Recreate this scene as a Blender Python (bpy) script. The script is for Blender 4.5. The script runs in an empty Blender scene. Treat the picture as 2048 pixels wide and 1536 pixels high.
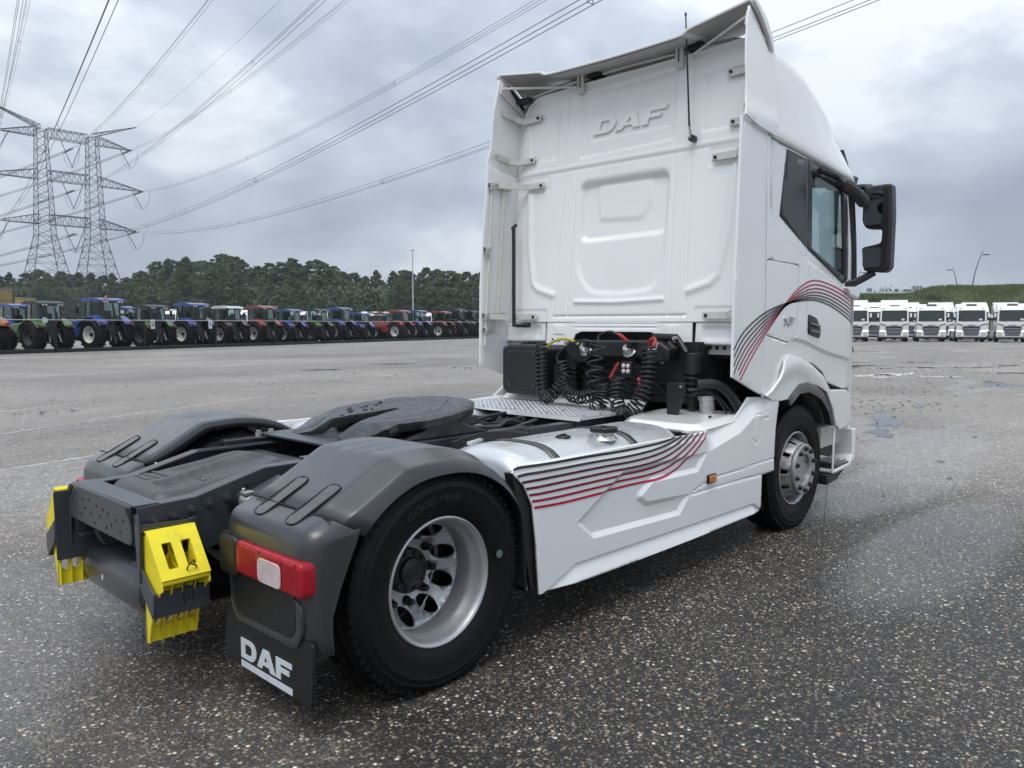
import bpy, bmesh, math, random
import numpy as np
from mathutils import Vector, Matrix, noise as mnoise
random.seed(7)
rad = math.radians
sc = bpy.context.scene
C = sc.collection

# ------------------------------------------------------------------ camera
cam_d = bpy.data.cameras.new('camera'); cam = bpy.data.objects.new('camera', cam_d); C.objects.link(cam)
cam.location = (-2.2912, -3.8157, 1.6531)
cam.rotation_euler = (rad(90 - 4.3937), 0, rad(43.285 - 90))
cam_d.sensor_width = 36; cam_d.lens = 36 * 1558.0 / 2048
cam_d.clip_start = 0.05; cam_d.clip_end = 4000
sc.camera = cam

# ------------------------------------------------------------------ sky, sun, exposure
SKY_OFF = (12.1, 8.4, 3.3)
SUN_EL, SUN_AZ = 62, 206            # direction towards the sun: azimuth from +X, counter-clockwise
w = bpy.data.worlds.new('World'); sc.world = w; w.use_nodes = True
nt = w.node_tree; N = nt.nodes; L = nt.links
for n in list(N): N.remove(n)
out = N.new('ShaderNodeOutputWorld'); bg = N.new('ShaderNodeBackground'); L.new(bg.outputs[0], out.inputs[0])
sky = N.new('ShaderNodeTexSky'); sky.sky_type = 'NISHITA'; sky.sun_disc = False
sky.sun_elevation = rad(SUN_EL); sky.sun_rotation = rad(90 - SUN_AZ)
tc = N.new('ShaderNodeTexCoord'); sep = N.new('ShaderNodeSeparateXYZ'); L.new(tc.outputs['Generated'], sep.inputs[0])
def wmath(op, a, b=None, c=None):
    n = N.new('ShaderNodeMath'); n.operation = op
    for i, v in enumerate((a, b, c)):
        if v is None: continue
        if isinstance(v, (int, float)): n.inputs[i].default_value = v
        else: L.new(v, n.inputs[i])
    return n.outputs[0]
zc = wmath('MAXIMUM', sep.outputs[2], 0.0)
den = wmath('ADD', wmath('MULTIPLY', zc, 0.45), 0.55)
cx = wmath('DIVIDE', sep.outputs[0], den); cy = wmath('DIVIDE', sep.outputs[1], den)
cmb = N.new('ShaderNodeCombineXYZ'); L.new(cx, cmb.inputs[0]); L.new(cy, cmb.inputs[1]); L.new(wmath('MULTIPLY', zc, 2.6), cmb.inputs[2])
def wnoise(scale, detail, rough, dist=0.0, off=(0, 0, 0)):
    mp = N.new('ShaderNodeMapping'); mp.inputs['Location'].default_value = off
    L.new(cmb.outputs[0], mp.inputs[0])
    n = N.new('ShaderNodeTexNoise'); n.inputs['Scale'].default_value = scale; n.inputs['Detail'].default_value = detail
    n.inputs['Roughness'].default_value = rough; n.inputs['Distortion'].default_value = dist
    L.new(mp.outputs[0], n.inputs['Vector']); return n.outputs['Fac']
n1 = wnoise(1.25, 4, 0.5, 0.3, SKY_OFF); n2 = wnoise(3.6, 5, 0.52, 0.15, (9, 4, 2))
mixn = wmath('ADD', wmath('MULTIPLY', n1, 0.68), wmath('MULTIPLY', n2, 0.32))
rp = N.new('ShaderNodeValToRGB'); L.new(mixn, rp.inputs[0])
e = rp.color_ramp.elements
e[0].position = 0.375; e[0].color = (0.325, 0.38, 0.475, 1)
e[1].position = 0.585; e[1].color = (0.77, 0.825, 0.885, 1)
m = e.new(0.46); m.color = (0.415, 0.475, 0.575, 1)
m = e.new(0.53); m.color = (0.535, 0.60, 0.695, 1)
# overcast dome: brighter towards the zenith; a pale band low over the horizon
hor = wmath('POWER', wmath('SUBTRACT', 1.0, zc), 14.0)
gain = wmath('ADD', wmath('MULTIPLY', wmath('POWER', zc, 1.4), 1.15), 0.90)
vm = N.new('ShaderNodeVectorMath'); vm.operation = 'SCALE'; L.new(rp.outputs[0], vm.inputs[0]); L.new(gain, vm.inputs['Scale'])
hm = N.new('ShaderNodeMix'); hm.data_type = 'RGBA'; L.new(wmath('MULTIPLY', hor, 0.5), hm.inputs['Factor'])
L.new(vm.outputs[0], hm.inputs['A']); hm.inputs['B'].default_value = (0.56, 0.615, 0.69, 1)
sk = N.new('ShaderNodeVectorMath'); sk.operation = 'SCALE'; sk.inputs['Scale'].default_value = 0.06; L.new(sky.outputs[0], sk.inputs[0])
mx = N.new('ShaderNodeMix'); mx.data_type = 'RGBA'; mx.inputs['Factor'].default_value = 0.94
L.new(sk.outputs[0], mx.inputs['A']); L.new(hm.outputs['Result'], mx.inputs['B'])
L.new(mx.outputs['Result'], bg.inputs['Color']); bg.inputs['Strength'].default_value = 1.0

sun_d = bpy.data.lights.new('sun', 'SUN'); sun = bpy.data.objects.new('sun', sun_d); C.objects.link(sun)
sun_d.energy = 1.5; sun_d.angle = rad(35); sun_d.color = (1.0, 0.955, 0.885)
sv = Vector((math.cos(rad(SUN_AZ)) * math.cos(rad(SUN_EL)), math.sin(rad(SUN_AZ)) * math.cos(rad(SUN_EL)), math.sin(rad(SUN_EL))))
sun.rotation_euler = sv.to_track_quat('Z', 'Y').to_euler(); sun.location = (0, 0, 60)
sc.view_settings.view_transform = 'Standard'; sc.view_settings.look = 'None'
sc.view_settings.exposure = 0.20; sc.view_settings.gamma = 1.0; sc.view_settings.use_curve_mapping = False

# ------------------------------------------------------------------ materials
def newmat(name):
    m = bpy.data.materials.new(name); m.use_nodes = True
    b = m.node_tree.nodes['Principled BSDF']; return m, m.node_tree, b
def lk(t, a, b): t.links.new(a, b)
def nd(t, typ, **kw):
    n = t.nodes.new(typ)
    for k, v in kw.items():
        if k in n.inputs: n.inputs[k].default_value = v
        else: setattr(n, k, v)
    return n
def setp(b, **kw):
    names = {'rough': 'Roughness', 'metal': 'Metallic', 'coat': 'Coat Weight', 'coatr': 'Coat Roughness', 'spec': 'Specular IOR Level', 'trans': 'Transmission Weight'}
    for k, v in kw.items(): b.inputs[names[k]].default_value = v
def pm(name, colr, rough=0.5, metal=0.0, var=0.12, vscale=6.0, rvar=0.08, bump=0.0, bscale=200.0, dirt=None, **kw):
    """principled paint/plastic/metal with uneven tone, uneven gloss and optional fine relief and dirt spots"""
    m, t, b = newmat(name); setp(b, rough=rough, metal=metal, **kw)
    tcn = nd(t, 'ShaderNodeTexCoord')
    n = nd(t, 'ShaderNodeTexNoise', Scale=vscale, Detail=5.0, Roughness=0.6); lk(t, tcn.outputs['Object'], n.inputs['Vector'])
    mr = nd(t, 'ShaderNodeMapRange'); mr.inputs['From Min'].default_value = 0.25; mr.inputs['From Max'].default_value = 0.75
    mr.inputs['To Min'].default_value = 1 - var; mr.inputs['To Max'].default_value = 1 + var; lk(t, n.outputs['Fac'], mr.inputs['Value'])
    sc_ = nd(t, 'ShaderNodeVectorMath', operation='SCALE'); sc_.inputs[0].default_value = colr[:3]; lk(t, mr.outputs[0], sc_.inputs['Scale'])
    last = sc_.outputs[0]
    if dirt:
        dn = nd(t, 'ShaderNodeTexNoise', Scale=dirt[1], Detail=8.0, Roughness=0.7); lk(t, tcn.outputs['Object'], dn.inputs['Vector'])
        dr = nd(t, 'ShaderNodeMapRange'); dr.inputs['From Min'].default_value = dirt[2]; dr.inputs['From Max'].default_value = dirt[2] + 0.12
        dr.inputs['To Max'].default_value = dirt[3]; lk(t, dn.outputs['Fac'], dr.inputs['Value'])
        mm = nd(t, 'ShaderNodeMix', data_type='RGBA'); lk(t, dr.outputs[0], mm.inputs['Factor']); lk(t, last, mm.inputs['A'])
        mm.inputs['B'].default_value = (*dirt[0], 1); last = mm.outputs['Result']
    lk(t, last, b.inputs['Base Color'])
    n2_ = nd(t, 'ShaderNodeTexNoise', Scale=vscale * 2.3, Detail=6.0, Roughness=0.65); lk(t, tcn.outputs['Object'], n2_.inputs['Vector'])
    r2 = nd(t, 'ShaderNodeMapRange'); r2.inputs['From Min'].default_value = 0.3; r2.inputs['From Max'].default_value = 0.7
    r2.inputs['To Min'].default_value = max(0.02, rough - rvar); r2.inputs['To Max'].default_value = min(1, rough + rvar)
    lk(t, n2_.outputs['Fac'], r2.inputs['Value']); lk(t, r2.outputs[0], b.inputs['Roughness'])
    if bump:
        bn = nd(t, 'ShaderNodeTexNoise', Scale=bscale, Detail=3.0); lk(t, tcn.outputs['Object'], bn.inputs['Vector'])
        bu = nd(t, 'ShaderNodeBump', Strength=bump, Distance=0.002); lk(t, bn.outputs['Fac'], bu.inputs['Height']); lk(t, bu.outputs[0], b.inputs['Normal'])
    return m
M = {}
M['white'] = pm('white_paint', (0.81, 0.82, 0.82), 0.20, var=0.015, vscale=1.2, rvar=0.015, coat=0.55, coatr=0.07, dirt=((0.50, 0.49, 0.46), 0.9, 0.45, 0.05))
M['white_in'] = pm('white_primer', (0.70, 0.69, 0.67), 0.5, var=0.05, vscale=3.0)
M['grey_in'] = pm('grey_primer_and_shade', (0.42, 0.41, 0.39), 0.6, var=0.08, vscale=4.0)  # plain grey parts; on the sheet under the spoiler it paints shade
M['plastic'] = pm('grey_plastic', (0.028, 0.0295, 0.033), 0.34, coat=0.75, coatr=0.26, var=0.12, vscale=4.0, bump=0.15, bscale=500, dirt=((0.060, 0.060, 0.062), 14.0, 0.62, 0.5))
M['black'] = pm('black_plastic', (0.010, 0.0105, 0.012), 0.42, var=0.2, vscale=8, bump=0.1, bscale=400)
M['deep'] = pm('black_underbody', (0.008, 0.008, 0.009), 0.7, var=0.3, vscale=8)
M['frame'] = pm('frame_paint', (0.046, 0.053, 0.061), 0.28, var=0.06, vscale=5, rvar=0.04)
M['rubber'] = pm('rubber', (0.0042, 0.0046, 0.0054), 0.60, spec=0.24, var=0.25, vscale=9, rvar=0.12, bump=0.2, bscale=260, dirt=((0.018, 0.0175, 0.017), 16.0, 0.60, 0.5))
M['rim'] = pm('silver_rim', (0.44, 0.45, 0.46), 0.40, metal=0.65, var=0.08, vscale=10, dirt=((0.20, 0.18, 0.16), 12.0, 0.60, 0.5))
M['rim_dirty'] = pm('dusty_rim', (0.42, 0.42, 0.43), 0.42, metal=0.6, var=0.15, vscale=10, dirt=((0.10, 0.085, 0.075), 9.0, 0.50, 0.75))
M['steel'] = pm('zinc_steel', (0.50, 0.50, 0.47), 0.38, metal=0.8, var=0.12, vscale=20)
M['putty'] = pm('cream_bracket', (0.60, 0.59, 0.55), 0.45, var=0.08, vscale=12)
M['alu'] = pm('tread_aluminium', (0.70, 0.71, 0.73), 0.34, metal=0.85, var=0.08, vscale=12)
M['tank'] = pm('silver_tank', (0.70, 0.72, 0.74), 0.30, metal=0.55, var=0.05, vscale=5)
M['grease'] = pm('greasy_iron', (0.022, 0.022, 0.023), 0.30, var=0.3, vscale=14, rvar=0.14, bump=0.4, bscale=50, dirt=((0.085, 0.085, 0.09), 6.0, 0.56, 0.6))
M['yellow'] = pm('yellow_plastic', (0.84, 0.70, 0.018), 0.42, var=0.1, vscale=12, dirt=((0.30, 0.25, 0.06), 11.0, 0.58, 0.6))
M['yellow_dark'] = pm('yellow_plastic_inner', (0.70, 0.58, 0.03), 0.5, var=0.15, vscale=20)
M['red_lens'] = pm('red_lens', (0.36, 0.008, 0.018), 0.26, var=0.3, vscale=26, rvar=0.06, spec=0.4)
M['clear_lens'] = pm('clear_lens', (0.60, 0.50, 0.50), 0.20, var=0.2, vscale=40, rvar=0.04, coat=0.3, coatr=0.03)
M['amber'] = pm('amber_lens', (0.62, 0.17, 0.012), 0.15, var=0.2, vscale=60, rvar=0.04, coat=1.0)
M['badge'] = pm('silver_badge', (0.55, 0.57, 0.60), 0.22, metal=0.9)
M['letter'] = pm('white_letter', (0.62, 0.66, 0.70), 0.45, var=0.06, vscale=30, dirt=((0.25, 0.26, 0.28), 22.0, 0.60, 0.5))
M['red_hose'] = pm('red_rubber', (0.38, 0.022, 0.02), 0.45)
M['yel_hose'] = pm('yellow_rubber', (0.42, 0.36, 0.05), 0.45)
M['satin_black'] = pm('satin_black_film', (0.020, 0.022, 0.026), 0.30, var=0.05, rvar=0.03)
M['stripe0'] = pm('stripe_black', (0.018, 0.018, 0.022), 0.3)
for i in range(1, 7):
    f = i / 6; M['stripe%d' % i] = pm('stripe_shade', (0.018 + 0.43 * f ** 1.9, 0.018 - 0.006 * f, 0.022 + 0.02 * f), 0.3, var=0.03)
def glassmat(name, tint, refl=0.9):
    m, t, b = newmat(name); t.nodes.remove(b); o = t.nodes['Material Output']
    tr = nd(t, 'ShaderNodeBsdfTransparent'); tr.inputs[0].default_value = (*tint, 1)
    gl = nd(t, 'ShaderNodeBsdfGlossy'); gl.inputs[0].default_value = (refl, refl, refl, 1); gl.inputs['Roughness'].default_value = 0.015
    fr = nd(t, 'ShaderNodeFresnel', IOR=1.5); ms = nd(t, 'ShaderNodeMixShader')
    lk(t, fr.outputs[0], ms.inputs[0]); lk(t, tr.outputs[0], ms.inputs[1]); lk(t, gl.outputs[0], ms.inputs[2]); lk(t, ms.outputs[0], o.inputs[0]); return m
M['glass'] = glassmat('tinted_glass', (0.68, 0.78, 0.77))
M['glass_dark'] = glassmat('dark_tinted_glass', (0.22, 0.28, 0.29))
m_, t_, b_ = newmat('mirror_glass'); setp(b_, rough=0.03, metal=1.0); b_.inputs['Base Color'].default_value = (0.35, 0.37, 0.38, 1); M['mirror'] = m_

# ------------------------------------------------------------------ mesh helpers
def link(name, me, mat, parent=None):
    o = bpy.data.objects.new(name, me); C.objects.link(o)
    if mat is not None: me.materials.append(M[mat] if isinstance(mat, str) else mat)
    if parent is not None: o.parent = parent
    return o
def finish(name, bm, mat, parent=None, smooth=35, bevel=0.0, seg=2, recalc=True, solid=None):
    if recalc: bmesh.ops.recalc_face_normals(bm, faces=bm.faces)
    me = bpy.data.meshes.new(name); bm.to_mesh(me); bm.free()
    if smooth:
        me.polygons.foreach_set('use_smooth', [True] * len(me.polygons))
        if smooth < 180: me.set_sharp_from_angle(angle=rad(smooth))
    o = link(name, me, mat, parent)
    if solid:
        s = o.modifiers.new('solid', 'SOLIDIFY'); s.thickness = abs(solid); s.offset = -1 if solid > 0 else 1
    if bevel:
        b = o.modifiers.new('bevel', 'BEVEL'); b.width = bevel; b.segments = seg; b.limit_method = 'ANGLE'; b.angle_limit = rad(40)
        b.harden_normals = False
    return o
class MB:
    def __init__(s): s.v = []; s.f = []; s.cuts = []
    def add(s, vs, fs):
        o = len(s.v); s.cuts.append((o, len(s.f))); s.v += [tuple(v) for v in vs]; s.f += [tuple(i + o for i in f) for f in fs]; return s
    def box(s, c, d, rz=0, M4=None):
        hx, hy, hz = d[0] / 2, d[1] / 2, d[2] / 2
        vs = [Vector((x, y, z)) for x in (-hx, hx) for y in (-hy, hy) for z in (-hz, hz)]
        R_ = M4 if M4 is not None else Matrix.Rotation(rz, 3, 'Z')
        vs = [R_ @ v + Vector(c) for v in vs]
        return s.add(vs, [(0, 1, 3, 2), (4, 6, 7, 5), (0, 4, 5, 1), (2, 3, 7, 6), (0, 2, 6, 4), (1, 5, 7, 3)])
    def cyl(s, p0, p1, r0, r1=None, n=14, caps=True):
        r1 = r0 if r1 is None else r1; p0 = Vector(p0); p1 = Vector(p1); d = (p1 - p0).normalized()
        a = d.orthogonal().normalized(); b = d.cross(a); vs = []
        for k in range(n):
            t = 2 * math.pi * k / n; q = a * math.cos(t) + b * math.sin(t); vs += [p0 + q * r0, p1 + q * r1]
        fs = [(2 * k, 2 * ((k + 1) % n), 2 * ((k + 1) % n) + 1, 2 * k + 1) for k in range(n)]
        if caps: fs += [tuple(2 * k for k in reversed(range(n))), tuple(2 * k + 1 for k in range(n))]
        return s.add(vs, fs)
    def tube(s, pts, r, n=8, caps=True):
        P = [Vector(p) for p in pts]; m = len(P); rs = r if isinstance(r, (list, tuple)) else [r] * m
        T = [(P[min(i + 1, m - 1)] - P[max(i - 1, 0)]).normalized() for i in range(m)]
        a = T[0].orthogonal().normalized(); vs = []
        for i in range(m):
            a = a - T[i] * a.dot(T[i])
            a = a.normalized() if a.length > 1e-6 else T[i].orthogonal().normalized()
            b = T[i].cross(a)
            for k in range(n):
                t = 2 * math.pi * k / n; vs.append(P[i] + (a * math.cos(t) + b * math.sin(t)) * rs[i])
        fs = [(i * n + k, i * n + (k + 1) % n, (i + 1) * n + (k + 1) % n, (i + 1) * n + k) for i in range(m - 1) for k in range(n)]
        if caps: fs += [tuple(reversed(range(n))), tuple((m - 1) * n + k for k in range(n))]
        return s.add(vs, fs)
    def lathe(s, prof, o, ax, n=48, close=False):
        """prof: (radius, height along ax)"""
        o = Vector(o); d = Vector(ax).normalized(); a = d.orthogonal().normalized(); b = d.cross(a); vs = []; m = len(prof)
        for k in range(n):
            t = 2 * math.pi * k / n; q = a * math.cos(t) + b * math.sin(t)
            for r, h in prof: vs.append(o + q * r + d * h)
        fs = []
        for k in range(n):
            k2 = (k + 1) % n
            for i in range(m - 1 + (1 if close else 0)):
                j = (i + 1) % m; fs.append((k * m + i, k2 * m + i, k2 * m + j, k * m + j))
        return s.add(vs, fs)
    def prism(s, poly, d0, d1, plane='xz'):
        def mp(a, b, d): return {'xz': (a, d, b), 'yz': (d, a, b), 'xy': (a, b, d)}[plane]
        n = len(poly); vs = [mp(a, b, d0) for a, b in poly] + [mp(a, b, d1) for a, b in poly]
        fs = [tuple(range(n)), tuple(reversed(range(n, 2 * n)))] + [(k, (k + 1) % n, n + (k + 1) % n, n + k) for k in range(n)]
        return s.add(vs, fs)
    def sheet(s, rows, closed=False):
        m = len(rows); n = len(rows[0]); vs = [p for r in rows for p in r]
        fs = [(i * n + k, i * n + (k + 1) % n, (i + 1) * n + (k + 1) % n, (i + 1) * n + k) for i in range(m - 1) for k in range(n if closed else n - 1)]
        return s.add(vs, fs)
    def mirror(s): s.v = [(x, -y, z) for x, y, z in s.v]; s.f = [tuple(reversed(f)) for f in s.f]; return s
    def xf(s, M4): s.v = [tuple(M4 @ Vector(v)) for v in s.v]; return s
    def build(s, name, mat, parent=None, split=0, **kw):
        if split:
            k = split; n = len(s.cuts) // k
            for i in range(n):
                v0, f0_ = s.cuts[i * k]; v1, f1_ = s.cuts[(i + 1) * k] if (i + 1) * k < len(s.cuts) else (len(s.v), len(s.f))
                m_ = MB(); m_.v = s.v[v0:v1]; m_.f = [tuple(j - v0 for j in f) for f in s.f[f0_:f1_]]; o = m_.build(name, mat, parent, **kw)
            return o
        bm = bmesh.new(); vs = [bm.verts.new(v) for v in s.v]
        for f in s.f:
            try: bm.faces.new([vs[i] for i in f])
            except ValueError: pass
        return finish(name, bm, mat, parent, **kw)
def panel(name, mat, parent, outline, fn, holes=(), cuts=(), step=0.05, solid=0.012, smooth=50, bevel=0.0, two=None):
    """2-D outline with holes -> cut by a grid of lines -> mapped to the surface fn(a, b) -> thickness"""
    bm = bmesh.new(); es = []
    for lp in [outline] + list(holes):
        vs = [bm.verts.new((a, b, 0)) for a, b in lp]
        es += [bm.edges.new((vs[i], vs[(i + 1) % len(vs)])) for i in range(len(vs))]
    bmesh.ops.triangle_fill(bm, use_beauty=True, use_dissolve=False, edges=es, normal=(0, 0, 1))
    st = step if isinstance(step, tuple) else (step, step)
    for ax in (0, 1):
        lo = min(p[ax] for p in outline); hi = max(p[ax] for p in outline)
        k = math.ceil((lo + 1e-4) / st[ax])
        while k * st[ax] < hi - 1e-4:
            co = [0, 0, 0]; no = [0, 0, 0]; co[ax] = k * st[ax] + 1.3e-5; no[ax] = 1
            bmesh.ops.bisect_plane(bm, geom=bm.verts[:] + bm.edges[:] + bm.faces[:], dist=1e-6, plane_co=co, plane_no=no); k += 1
    for poly, closed, offs in cuts:                      # cut lines laid along creases so that they stay crisp
        n_ = len(poly)
        for i in range(n_ if closed else n_ - 1):
            a_ = Vector((*poly[i], 0)); b_ = Vector((*poly[(i + 1) % n_], 0)); d_ = (b_ - a_).normalized(); q_ = Vector((-d_.y, d_.x, 0))
            for of in offs: bmesh.ops.bisect_plane(bm, geom=bm.verts[:] + bm.edges[:] + bm.faces[:], dist=1e-5, plane_co=a_ + q_ * of, plane_no=q_)
    for f in bm.faces:
        if f.normal.z < 0: f.normal_flip()
    bm.verts.ensure_lookup_table()
    A = np.array([[v.co.x, v.co.y] for v in bm.verts]); Q = fn(A[:, 0], A[:, 1])
    for v, q in zip(bm.verts, Q): v.co = q
    bm.normal_update()
    return finish(name, bm, mat, parent, smooth=smooth, bevel=bevel, recalc=False, solid=solid)
def sdf(px, pz, poly):
    """signed distance to a polygon, negative inside"""
    P = np.array(poly, float); n = len(P); d = np.full(px.shape, 1e9); ins = np.zeros(px.shape, bool)
    for i in range(n):
        a = P[i]; b = P[(i + 1) % n]; e_ = b - a
        wx = px - a[0]; wz = pz - a[1]; t = np.clip((wx * e_[0] + wz * e_[1]) / (e_ @ e_ + 1e-12), 0, 1)
        d = np.minimum(d, (wx - e_[0] * t) ** 2 + (wz - e_[1] * t) ** 2)
        c = ((a[1] > pz) != (b[1] > pz)) & (px < (b[0] - a[0]) * (pz - a[1]) / (b[1] - a[1] + 1e-12) + a[0]); ins ^= c
    d = np.sqrt(d); return np.where(ins, -d, d)
def lin(x): return np.clip(x, 0, 1)
def sstep(x): x = np.clip(x, 0, 1); return x * x * (3 - 2 * x)
def pline(px, pz, pts):
    d = np.full(px.shape, 1e9); P = np.array(pts, float)
    for i in range(len(P) - 1):
        a = P[i]; e_ = P[i + 1] - a; wx = px - a[0]; wz = pz - a[1]; t = np.clip((wx * e_[0] + wz * e_[1]) / (e_ @ e_), 0, 1)
        d = np.minimum(d, np.sqrt((wx - e_[0] * t) ** 2 + (wz - e_[1] * t) ** 2))
    return d
def rpoly(pts, r, n=4):
    """polygon with rounded corners"""
    out_ = []; m = len(pts)
    for i in range(m):
        p = Vector(pts[i]).to_2d(); a = Vector(pts[i - 1]).to_2d() - p; b = Vector(pts[(i + 1) % m]).to_2d() - p
        rr = min(r, a.length * 0.45, b.length * 0.45); a = p + a.normalized() * rr; b = p + b.normalized() * rr
        for k in range(n + 1):
            t = k / n; q = a * (1 - t) ** 2 + p * 2 * t * (1 - t) + b * t * t; out_.append((q.x, q.y))
    return out_
def smooth_line(pts, per=8):
    P = [Vector((*p, 0)) if len(p) == 2 else Vector(p) for p in pts]; two = len(pts[0]) == 2; o = []
    for i in range(len(P) - 1):
        p0 = P[max(i - 1, 0)]; p1 = P[i]; p2 = P[i + 1]; p3 = P[min(i + 2, len(P) - 1)]
        for k in range(per):
            t = k / per; q = 0.5 * ((2 * p1) + (p2 - p0) * t + (2 * p0 - 5 * p1 + 4 * p2 - p3) * t * t + (3 * p1 - p0 - 3 * p2 + p3) * t ** 3); o.append(q)
    o.append(P[-1]); return [(q.x, q.y) if two else tuple(q) for q in o]
def ribbon(name, mat, parent, pts, wd, fn, off):
    """flat stripe of width wd along pts laid on surface fn, lifted by off (3-vector)"""
    P = np.array(pts); T = np.gradient(P, axis=0); T /= np.linalg.norm(T, axis=1)[:, None] + 1e-9; Nn = np.c_[-T[:, 1], T[:, 0]]
    wv = np.full(len(P), wd / 2); a = P + Nn * wv[:, None]; b = P - Nn * wv[:, None]
    A = fn(a[:, 0], a[:, 1]) + np.array(off); B = fn(b[:, 0], b[:, 1]) + np.array(off)
    mb = MB(); mb.sheet([[tuple(x) for x in A], [tuple(x) for x in B]]); return mb.build(name, mat, parent, smooth=60)
def tag(o, label, cat=None, group=None, kind=None):
    if label: o['label'] = label
    if cat: o['category'] = cat
    if group: o['group'] = group
    if kind: o['kind'] = kind
    return o
def empty(name, loc=(0, 0, 0), rz=0, sc_=1.0):
    o = bpy.data.objects.new(name, None); C.objects.link(o); o.location = loc; o.rotation_euler = (0, 0, rz); o.scale = (sc_,) * 3
    o.empty_display_size = 0.2; return o
def copy_tree(o, parent=None):
    c = o.copy(); C.objects.link(c); c.parent = parent
    for ch in list(o.children): copy_tree(ch, c)
    return c
def recolour(o, table):
    for ch in o.children_recursive:
        for i, s in enumerate(ch.material_slots):
            k = ch.data.materials[i].name if ch.data.materials[i] else ''
            if k in table: s.link = 'OBJECT'; s.material = table[k]
# letters of the maker's wordmark, unit height, wide heavy strokes: (outline, holes)
def arc(cx, cy, rx, ry, a0, a1, n): return [(cx + rx * math.cos(rad(a0 + (a1 - a0) * k / n)), cy + ry * math.sin(rad(a0 + (a1 - a0) * k / n))) for k in range(n + 1)]
LET = {
 'D': (1.30, [(0, 0)] + arc(0.78, 0.5, 0.52, 0.5, -90, 90, 10) + [(0, 1)], [[(0.36, 0.24), (0.36, 0.76)] + arc(0.72, 0.5, 0.21, 0.26, 90, -90, 8)]),
 'A': (1.48, [(0, 0), (0.40, 0), (0.50, 0.2), (0.98, 0.2), (1.08, 0), (1.48, 0), (0.98, 1), (0.50, 1)], [[(0.60, 0.40), (0.74, 0.70), (0.88, 0.40)]]),
 'F': (1.22, [(0, 0), (0.36, 0), (0.36, 0.36), (1.02, 0.36), (1.02, 0.60), (0.36, 0.60), (0.36, 0.75), (1.22, 0.75), (1.22, 1), (0, 1)], []),
}
def wordmark(parent, mat, fn, h, thick, bevel=0.0, slant=0.0, name='letter', gap=0.10, sx=1.0):
    """fn maps (along, up) in metres, origin at the word's lower left, to 3-D"""
    x = 0
    for ch in 'DAF':
        wdt, ol, hs = LET[ch]
        tr = lambda l: [((x + a * sx + slant * b) * h, b * h) for a, b in l]
        panel(name, mat, parent, tr(ol), fn, [tr(q) for q in hs], step=9.0, solid=thick, smooth=0, bevel=bevel)
        x += (wdt + gap) * sx
# ------------------------------------------------------------------ the tractor unit (X forward, Y left, rear axle at X = 0)
truck = empty('tractor_unit', (0, 0, 0))
tag(truck, 'white two-axle truck tractor unit without trailer, black and red stripes, seen from behind', 'truck')

def yside(x, z):
    x = np.asarray(x, float); z = np.asarray(z, float)
    y = 1.25 - np.maximum(0, z - 2.3) * 0.022
    dx = np.maximum(0, x - 4.73); y = y - 0.65 * dx ** 2
    zl = np.interp(x, [3.5, 3.62, 3.83, 4.28, 4.86], [1.51, 1.55, 1.53, 1.43, 1.345])
    y = y - 0.016 * lin((zl - z) / 0.028) * sstep((x - 3.45) / 0.2)
    zc_ = np.interp(x, [3.15, 3.3, 3.87, 4.66, 4.9], [2.52, 2.34, 2.13, 1.93, 1.90])
    y = y - 0.022 * sstep((z - zc_) / 0.05) * sstep((x - 3.16) / 0.10)
    return y
def sidefn(sg, off=0.0):
    return lambda a, b: np.c_[a, sg * (yside(a, b) + off), b]

# ---- cab sides ------------------------------------------------------------
fair_o = [(2.65, 1.29), (3.017, 1.161), (3.119, 1.132), (3.119, 3.012), (3.02, 3.02), (2.93, 3.033), (2.83, 3.055), (2.742, 3.076), (2.70, 2.55), (2.658, 1.98)]
slp_o = [(3.125, 1.115), (3.25, 1.13), (3.37, 1.20), (3.46, 1.34), (3.55, 1.395), (3.868, 1.355), (3.868, 2.968), (3.48, 2.992), (3.125, 3.012)]
hatch_o = rpoly([(3.135, 2.12), (3.69, 2.105), (3.69, 1.585), (3.55, 1.512), (3.15, 1.578)], 0.035)
DL = [([(3.5, 1.51), (3.62, 1.55), (3.83, 1.53), (4.28, 1.43), (4.86, 1.345)], False, (0.0, -0.028))]
hatch_h = rpoly([(3.127, 2.128), (3.698, 2.113), (3.698, 1.580), (3.553, 1.503), (3.142, 1.570)], 0.037)
blk_o = [(3.50, 2.972), (3.866, 2.950), (3.866, 2.262), (3.375, 2.462), (3.385, 2.52)]
door_o = [(3.876, 1.353), (4.06, 1.325), (4.26, 1.25), (4.335, 1.165), (4.72, 1.085), (4.86, 1.085), (4.98, 1.09), (5.03, 1.9), (4.95, 2.02), (4.70, 2.92), (3.876, 2.965)]
frm_o = [(3.879, 2.955), (4.40, 2.925), (4.70, 2.895), (4.735, 2.60), (4.765, 2.06), (4.70, 2.02), (4.645, 2.005), (3.879, 2.255)]
gls_o = rpoly([(3.965, 2.87), (4.10, 2.855), (4.60, 2.80), (4.68, 2.06), (3.965, 2.262)], 0.03)
handle_o = rpoly([(3.885, 1.735), (4.06, 1.70), (4.15, 1.60), (4.12, 1.535), (3.885, 1.575)], 0.03)
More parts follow.
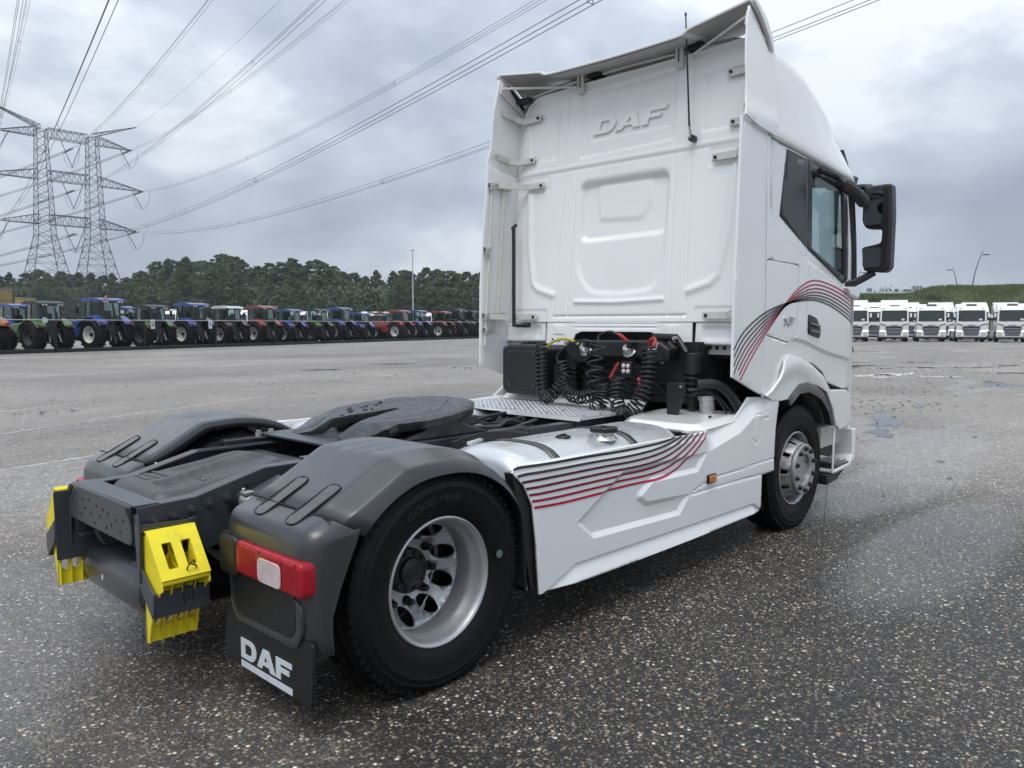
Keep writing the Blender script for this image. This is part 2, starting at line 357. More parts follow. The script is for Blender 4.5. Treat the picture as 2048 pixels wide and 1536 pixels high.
for sg in (-1, 1):
    sd = 0.018 if sg < 0 else -0.018
    f0 = sidefn(sg)
    fr = panel('side_fairing', 'white', truck, fair_o, f0, step=0.06, solid=sd, bevel=0.004)
    hole_blk = [(3.503, 2.969), (3.863, 2.947), (3.863, 2.267), (3.379, 2.463), (3.389, 2.52)]
    slp = panel('sleeper_side', 'white', truck, slp_o, f0, holes=[hatch_h, hole_blk], cuts=DL, step=0.025, solid=sd, smooth=14)
    ht = panel('locker_hatch', 'white', slp, hatch_o, f0, step=0.06, solid=sd, bevel=0.004)
    bl = panel('window_panel', 'satin_black', slp, blk_o, sidefn(sg, 0.004), step=0.08, solid=sd)
    dr = panel('door', 'white', truck, door_o, f0, holes=[[(x * 0.985 + 0.063, z * 0.985 + 0.037) for x, z in frm_o]], cuts=DL, step=0.025, solid=sd, smooth=14)
    wf = panel('window_frame', 'satin_black', dr, frm_o, sidefn(sg, 0.005), holes=[gls_o], step=0.08, solid=sd)
    wg = panel('window_pane', 'glass', dr, gls_o, sidefn(sg, -0.008), step=0.15, solid=None)
    hd = panel('door_handle_recess', 'black', dr, handle_o, sidefn(sg, 0.006), step=9, solid=sd * 1.0, bevel=0.003)
    mb = MB()
    for z0, z1 in ((1.655, 1.635), (1.60, 1.585)):
        pts = [(3.90, sg * (float(yside(3.9, z0)) + 0.012), z0), (4.0, sg * (float(yside(4.0, z0)) + 0.020), (z0 + z1) / 2), (4.10, sg * (float(yside(4.1, z1)) + 0.012), z1)]
        mb.tube(smooth_line(pts, 4), 0.012, 8)
    mb.build('door_handle', 'plastic', dr)
# stripes on the right and left cab sides
sA = smooth_line([(2.655, 1.475), (2.8, 1.60), (3.09, 1.725), (3.41, 1.80), (3.73, 1.835), (4.04, 1.845), (4.37, 1.80), (4.68, 1.72), (4.94, 1.63)], 8)
sB = smooth_line([(2.76, 1.262), (2.90, 1.395), (3.10, 1.555), (3.33, 1.715), (3.55, 1.86), (3.79, 1.965), (4.05, 2.005), (4.50, 1.955), (4.93, 1.85)], 8)
def cab_line(k):
    f = k / 6; o = []
    for i, (a, b) in enumerate(zip(sA, sB)):
        t = i / (len(sA) - 1); o.append((a[0] * (1 - f) + b[0] * f, a[1] * (1 - f) + b[1] * f))
    # extend the first point to the fairing's edge
    (x0, z0), (x1, z1) = o[0], o[1]
    ed = 2.66 if z0 > 1.285 else 2.66 + (1.285 - z0) * 2.85
    if x0 > ed + 0.004 and k < 5:
        d = (x0 - ed); o.insert(0, (ed + 0.003, z0 - d * 1.25))
    return [p for p in o if p[1] > 1.285 - max(0, p[0] - 2.655) * 0.352 + 0.012]
for sg in (-1, 1):
    for k in range(7):
        ribbon('stripe', 'stripe%d' % k, truck, cab_line(k), 0.0135, sidefn(sg), (0, sg * 0.0025, 0))
# maker's model badge, X and F as slanted bars
def badge(sg):
    mb = MB(); z0 = 1.645; h = 0.062
    def bar(p, q, wd):
        a = Vector(p); b = Vector(q); d = (b - a).normalized(); nn = Vector((-d.y, d.x)) * wd / 2
        pl = [a - nn, b - nn, b + nn, a + nn]
        pts = [(3.44 + v.x if sg < 0 else 3.63 - v.x, z0 + v.y) for v in pl]
        y0 = sg * (float(yside(3.5, z0)) + 0.001); mb.prism(pts, y0, y0 + sg * 0.008)
    bar((0.0, h), (0.085, 0), 0.020); bar((0.0, 0.0), (0.038, 0.028), 0.016); bar((0.055, 0.036), (0.10, h), 0.018)
    bar((0.105, 0), (0.125, h), 0.020); bar((0.12, h - 0.008), (0.19, h - 0.008), 0.016); bar((0.115, h * 0.45), (0.17, h * 0.45), 0.014)
    mb.build('model_badge', 'badge', truck, smooth=0)
badge(-1); badge(1)

# ---- wheel-arch flares, lip, front bumper corner and entry steps ------------
flare_o = [(3.02, 1.158), (3.13, 1.124), (3.24, 1.155), (3.355, 1.235), (3.44, 1.38), (3.53, 1.425), (3.72, 1.385), (3.94, 1.32), (4.14, 1.235), (4.30, 1.12), (4.385, 1.02), (4.50, 0.78),
           (4.465, 0.78), (4.39, 0.93), (4.25, 1.085), (4.10, 1.14), (3.89, 1.185), (3.73, 1.178), (3.60, 1.115), (3.53, 1.075), (3.41, 1.072), (3.283, 1.085)]
lip_o = [(3.53, 1.072), (3.60, 1.113), (3.73, 1.176), (3.89, 1.183), (4.10, 1.138), (4.25, 1.083), (4.39, 0.928), (4.463, 0.78), (4.41, 0.79), (4.33, 0.91), (4.17, 1.03), (3.93, 1.105), (3.74, 1.105), (3.62, 1.045), (3.56, 1.02)]
crease = [(3.05, 1.150), (3.29, 1.27), (3.50, 1.33), (3.70, 1.345), (3.92, 1.285), (4.16, 1.18), (4.33, 1.03), (4.47, 0.79)]
for sg in (-1, 1):
    def flf(a, b):
        d = pline(a, b, crease); return np.c_[a, sg * (1.284 - 0.026 * sstep(d / 0.14)), b]
    panel('wheel_arch_flare', 'white', truck, flare_o, flf, step=0.03, solid=0.02 * -sg, bevel=0.004)
    panel('wheel_arch_lip', 'plastic', truck, lip_o, lambda a, b: np.c_[a, np.full(a.shape, sg * 1.268), b], step=0.2, solid=0.06 * -sg, bevel=0.006)
    mb = MB(); mb.prism([(3.53, 1.47), (3.66, 1.455), (4.02, 1.36), (4.24, 1.285), (4.345, 1.16), (4.30, 1.12), (4.14, 1.235), (3.72, 1.385)], sg * 1.15, sg * 1.212); mb.build('arch_slot', 'black', truck)
    # bumper corner panel
    bp_o = [(4.36, 1.10), (4.72, 1.078), (4.82, 1.03), (4.92, 0.99), (4.93, 0.76), (4.60, 0.735), (4.505, 0.80)]
    panel('bumper_corner', 'white', truck, bp_o, lambda a, b: np.c_[a, sg * (1.262 - 0.65 * np.maximum(0, a - 4.75) ** 2), b], step=0.05, solid=0.02 * -sg, bevel=0.008)
    mb = MB(); mb.prism([(4.515, 0.735), (4.545, 0.735), (4.535, 0.36), (4.505, 0.35)], sg * 1.236, sg * 1.25); mb.build('step_post', 'white', truck, bevel=0.006)
    mb = MB(); mb.prism([(4.60, 0.73), (5.05, 0.74), (5.06, 0.56), (4.60, 0.55)], sg * 1.06, sg * 1.10); mb.build('step_riser', 'white_in', truck)
    sh = MB(); sh.prism([(4.58, 0.43), (4.99, 0.41), (4.99, 0.385), (4.58, 0.40)], sg * 1.0, sg * 1.24); so = sh.build('entry_step', 'plastic', truck, bevel=0.004)
    nb = MB()
    for i in range(6):
        for j in range(4): nb.box((4.63 + i * 0.055 + (j % 2) * 0.025, sg * (1.05 + j * 0.05), 0.424), (0.022, 0.012, 0.008), rz=0.6 if j % 2 else -0.6)
    nb.build('step_tread', 'alu', so)['kind'] = 'stuff'
    mb = MB(); mb.prism([(4.98, 0.70), (5.06, 0.70), (5.06, 0.44), (4.93, 0.36), (4.56, 0.345), (4.56, 0.375), (4.90, 0.40), (4.99, 0.46)], sg * 1.05, sg * 1.245); mb.build('bumper_end', 'white', truck, bevel=0.01)
    mb = MB(); mb.prism([(4.50, 0.34), (4.90, 0.355), (4.72, 0.27), (4.48, 0.25)], sg * 0.9, sg * 1.215); mb.build('bumper_spoiler', 'black', truck, bevel=0.01)
    # inner liner of the front wheel arch
    rows = []
    for k in range(15):
        a = rad(205 - k * 12.5); r = 0.615 + (0.02 if k % 2 else 0)
        rows.append([(3.829 + r * math.cos(a), sg * y, 0.50 + r * math.sin(a)) for y in (0.74, 0.9, 1.05, 1.205)])
    mb = MB(); mb.sheet(rows); mb.build('wheel_arch_liner', 'black', truck, smooth=25, solid=0.01)

# ---- side skirts ------------------------------------------------------------
sk_o = [(0.455, 0.925), (0.515, 0.962), (1.03, 0.955), (1.68, 0.955), (2.34, 0.945), (2.60, 0.965), (2.76, 0.985), (2.86, 1.045), (2.97, 1.125), (3.15, 1.115), (3.39, 1.075),
        (3.375, 1.03), (3.335, 0.85), (3.325, 0.64), (3.33, 0.54), (3.125, 0.54), (3.12, 0.27), (2.09, 0.262), (1.2, 0.265), (0.635, 0.275), (0.612, 0.53), (0.585, 0.74), (0.53, 0.85)]
pent = [(0.93, 0.59), (1.08, 0.475), (1.98, 0.445), (2.11, 0.565), (1.61, 0.595), (1.55, 0.635), (1.67, 0.70), (2.20, 0.69), (2.32, 0.81), (1.95, 0.815), (1.38, 0.825)]
def skirtfn(sg):
    def f(a, b):
        y = np.full(a.shape, 1.255)
        y = y - 0.018 * lin(-sdf(a, b, pent) / 0.030)
        zb = np.interp(a, [0.66, 0.93, 3.0, 3.1], [0.275, 0.375, 0.35, 0.30])
        y = y - 0.022 * lin((zb - b) / 0.018) + 0.036 * np.clip((zb - b) / 0.1, 0, 1)
        y = y - 0.006 * lin((b - 0.905) / 0.012) * (a < 2.42) - 0.030 * np.clip((b - 0.945) / 0.018, 0, 1) ** 2 * (a < 2.45)
        # groove along the panel joint and the step towards the wheel
        zj = np.interp(a, [2.1, 2.4, 3.35], [0.565, 0.62, 0.64]); y = y - 0.006 * np.exp(-((b - zj) / 0.006) ** 2) * (a > 2.12)
        zj = np.interp(a, [2.1, 2.4, 3.35], [0.555, 0.555, 0.54]); y = y - 0.008 * np.exp(-((b - zj) / 0.007) ** 2) * (a > 2.12)
        zt = np.interp(a, [2.3, 2.62, 2.78, 2.95, 3.1, 3.4], [0.80, 0.86, 0.89, 0.97, 1.00, 1.00])
        y = y - 0.045 * lin((b - zt) / 0.09) * lin((a - 2.3) / 0.12) * lin((3.30 - a) / 0.25)
        fl = rpoly([(3.02, 0.995), (3.24, 1.005), (3.25, 0.965), (3.12, 0.955), (3.08, 0.83), (3.03, 0.78), (2.95, 0.84)], 0.02)
        y = y - 0.006 * np.exp(-(sdf(a, b, fl) / 0.006) ** 2)
        y = y - 0.02 * np.clip((0.62 - a) / 0.15, 0, 1) * 1.0
        return np.c_[a, sg * y, b]
    return f
for sg in (-1, 1):
    skirt = panel('side_skirt', 'white', truck, sk_o, skirtfn(sg), step=(0.014, 0.012) if sg < 0 else 0.08, solid=0.014 * -sg, smooth=16,
                  cuts=[(pent, True, (0.0, 0.030, -0.030)), ([(0.66, 0.275), (0.93, 0.375), (3.0, 0.35)], False, (0.0, -0.018)), ([(2.62, 0.86), (2.78, 0.89), (2.95, 0.97)], False, (0.0, 0.085))] if sg < 0 else ())
    mb = MB(); mb.prism([(0.46, 0.92), (0.60, 0.92), (0.64, 0.30), (0.60, 0.30)], sg * 1.17, sg * 1.226); mb.build('skirt_inner', 'black', truck)
    mk = MB(); mk.box((2.365, sg * 1.262, 0.625), (0.105, 0.022, 0.06)); mo = mk.build('side_marker', 'black', truck, bevel=0.006)
    mk = MB(); mk.box((2.365, sg * 1.270, 0.625), (0.088, 0.016, 0.046)); mk.build('marker_lens', 'amber', mo, bevel=0.005)
    tA = smooth_line([(0.462, 0.938), (0.51, 0.946), (0.75, 0.942), (1.03, 0.938), (1.34, 0.930), (1.60, 0.930), (1.80, 0.936), (1.93, 0.950)], 8)
    tB = smooth_line([(0.592, 0.733), (0.82, 0.722), (1.11, 0.720), (1.43, 0.718), (1.75, 0.714), (1.96, 0.745), (2.15, 0.83), (2.345, 0.945)], 8)
    for k in range(7):
        f = k / 6; ln = [(a[0] * (1 - f) + b[0] * f, a[1] * (1 - f) + b[1] * f) for a, b in zip(tA, tB)]
        x0 = ln[0][0]; xe = np.interp(ln[0][1], [0.74, 0.85, 0.925], [0.588, 0.533, 0.462])
        ln[0] = (max(x0, xe + 0.004), ln[0][1])
        ribbon('stripe', 'stripe%d' % k, truck, ln, 0.0135, skirtfn(sg), (0, sg * 0.003, 0))

# ---- cab rear wall ------------------------------------------------------------
def x0(z): return 2.97 + 0.085 * (z - 1.45)
rec = rpoly([(0.46, 2.87), (-0.46, 2.87), (-0.45, 2.36), (0.42, 2.34)][::-1], 0.09)
low = rpoly([(0.455, 2.90), (-0.47, 2.90), (-0.47, 2.12), (-0.37, 1.905), (0.0, 1.875), (0.30, 1.90), (0.45, 2.10)][::-1], 0.10)
upn = rpoly([(0.445, 3.64), (-0.47, 3.66), (-0.475, 3.09), (0.465, 3.07)][::-1], 0.03)
lup = rpoly([(1.10, 3.56), (0.70, 3.56), (0.70, 3.10), (1.04, 3.10)][::-1], 0.04)
def wallfn(a, b):
    ay = np.abs(a); x = x0(b) + 0.055 * np.clip((ay - 1.0) / 0.24, 0, 1) ** 2
    x = x - 0.006 * sstep((b - 2.985) / 0.03)                                    # upper panel stands proud of the seam
    x = x - 0.004 * np.exp(-((b - 3.02) / 0.016) ** 2) + 0.004 * np.exp(-((b - 2.985) / 0.006) ** 2)
    x = x + 0.034 * sstep(-sdf(a, b, rec) / 0.05) + 0.016 * sstep(-sdf(a, b, low) / 0.06)
    x = x - 0.012 * sstep(-sdf(a, b, rpoly([(0.27, 2.50), (-0.20, 2.48), (-0.30, 2.62), (-0.30, 2.85), (0.30, 2.86)], 0.08)) / 0.06)
    x = x + 0.012 * sstep(-sdf(a, b, upn) / 0.02) + 0.008 * sstep(-sdf(ay, b, lup) / 0.025)
    dd = sdf(a, b, [(-0.42, 3.20), (0.37, 3.20), (0.37, 3.54), (-0.42, 3.54)]); x = x + 0.006 * sstep(-dd / 0.02)
    for y0_, y1_ in ((0.665, 0.61), (0.515, 0.475)):                             # vertical ribs
        yl = np.interp(b, [1.62, 3.70], [y0_, y1_]); x = x + 0.008 * np.exp(-((ay - yl) / 0.007) ** 2) * (b > 1.66)
    xs_ = pline(ay, b, [(1.02, 2.85), (0.985, 2.35), (0.92, 2.02), (0.86, 1.965), (0.68, 1.91)])
    x = x - 0.016 * np.exp(-(xs_ / 0.030) ** 2)
    x = x - 0.014 * np.exp(-(pline(a, b, [(0.42, 1.845), (0, 1.835), (-0.45, 1.85)]) / 0.018) ** 2)
    x = x + 0.010 * np.exp(-(pline(a, b, [(0.66, 1.72), (-0.66, 1.72)]) / 0.010) ** 2)
    x = x + 0.007 * sstep(-sdf(ay, b, rpoly([(0.78, 2.98), (1.2, 2.98), (1.2, 2.83), (0.78, 2.83)], 0.03)) / 0.015)
    x = x + 0.007 * sstep(-sdf(ay, b, rpoly([(0.73, 1.79), (1.2, 1.79), (1.2, 1.66), (0.73, 1.66)], 0.03)) / 0.015)
    return np.c_[x, a, b]
wall_o = [(-1.232, 1.67), (1.232, 1.67), (1.232, 3.30), (1.20, 3.45), (1.12, 3.60), (1.00, 3.69), (0.80, 3.70), (0.62, 3.705), (0.2, 3.715), (-0.2, 3.715), (-0.62, 3.72), (-0.80, 3.73), (-1.0, 3.74), (-1.10, 3.70), (-1.2, 3.55), (-1.232, 3.35)]
wall = panel('cab_rear_wall', 'white', truck, wall_o, wallfn, step=(0.008, 0.010), solid=-0.02, smooth=40)
mb = MB(); mb.tube([(float(wallfn(np.array([a]), np.array([b]))[0][0]) - 0.004, a, b) for a, b in smooth_line([(1.225, 3.32), (1.19, 3.46), (1.11, 3.60), (0.99, 3.685), (0.80, 3.70), (0.2, 3.715), (-0.2, 3.715), (-0.80, 3.728), (-1.0, 3.735), (-1.10, 3.69), (-1.2, 3.54)], 4)], 0.011, 8)
mb.build('roof_seam', 'white', wall)
flange_o = [(-0.735, 1.665), (-0.745, 1.43), (-0.55, 1.44), (-0.46, 1.51), (-0.425, 1.575), (-0.357, 1.592), (0.323, 1.592), (0.39, 1.565), (0.42, 1.50), (0.47, 1.46), (0.59, 1.44), (0.72, 1.455), (0.715, 1.665)]
def flfn(a, b):
    x = x0(b) - 0.012
    x = x - 0.006 * sstep(-sdf(np.abs(a), b, rpoly([(0.51, 1.65), (0.63, 1.65), (0.63, 1.56), (0.51, 1.56)], 0.012)) / 0.008)
    x = x + 0.006 * np.exp(-((b - 1.625) / 0.008) ** 2) * (np.abs(a) < 0.42) + 0.006 * np.exp(-((b - 1.655) / 0.008) ** 2) * (np.abs(a) < 0.42)
    return np.c_[x, a, b]
fl = panel('lower_rear_panel', 'white', truck, flange_o, flfn, step=(0.02, 0.008), solid=-0.02, smooth=40)
mb = MB()
for y in (0.567, -0.567): mb.cyl((x0(1.52) - 0.026, y, 1.52), (x0(1.52) - 0.01, y, 1.52), 0.014, n=10)
mb.build('bolt', 'steel', fl, split=1)
mb = MB()
for y in (0.64, -0.655): mb.cyl((x0(1.52) - 0.016, y, 1.52), (x0(1.52) - 0.01, y, 1.52), 0.010, n=10)
mb.build('bolt_hole', 'deep', fl, split=1)
for sg in (-1, 1):
    so = [(sg * 0.755, 1.665), (sg * 1.23, 1.665), (sg * 1.23, 1.50), (sg * 0.755, 1.50)]
    if sg > 0: so = so[::-1]
    panel('lower_rear_side_panel', 'white', truck, so, lambda a, b: np.c_[x0(b) + 0.015 + 0.012 * sstep(-sdf(np.abs(a), b, rpoly([(0.80, 1.645), (1.2, 1.645), (1.2, 1.53), (0.80, 1.53)], 0.02)) / 0.02), a, b], step=0.015, solid=-0.03, smooth=40)
    mb = MB(); mb.box((x0(1.5) + 0.14, sg * 0.98, 1.47), (0.16, 0.46, 0.09)); mb.build('cab_sill', 'grey_in', truck)
    mb = MB()
    for k in range(3): mb.cyl((x0(1.5) + 0.056, sg * (0.86 + k * 0.06), 1.475), (x0(1.5) + 0.066, sg * (0.86 + k * 0.06), 1.475), 0.016, n=10)
    mb.build('sill_hole', 'deep', truck, split=1)
wordmark(wall, 'white', lambda a, b: np.c_[x0(b + 3.255) - 0.0075, 0.335 - a, b + 3.255], 0.135, 0.02, bevel=0.004, slant=0.28, sx=1.22)
# brackets between wall and fairings
br = [(0.946, 3.507, 2.872, 3.553), (0.989, 3.135, 2.827, 3.159), (0.862, 2.893, 2.826, 2.905), (0.864, 1.718, 2.70, 1.726)]
for sg in (-1, 1):
    for y, z, xf_, zf in br:
        mb = MB(); xa = x0(z) - 0.035
        P = [Vector((xa, sg * (y - 0.03), z)), Vector((xa - 0.005, sg * (y + 0.17), z)), Vector((xa - 0.07, sg * (y + 0.22), z + (zf - z) * 0.4)), Vector((xf_ + 0.02, sg * 1.188, zf))]
        h = 0.025
        for a, b in zip(P[:-1], P[1:]):
            mb.add([a + Vector((0, 0, -h)), b + Vector((0, 0, -h)), b + Vector((0, 0, h)), a + Vector((0, 0, h))], [(0, 1, 2, 3)])
            d = (b - a).normalized(); nn = Vector((d.y, -d.x, 0)) * (0.022 if sg > 0 else -0.022)
            for s_ in (-h, h): mb.add([a + Vector((0, 0, s_)), b + Vector((0, 0, s_)), b + nn + Vector((0, 0, s_)), a + nn + Vector((0, 0, s_))], [(0, 1, 2, 3)])
        bo = mb.build('fairing_bracket', 'putty', truck, smooth=0, solid=0.004)
        hb = MB(); hb.cyl((xa - 0.014, sg * y, z), (xa - 0.004, sg * y, z), 0.013, n=8); hb.build('bracket_bolt', 'black', bo)
# rods, clamps and the angled strut inside the left fairing
mb = MB(); mb.tube([(2.776, 1.20, 2.905), (2.73, 1.20, 2.2), (2.677, 1.20, 1.46)], 0.012, 8); r1 = mb.build('fairing_rod', 'putty', truck)
mb = MB(); mb.tube([(2.925, 1.19, 2.92), (2.87, 1.19, 2.2), (2.82, 1.19, 1.615)], 0.014, 8); mb.build('fairing_rod', 'putty', truck)
for z, xa, xb in ((2.895, 2.74, 3.02), (2.32, 2.68, 2.76), (1.73, 2.66, 2.95), (1.60, 2.665, 2.80)):
    mb = MB(); mb.box(((xa + xb) / 2, 1.205, z), (xb - xa, 0.03, 0.05)); mb.box((xa + 0.02, 1.19, z - 0.01), (0.04, 0.05, 0.065)); mb.cyl((xa + 0.02, 1.16, z), (xa + 0.02, 1.20, z), 0.014, n=8)
    mb.build('rod_clamp', 'steel', truck, bevel=0.004)
mb = MB(); mb.tube(smooth_line([(2.985, 1.10, 2.56), (2.955, 1.115, 2.52), (2.95, 1.10, 2.45), (2.90, 1.05, 1.70), (2.90, 1.04, 1.655), (2.90, 1.00, 1.64), (2.90, 0.90, 1.645)], 6), 0.017, 8)
mb.tube([(2.90, 0.93, 1.644), (2.90, 0.86, 1.647)], 0.024, 8); mb.build('support_strut', 'black', truck)
# antenna
mb = MB(); mb.cyl((3.09, -0.66, 3.065), (3.045, -0.66, 3.065), 0.026, n=14); an = mb.build('antenna_base', 'black', truck)
mb = MB(); mb.tube([(3.05, -0.655, 3.07), (3.035, -0.648, 3.16), (2.95, -0.653, 3.953)], [0.010, 0.008, 0.005], 8); mb.build('antenna_whip', 'black', an)
mb = MB(); mb.tube([(2.952, -0.653, 3.935), (2.949, -0.653, 3.96)], 0.008, 8); mb.build('antenna_tip', 'black', an)
mb = MB(); mb.tube([(3.05, -0.655, 3.065), (3.045, -0.63, 3.075)], 0.005, 6); mb.tube([(3.048, -0.655, 3.07), (3.035, -0.648, 3.15)], 0.009, 8); mb.build('antenna_ferrule', 'steel', an)

# ---- roof, upper side fairings and roof spoiler ---------------------------------
xs_r = [3.17, 3.30, 3.48, 3.70, 3.95, 4.20, 4.47, 4.65, 4.82, 4.95, 5.05, 5.12, 5.17]
zt_r = [3.735, 3.74, 3.74, 3.73, 3.70, 3.63, 3.53, 3.44, 3.345, 3.25, 3.15, 3.05, 2.94]
rows = []
for x in np.linspace(3.17, 5.17, 51):
    zt = float(np.interp(x, xs_r, zt_r)); zs = float(np.interp(x, [2.74, 2.93, 3.12, 3.48, 3.81, 4.57, 5.2], [3.073, 3.03, 3.015, 2.994, 2.972, 2.918, 2.88])); h = zt - zs
    wb = float(yside(min(x, 4.80), 3.0)) + 0.012 - 0.95 * max(0, x - 4.80) ** 2 * 1.6
    lean = 0.045 + 0.16 * max(0, min(1, (x - 3.2) / 1.8)); rc = min(0.16, h * 0.45)
    side_ = [(wb, zs), (wb + 0.006, zs + 0.05 * h), (wb, zs + 0.12 * h), (wb - lean * 0.16, zs + 0.26 * h), (wb - lean * 0.42, zs + 0.50 * h), (wb - lean * 0.66, zs + h - rc)]
    yc_, zc_ = wb - lean * 0.66 - rc, zt - rc
    side_ += [(yc_ + rc * math.cos(rad(a)), zc_ + rc * math.sin(rad(a))) for a in (15, 30, 45, 60, 75, 90)]
    yt = side_[-1][0]; side_ += [(yt * 0.66, zt + 0.03), (yt * 0.33, zt + 0.045), (0.0, zt + 0.05)]
    rows.append([(x, -y, z) for y, z in side_] + [(x, y, z) for y, z in side_[-2::-1]])
mb = MB(); mb.sheet(rows); roof = mb.build('cab_roof', 'white', truck, smooth=60, solid=0.02)
uf_o = [(2.748, 3.080), (2.785, 3.22), (2.80, 3.35), (2.80, 3.47), (2.815, 3.60), (2.84, 3.72), (2.865, 3.84), (2.93, 3.80), (3.02, 3.735), (3.10, 3.66), (3.17, 3.585), (3.24, 3.62), (3.27, 3.35), (3.24, 3.10), (3.22, 3.012), (3.12, 3.020), (2.95, 3.036)]
for sg in (-1, 1):
    panel('upper_side_fairing', 'white', truck, uf_o, lambda a, b: np.c_[a, sg * (1.258 - 0.012 * sstep((b - 3.10) / 0.10) - 0.038 * np.clip((b - 3.15) / 0.6, 0, 1)), b], step=0.05, solid=0.016 * -sg, bevel=0.004)
def zte(y):
    ay = abs(y); return 3.772 + 0.025 * (ay / 0.9) ** 2 + (0.030 * min(1, max(0, (ay - 0.66) / 0.06))) + 0.055 * max(0, ay - 0.72) / 0.5
rows = []
for x in (2.865, 2.875, 2.90, 2.95, 3.0, 3.05, 3.1, 3.15, 3.2, 3.3, 3.4):
    t = (x - 2.865) / 0.535; hw = 1.222 - 0.05 * t * t; r = []
    for k in range(49):
        u = -1 + 2 * k / 48; y = u * hw; zd = 0.13 * (x - 2.865) - 0.10 * max(0, x - 3.1) - (0.42 * t ** 1.4) * max(0, (abs(u) - 0.80) / 0.20) ** 2
        r.append((x + 0.012 * u * u, y, zte(u * 1.222) + zd))
    rows.append(r)
mb = MB(); mb.sheet(rows); sp = mb.build('roof_spoiler', 'white', truck, smooth=60, solid=0.02, bevel=0.005)
for sg in (-1, 1):
    mb = MB(); mb.prism([(2.885, 3.82), (3.05, 3.77), (3.16, 3.70), (3.20, 3.58), (3.10, 3.60), (2.86, 3.72)], sg * 1.172, sg * 1.186); mb.build('spoiler_side', 'white_in', sp)
mb = MB(); mb.sheet([[(x_ + 0.012, y_ * 0.985, z_ - 0.026) for x_, y_, z_ in r] for r in rows]); mb.build('spoiler_under_shade', 'grey_in', sp, smooth=60)  # added grey sheet: the shade under the spoiler is put into its colour
mb = MB(); mb.prism([(-1.20, 3.30), (1.20, 3.30), (1.20, 3.55), (1.13, 3.70), (0.9, 3.80), (0.0, 3.82), (-0.9, 3.80), (-1.13, 3.72), (-1.20, 3.58)], 3.235, 3.25, 'yz'); mb.build('roof_back', 'grey_in', truck)
for sg in (-1, 1):
    mb = MB(); y0_ = sg * 1.205; y1_ = sg * 1.238
    mb.prism([(2.865, 3.90), (2.955, 3.87), (3.08, 3.80), (3.17, 3.70), (3.20, 3.62), (3.175, 3.60), (3.12, 3.68), (3.02, 3.77), (2.93, 3.835), (2.868, 3.862)], y0_, y1_); mb.build('spoiler_end', 'white', sp, bevel=0.006)
    mb = MB(); mb.prism([(2.95, 3.80), (3.08, 3.72), (3.17, 3.62), (3.14, 3.62), (3.0, 3.74)], sg * 1.16, sg * 1.20); mb.build('spoiler_seal', 'black', sp)
for y in (0.47, -0.50):
    mb = MB(); xx = x0(3.72) - 0.03
    mb.prism([(y - 0.035, 3.63), (y + 0.035, 3.63), (y + 0.035, 3.80), (y - 0.035, 3.80)], xx - 0.02, xx, 'yz'); so = mb.build('spoiler_bracket', 'putty', truck, bevel=0.004)
    mb = MB(); mb.box((xx - 0.022, y, 3.73), (0.006, 0.008, 0.10)); mb.build('bracket_slot', 'black', so)
    mb = MB(); mb.box((3.2, y - 0.13, 3.77), (0.16, 0.12, 0.05)); mb.cyl((3.11, y - 0.15, 3.78), (3.13, y - 0.15, 3.78), 0.015, n=8); mb.build('spoiler_hinge', 'black', sp, bevel=0.006)
mb = MB(); mb.tube([(2.88, 1.17, 3.76), (3.10, 0.50, 3.69)], 0.010, 6); mb.build('spoiler_rod', 'putty', sp)
mb = MB(); mb.tube([(2.90, -1.17, 3.79), (3.12, -0.60, 3.70)], 0.010, 6); mb.build('spoiler_rod', 'putty', sp)
mb = MB(); mb.prism([(1.18, 3.70), (1.02, 3.70), (1.02, 3.65), (1.18, 3.66)], 3.06, 3.12, 'yz'); mb.build('spoiler_foam', 'black', sp)
# ---- front of the cab, floor and interior (mostly out of sight) ------------------
rows = []
for z in (0.40, 0.75, 1.1, 1.5, 1.95):
    rows.append([(5.27 - 0.23 * (abs(y) / 1.2) ** 2.6, y, z) for y in np.linspace(-1.19, 1.19, 25)])
mb = MB(); mb.sheet(rows); mb.build('front_panel', 'white', truck, smooth=60, solid=0.03)
rows = []
for z in (1.95, 2.3, 2.65, 2.96):
    rows.append([(5.26 - 0.10 * (z - 1.95) - 0.24 * (abs(y) / 1.2) ** 2.6, y, z) for y in np.linspace(-1.17, 1.17, 25)])
mb = MB(); mb.sheet(rows); mb.build('windscreen', 'glass', truck, smooth=60)
for sg in (-1, 1):
    mb = MB(); mb.tube([(5.03, sg * 1.185, 1.92), (4.99, sg * 1.18, 2.4), (4.93, sg * 1.16, 2.97)], 0.035, 8); mb.build('windscreen_pillar', 'satin_black', truck)
    mb = MB(); mb.prism([(5.01, 3.235), (5.13, 3.12), (5.20, 3.0), (5.19, 2.95), (5.03, 2.95)], sg * 1.02, sg * 1.07); mb.build('sun_visor_end', 'black', truck, bevel=0.008)
    mb = MB(); mb.prism([(4.70, 2.93), (5.05, 2.90), (5.10, 2.98), (4.74, 2.985)], sg * 1.10, sg * 1.18); mb.build('visor_bracket', 'black', truck, bevel=0.01)
mb = MB(); mb.prism([(5.09, 3.12), (5.17, 3.05), (5.22, 2.98), (5.20, 2.96), (5.10, 3.03)], -1.02, 1.02); mb.build('sun_visor', 'black', truck)
mb = MB(); mb.box((4.1, 0, 1.42), (2.0, 2.36, 0.05)); mb.build('cab_floor', 'deep', truck)
mb = MB(); mb.box((5.0, 0, 1.75), (0.45, 2.2, 0.36)); mb.build('dashboard', 'black', truck, bevel=0.05)
for y in (-0.62, 0.62):
    mb = MB(); mb.box((4.25, y, 1.80), (0.5, 0.5, 0.18)); mb.box((4.02, y, 2.15), (0.14, 0.48, 0.60)); mb.box((4.0, y, 2.56), (0.10, 0.28, 0.2)); mb.build('cab_seat', 'grey_in', truck, bevel=0.05, seg=3)
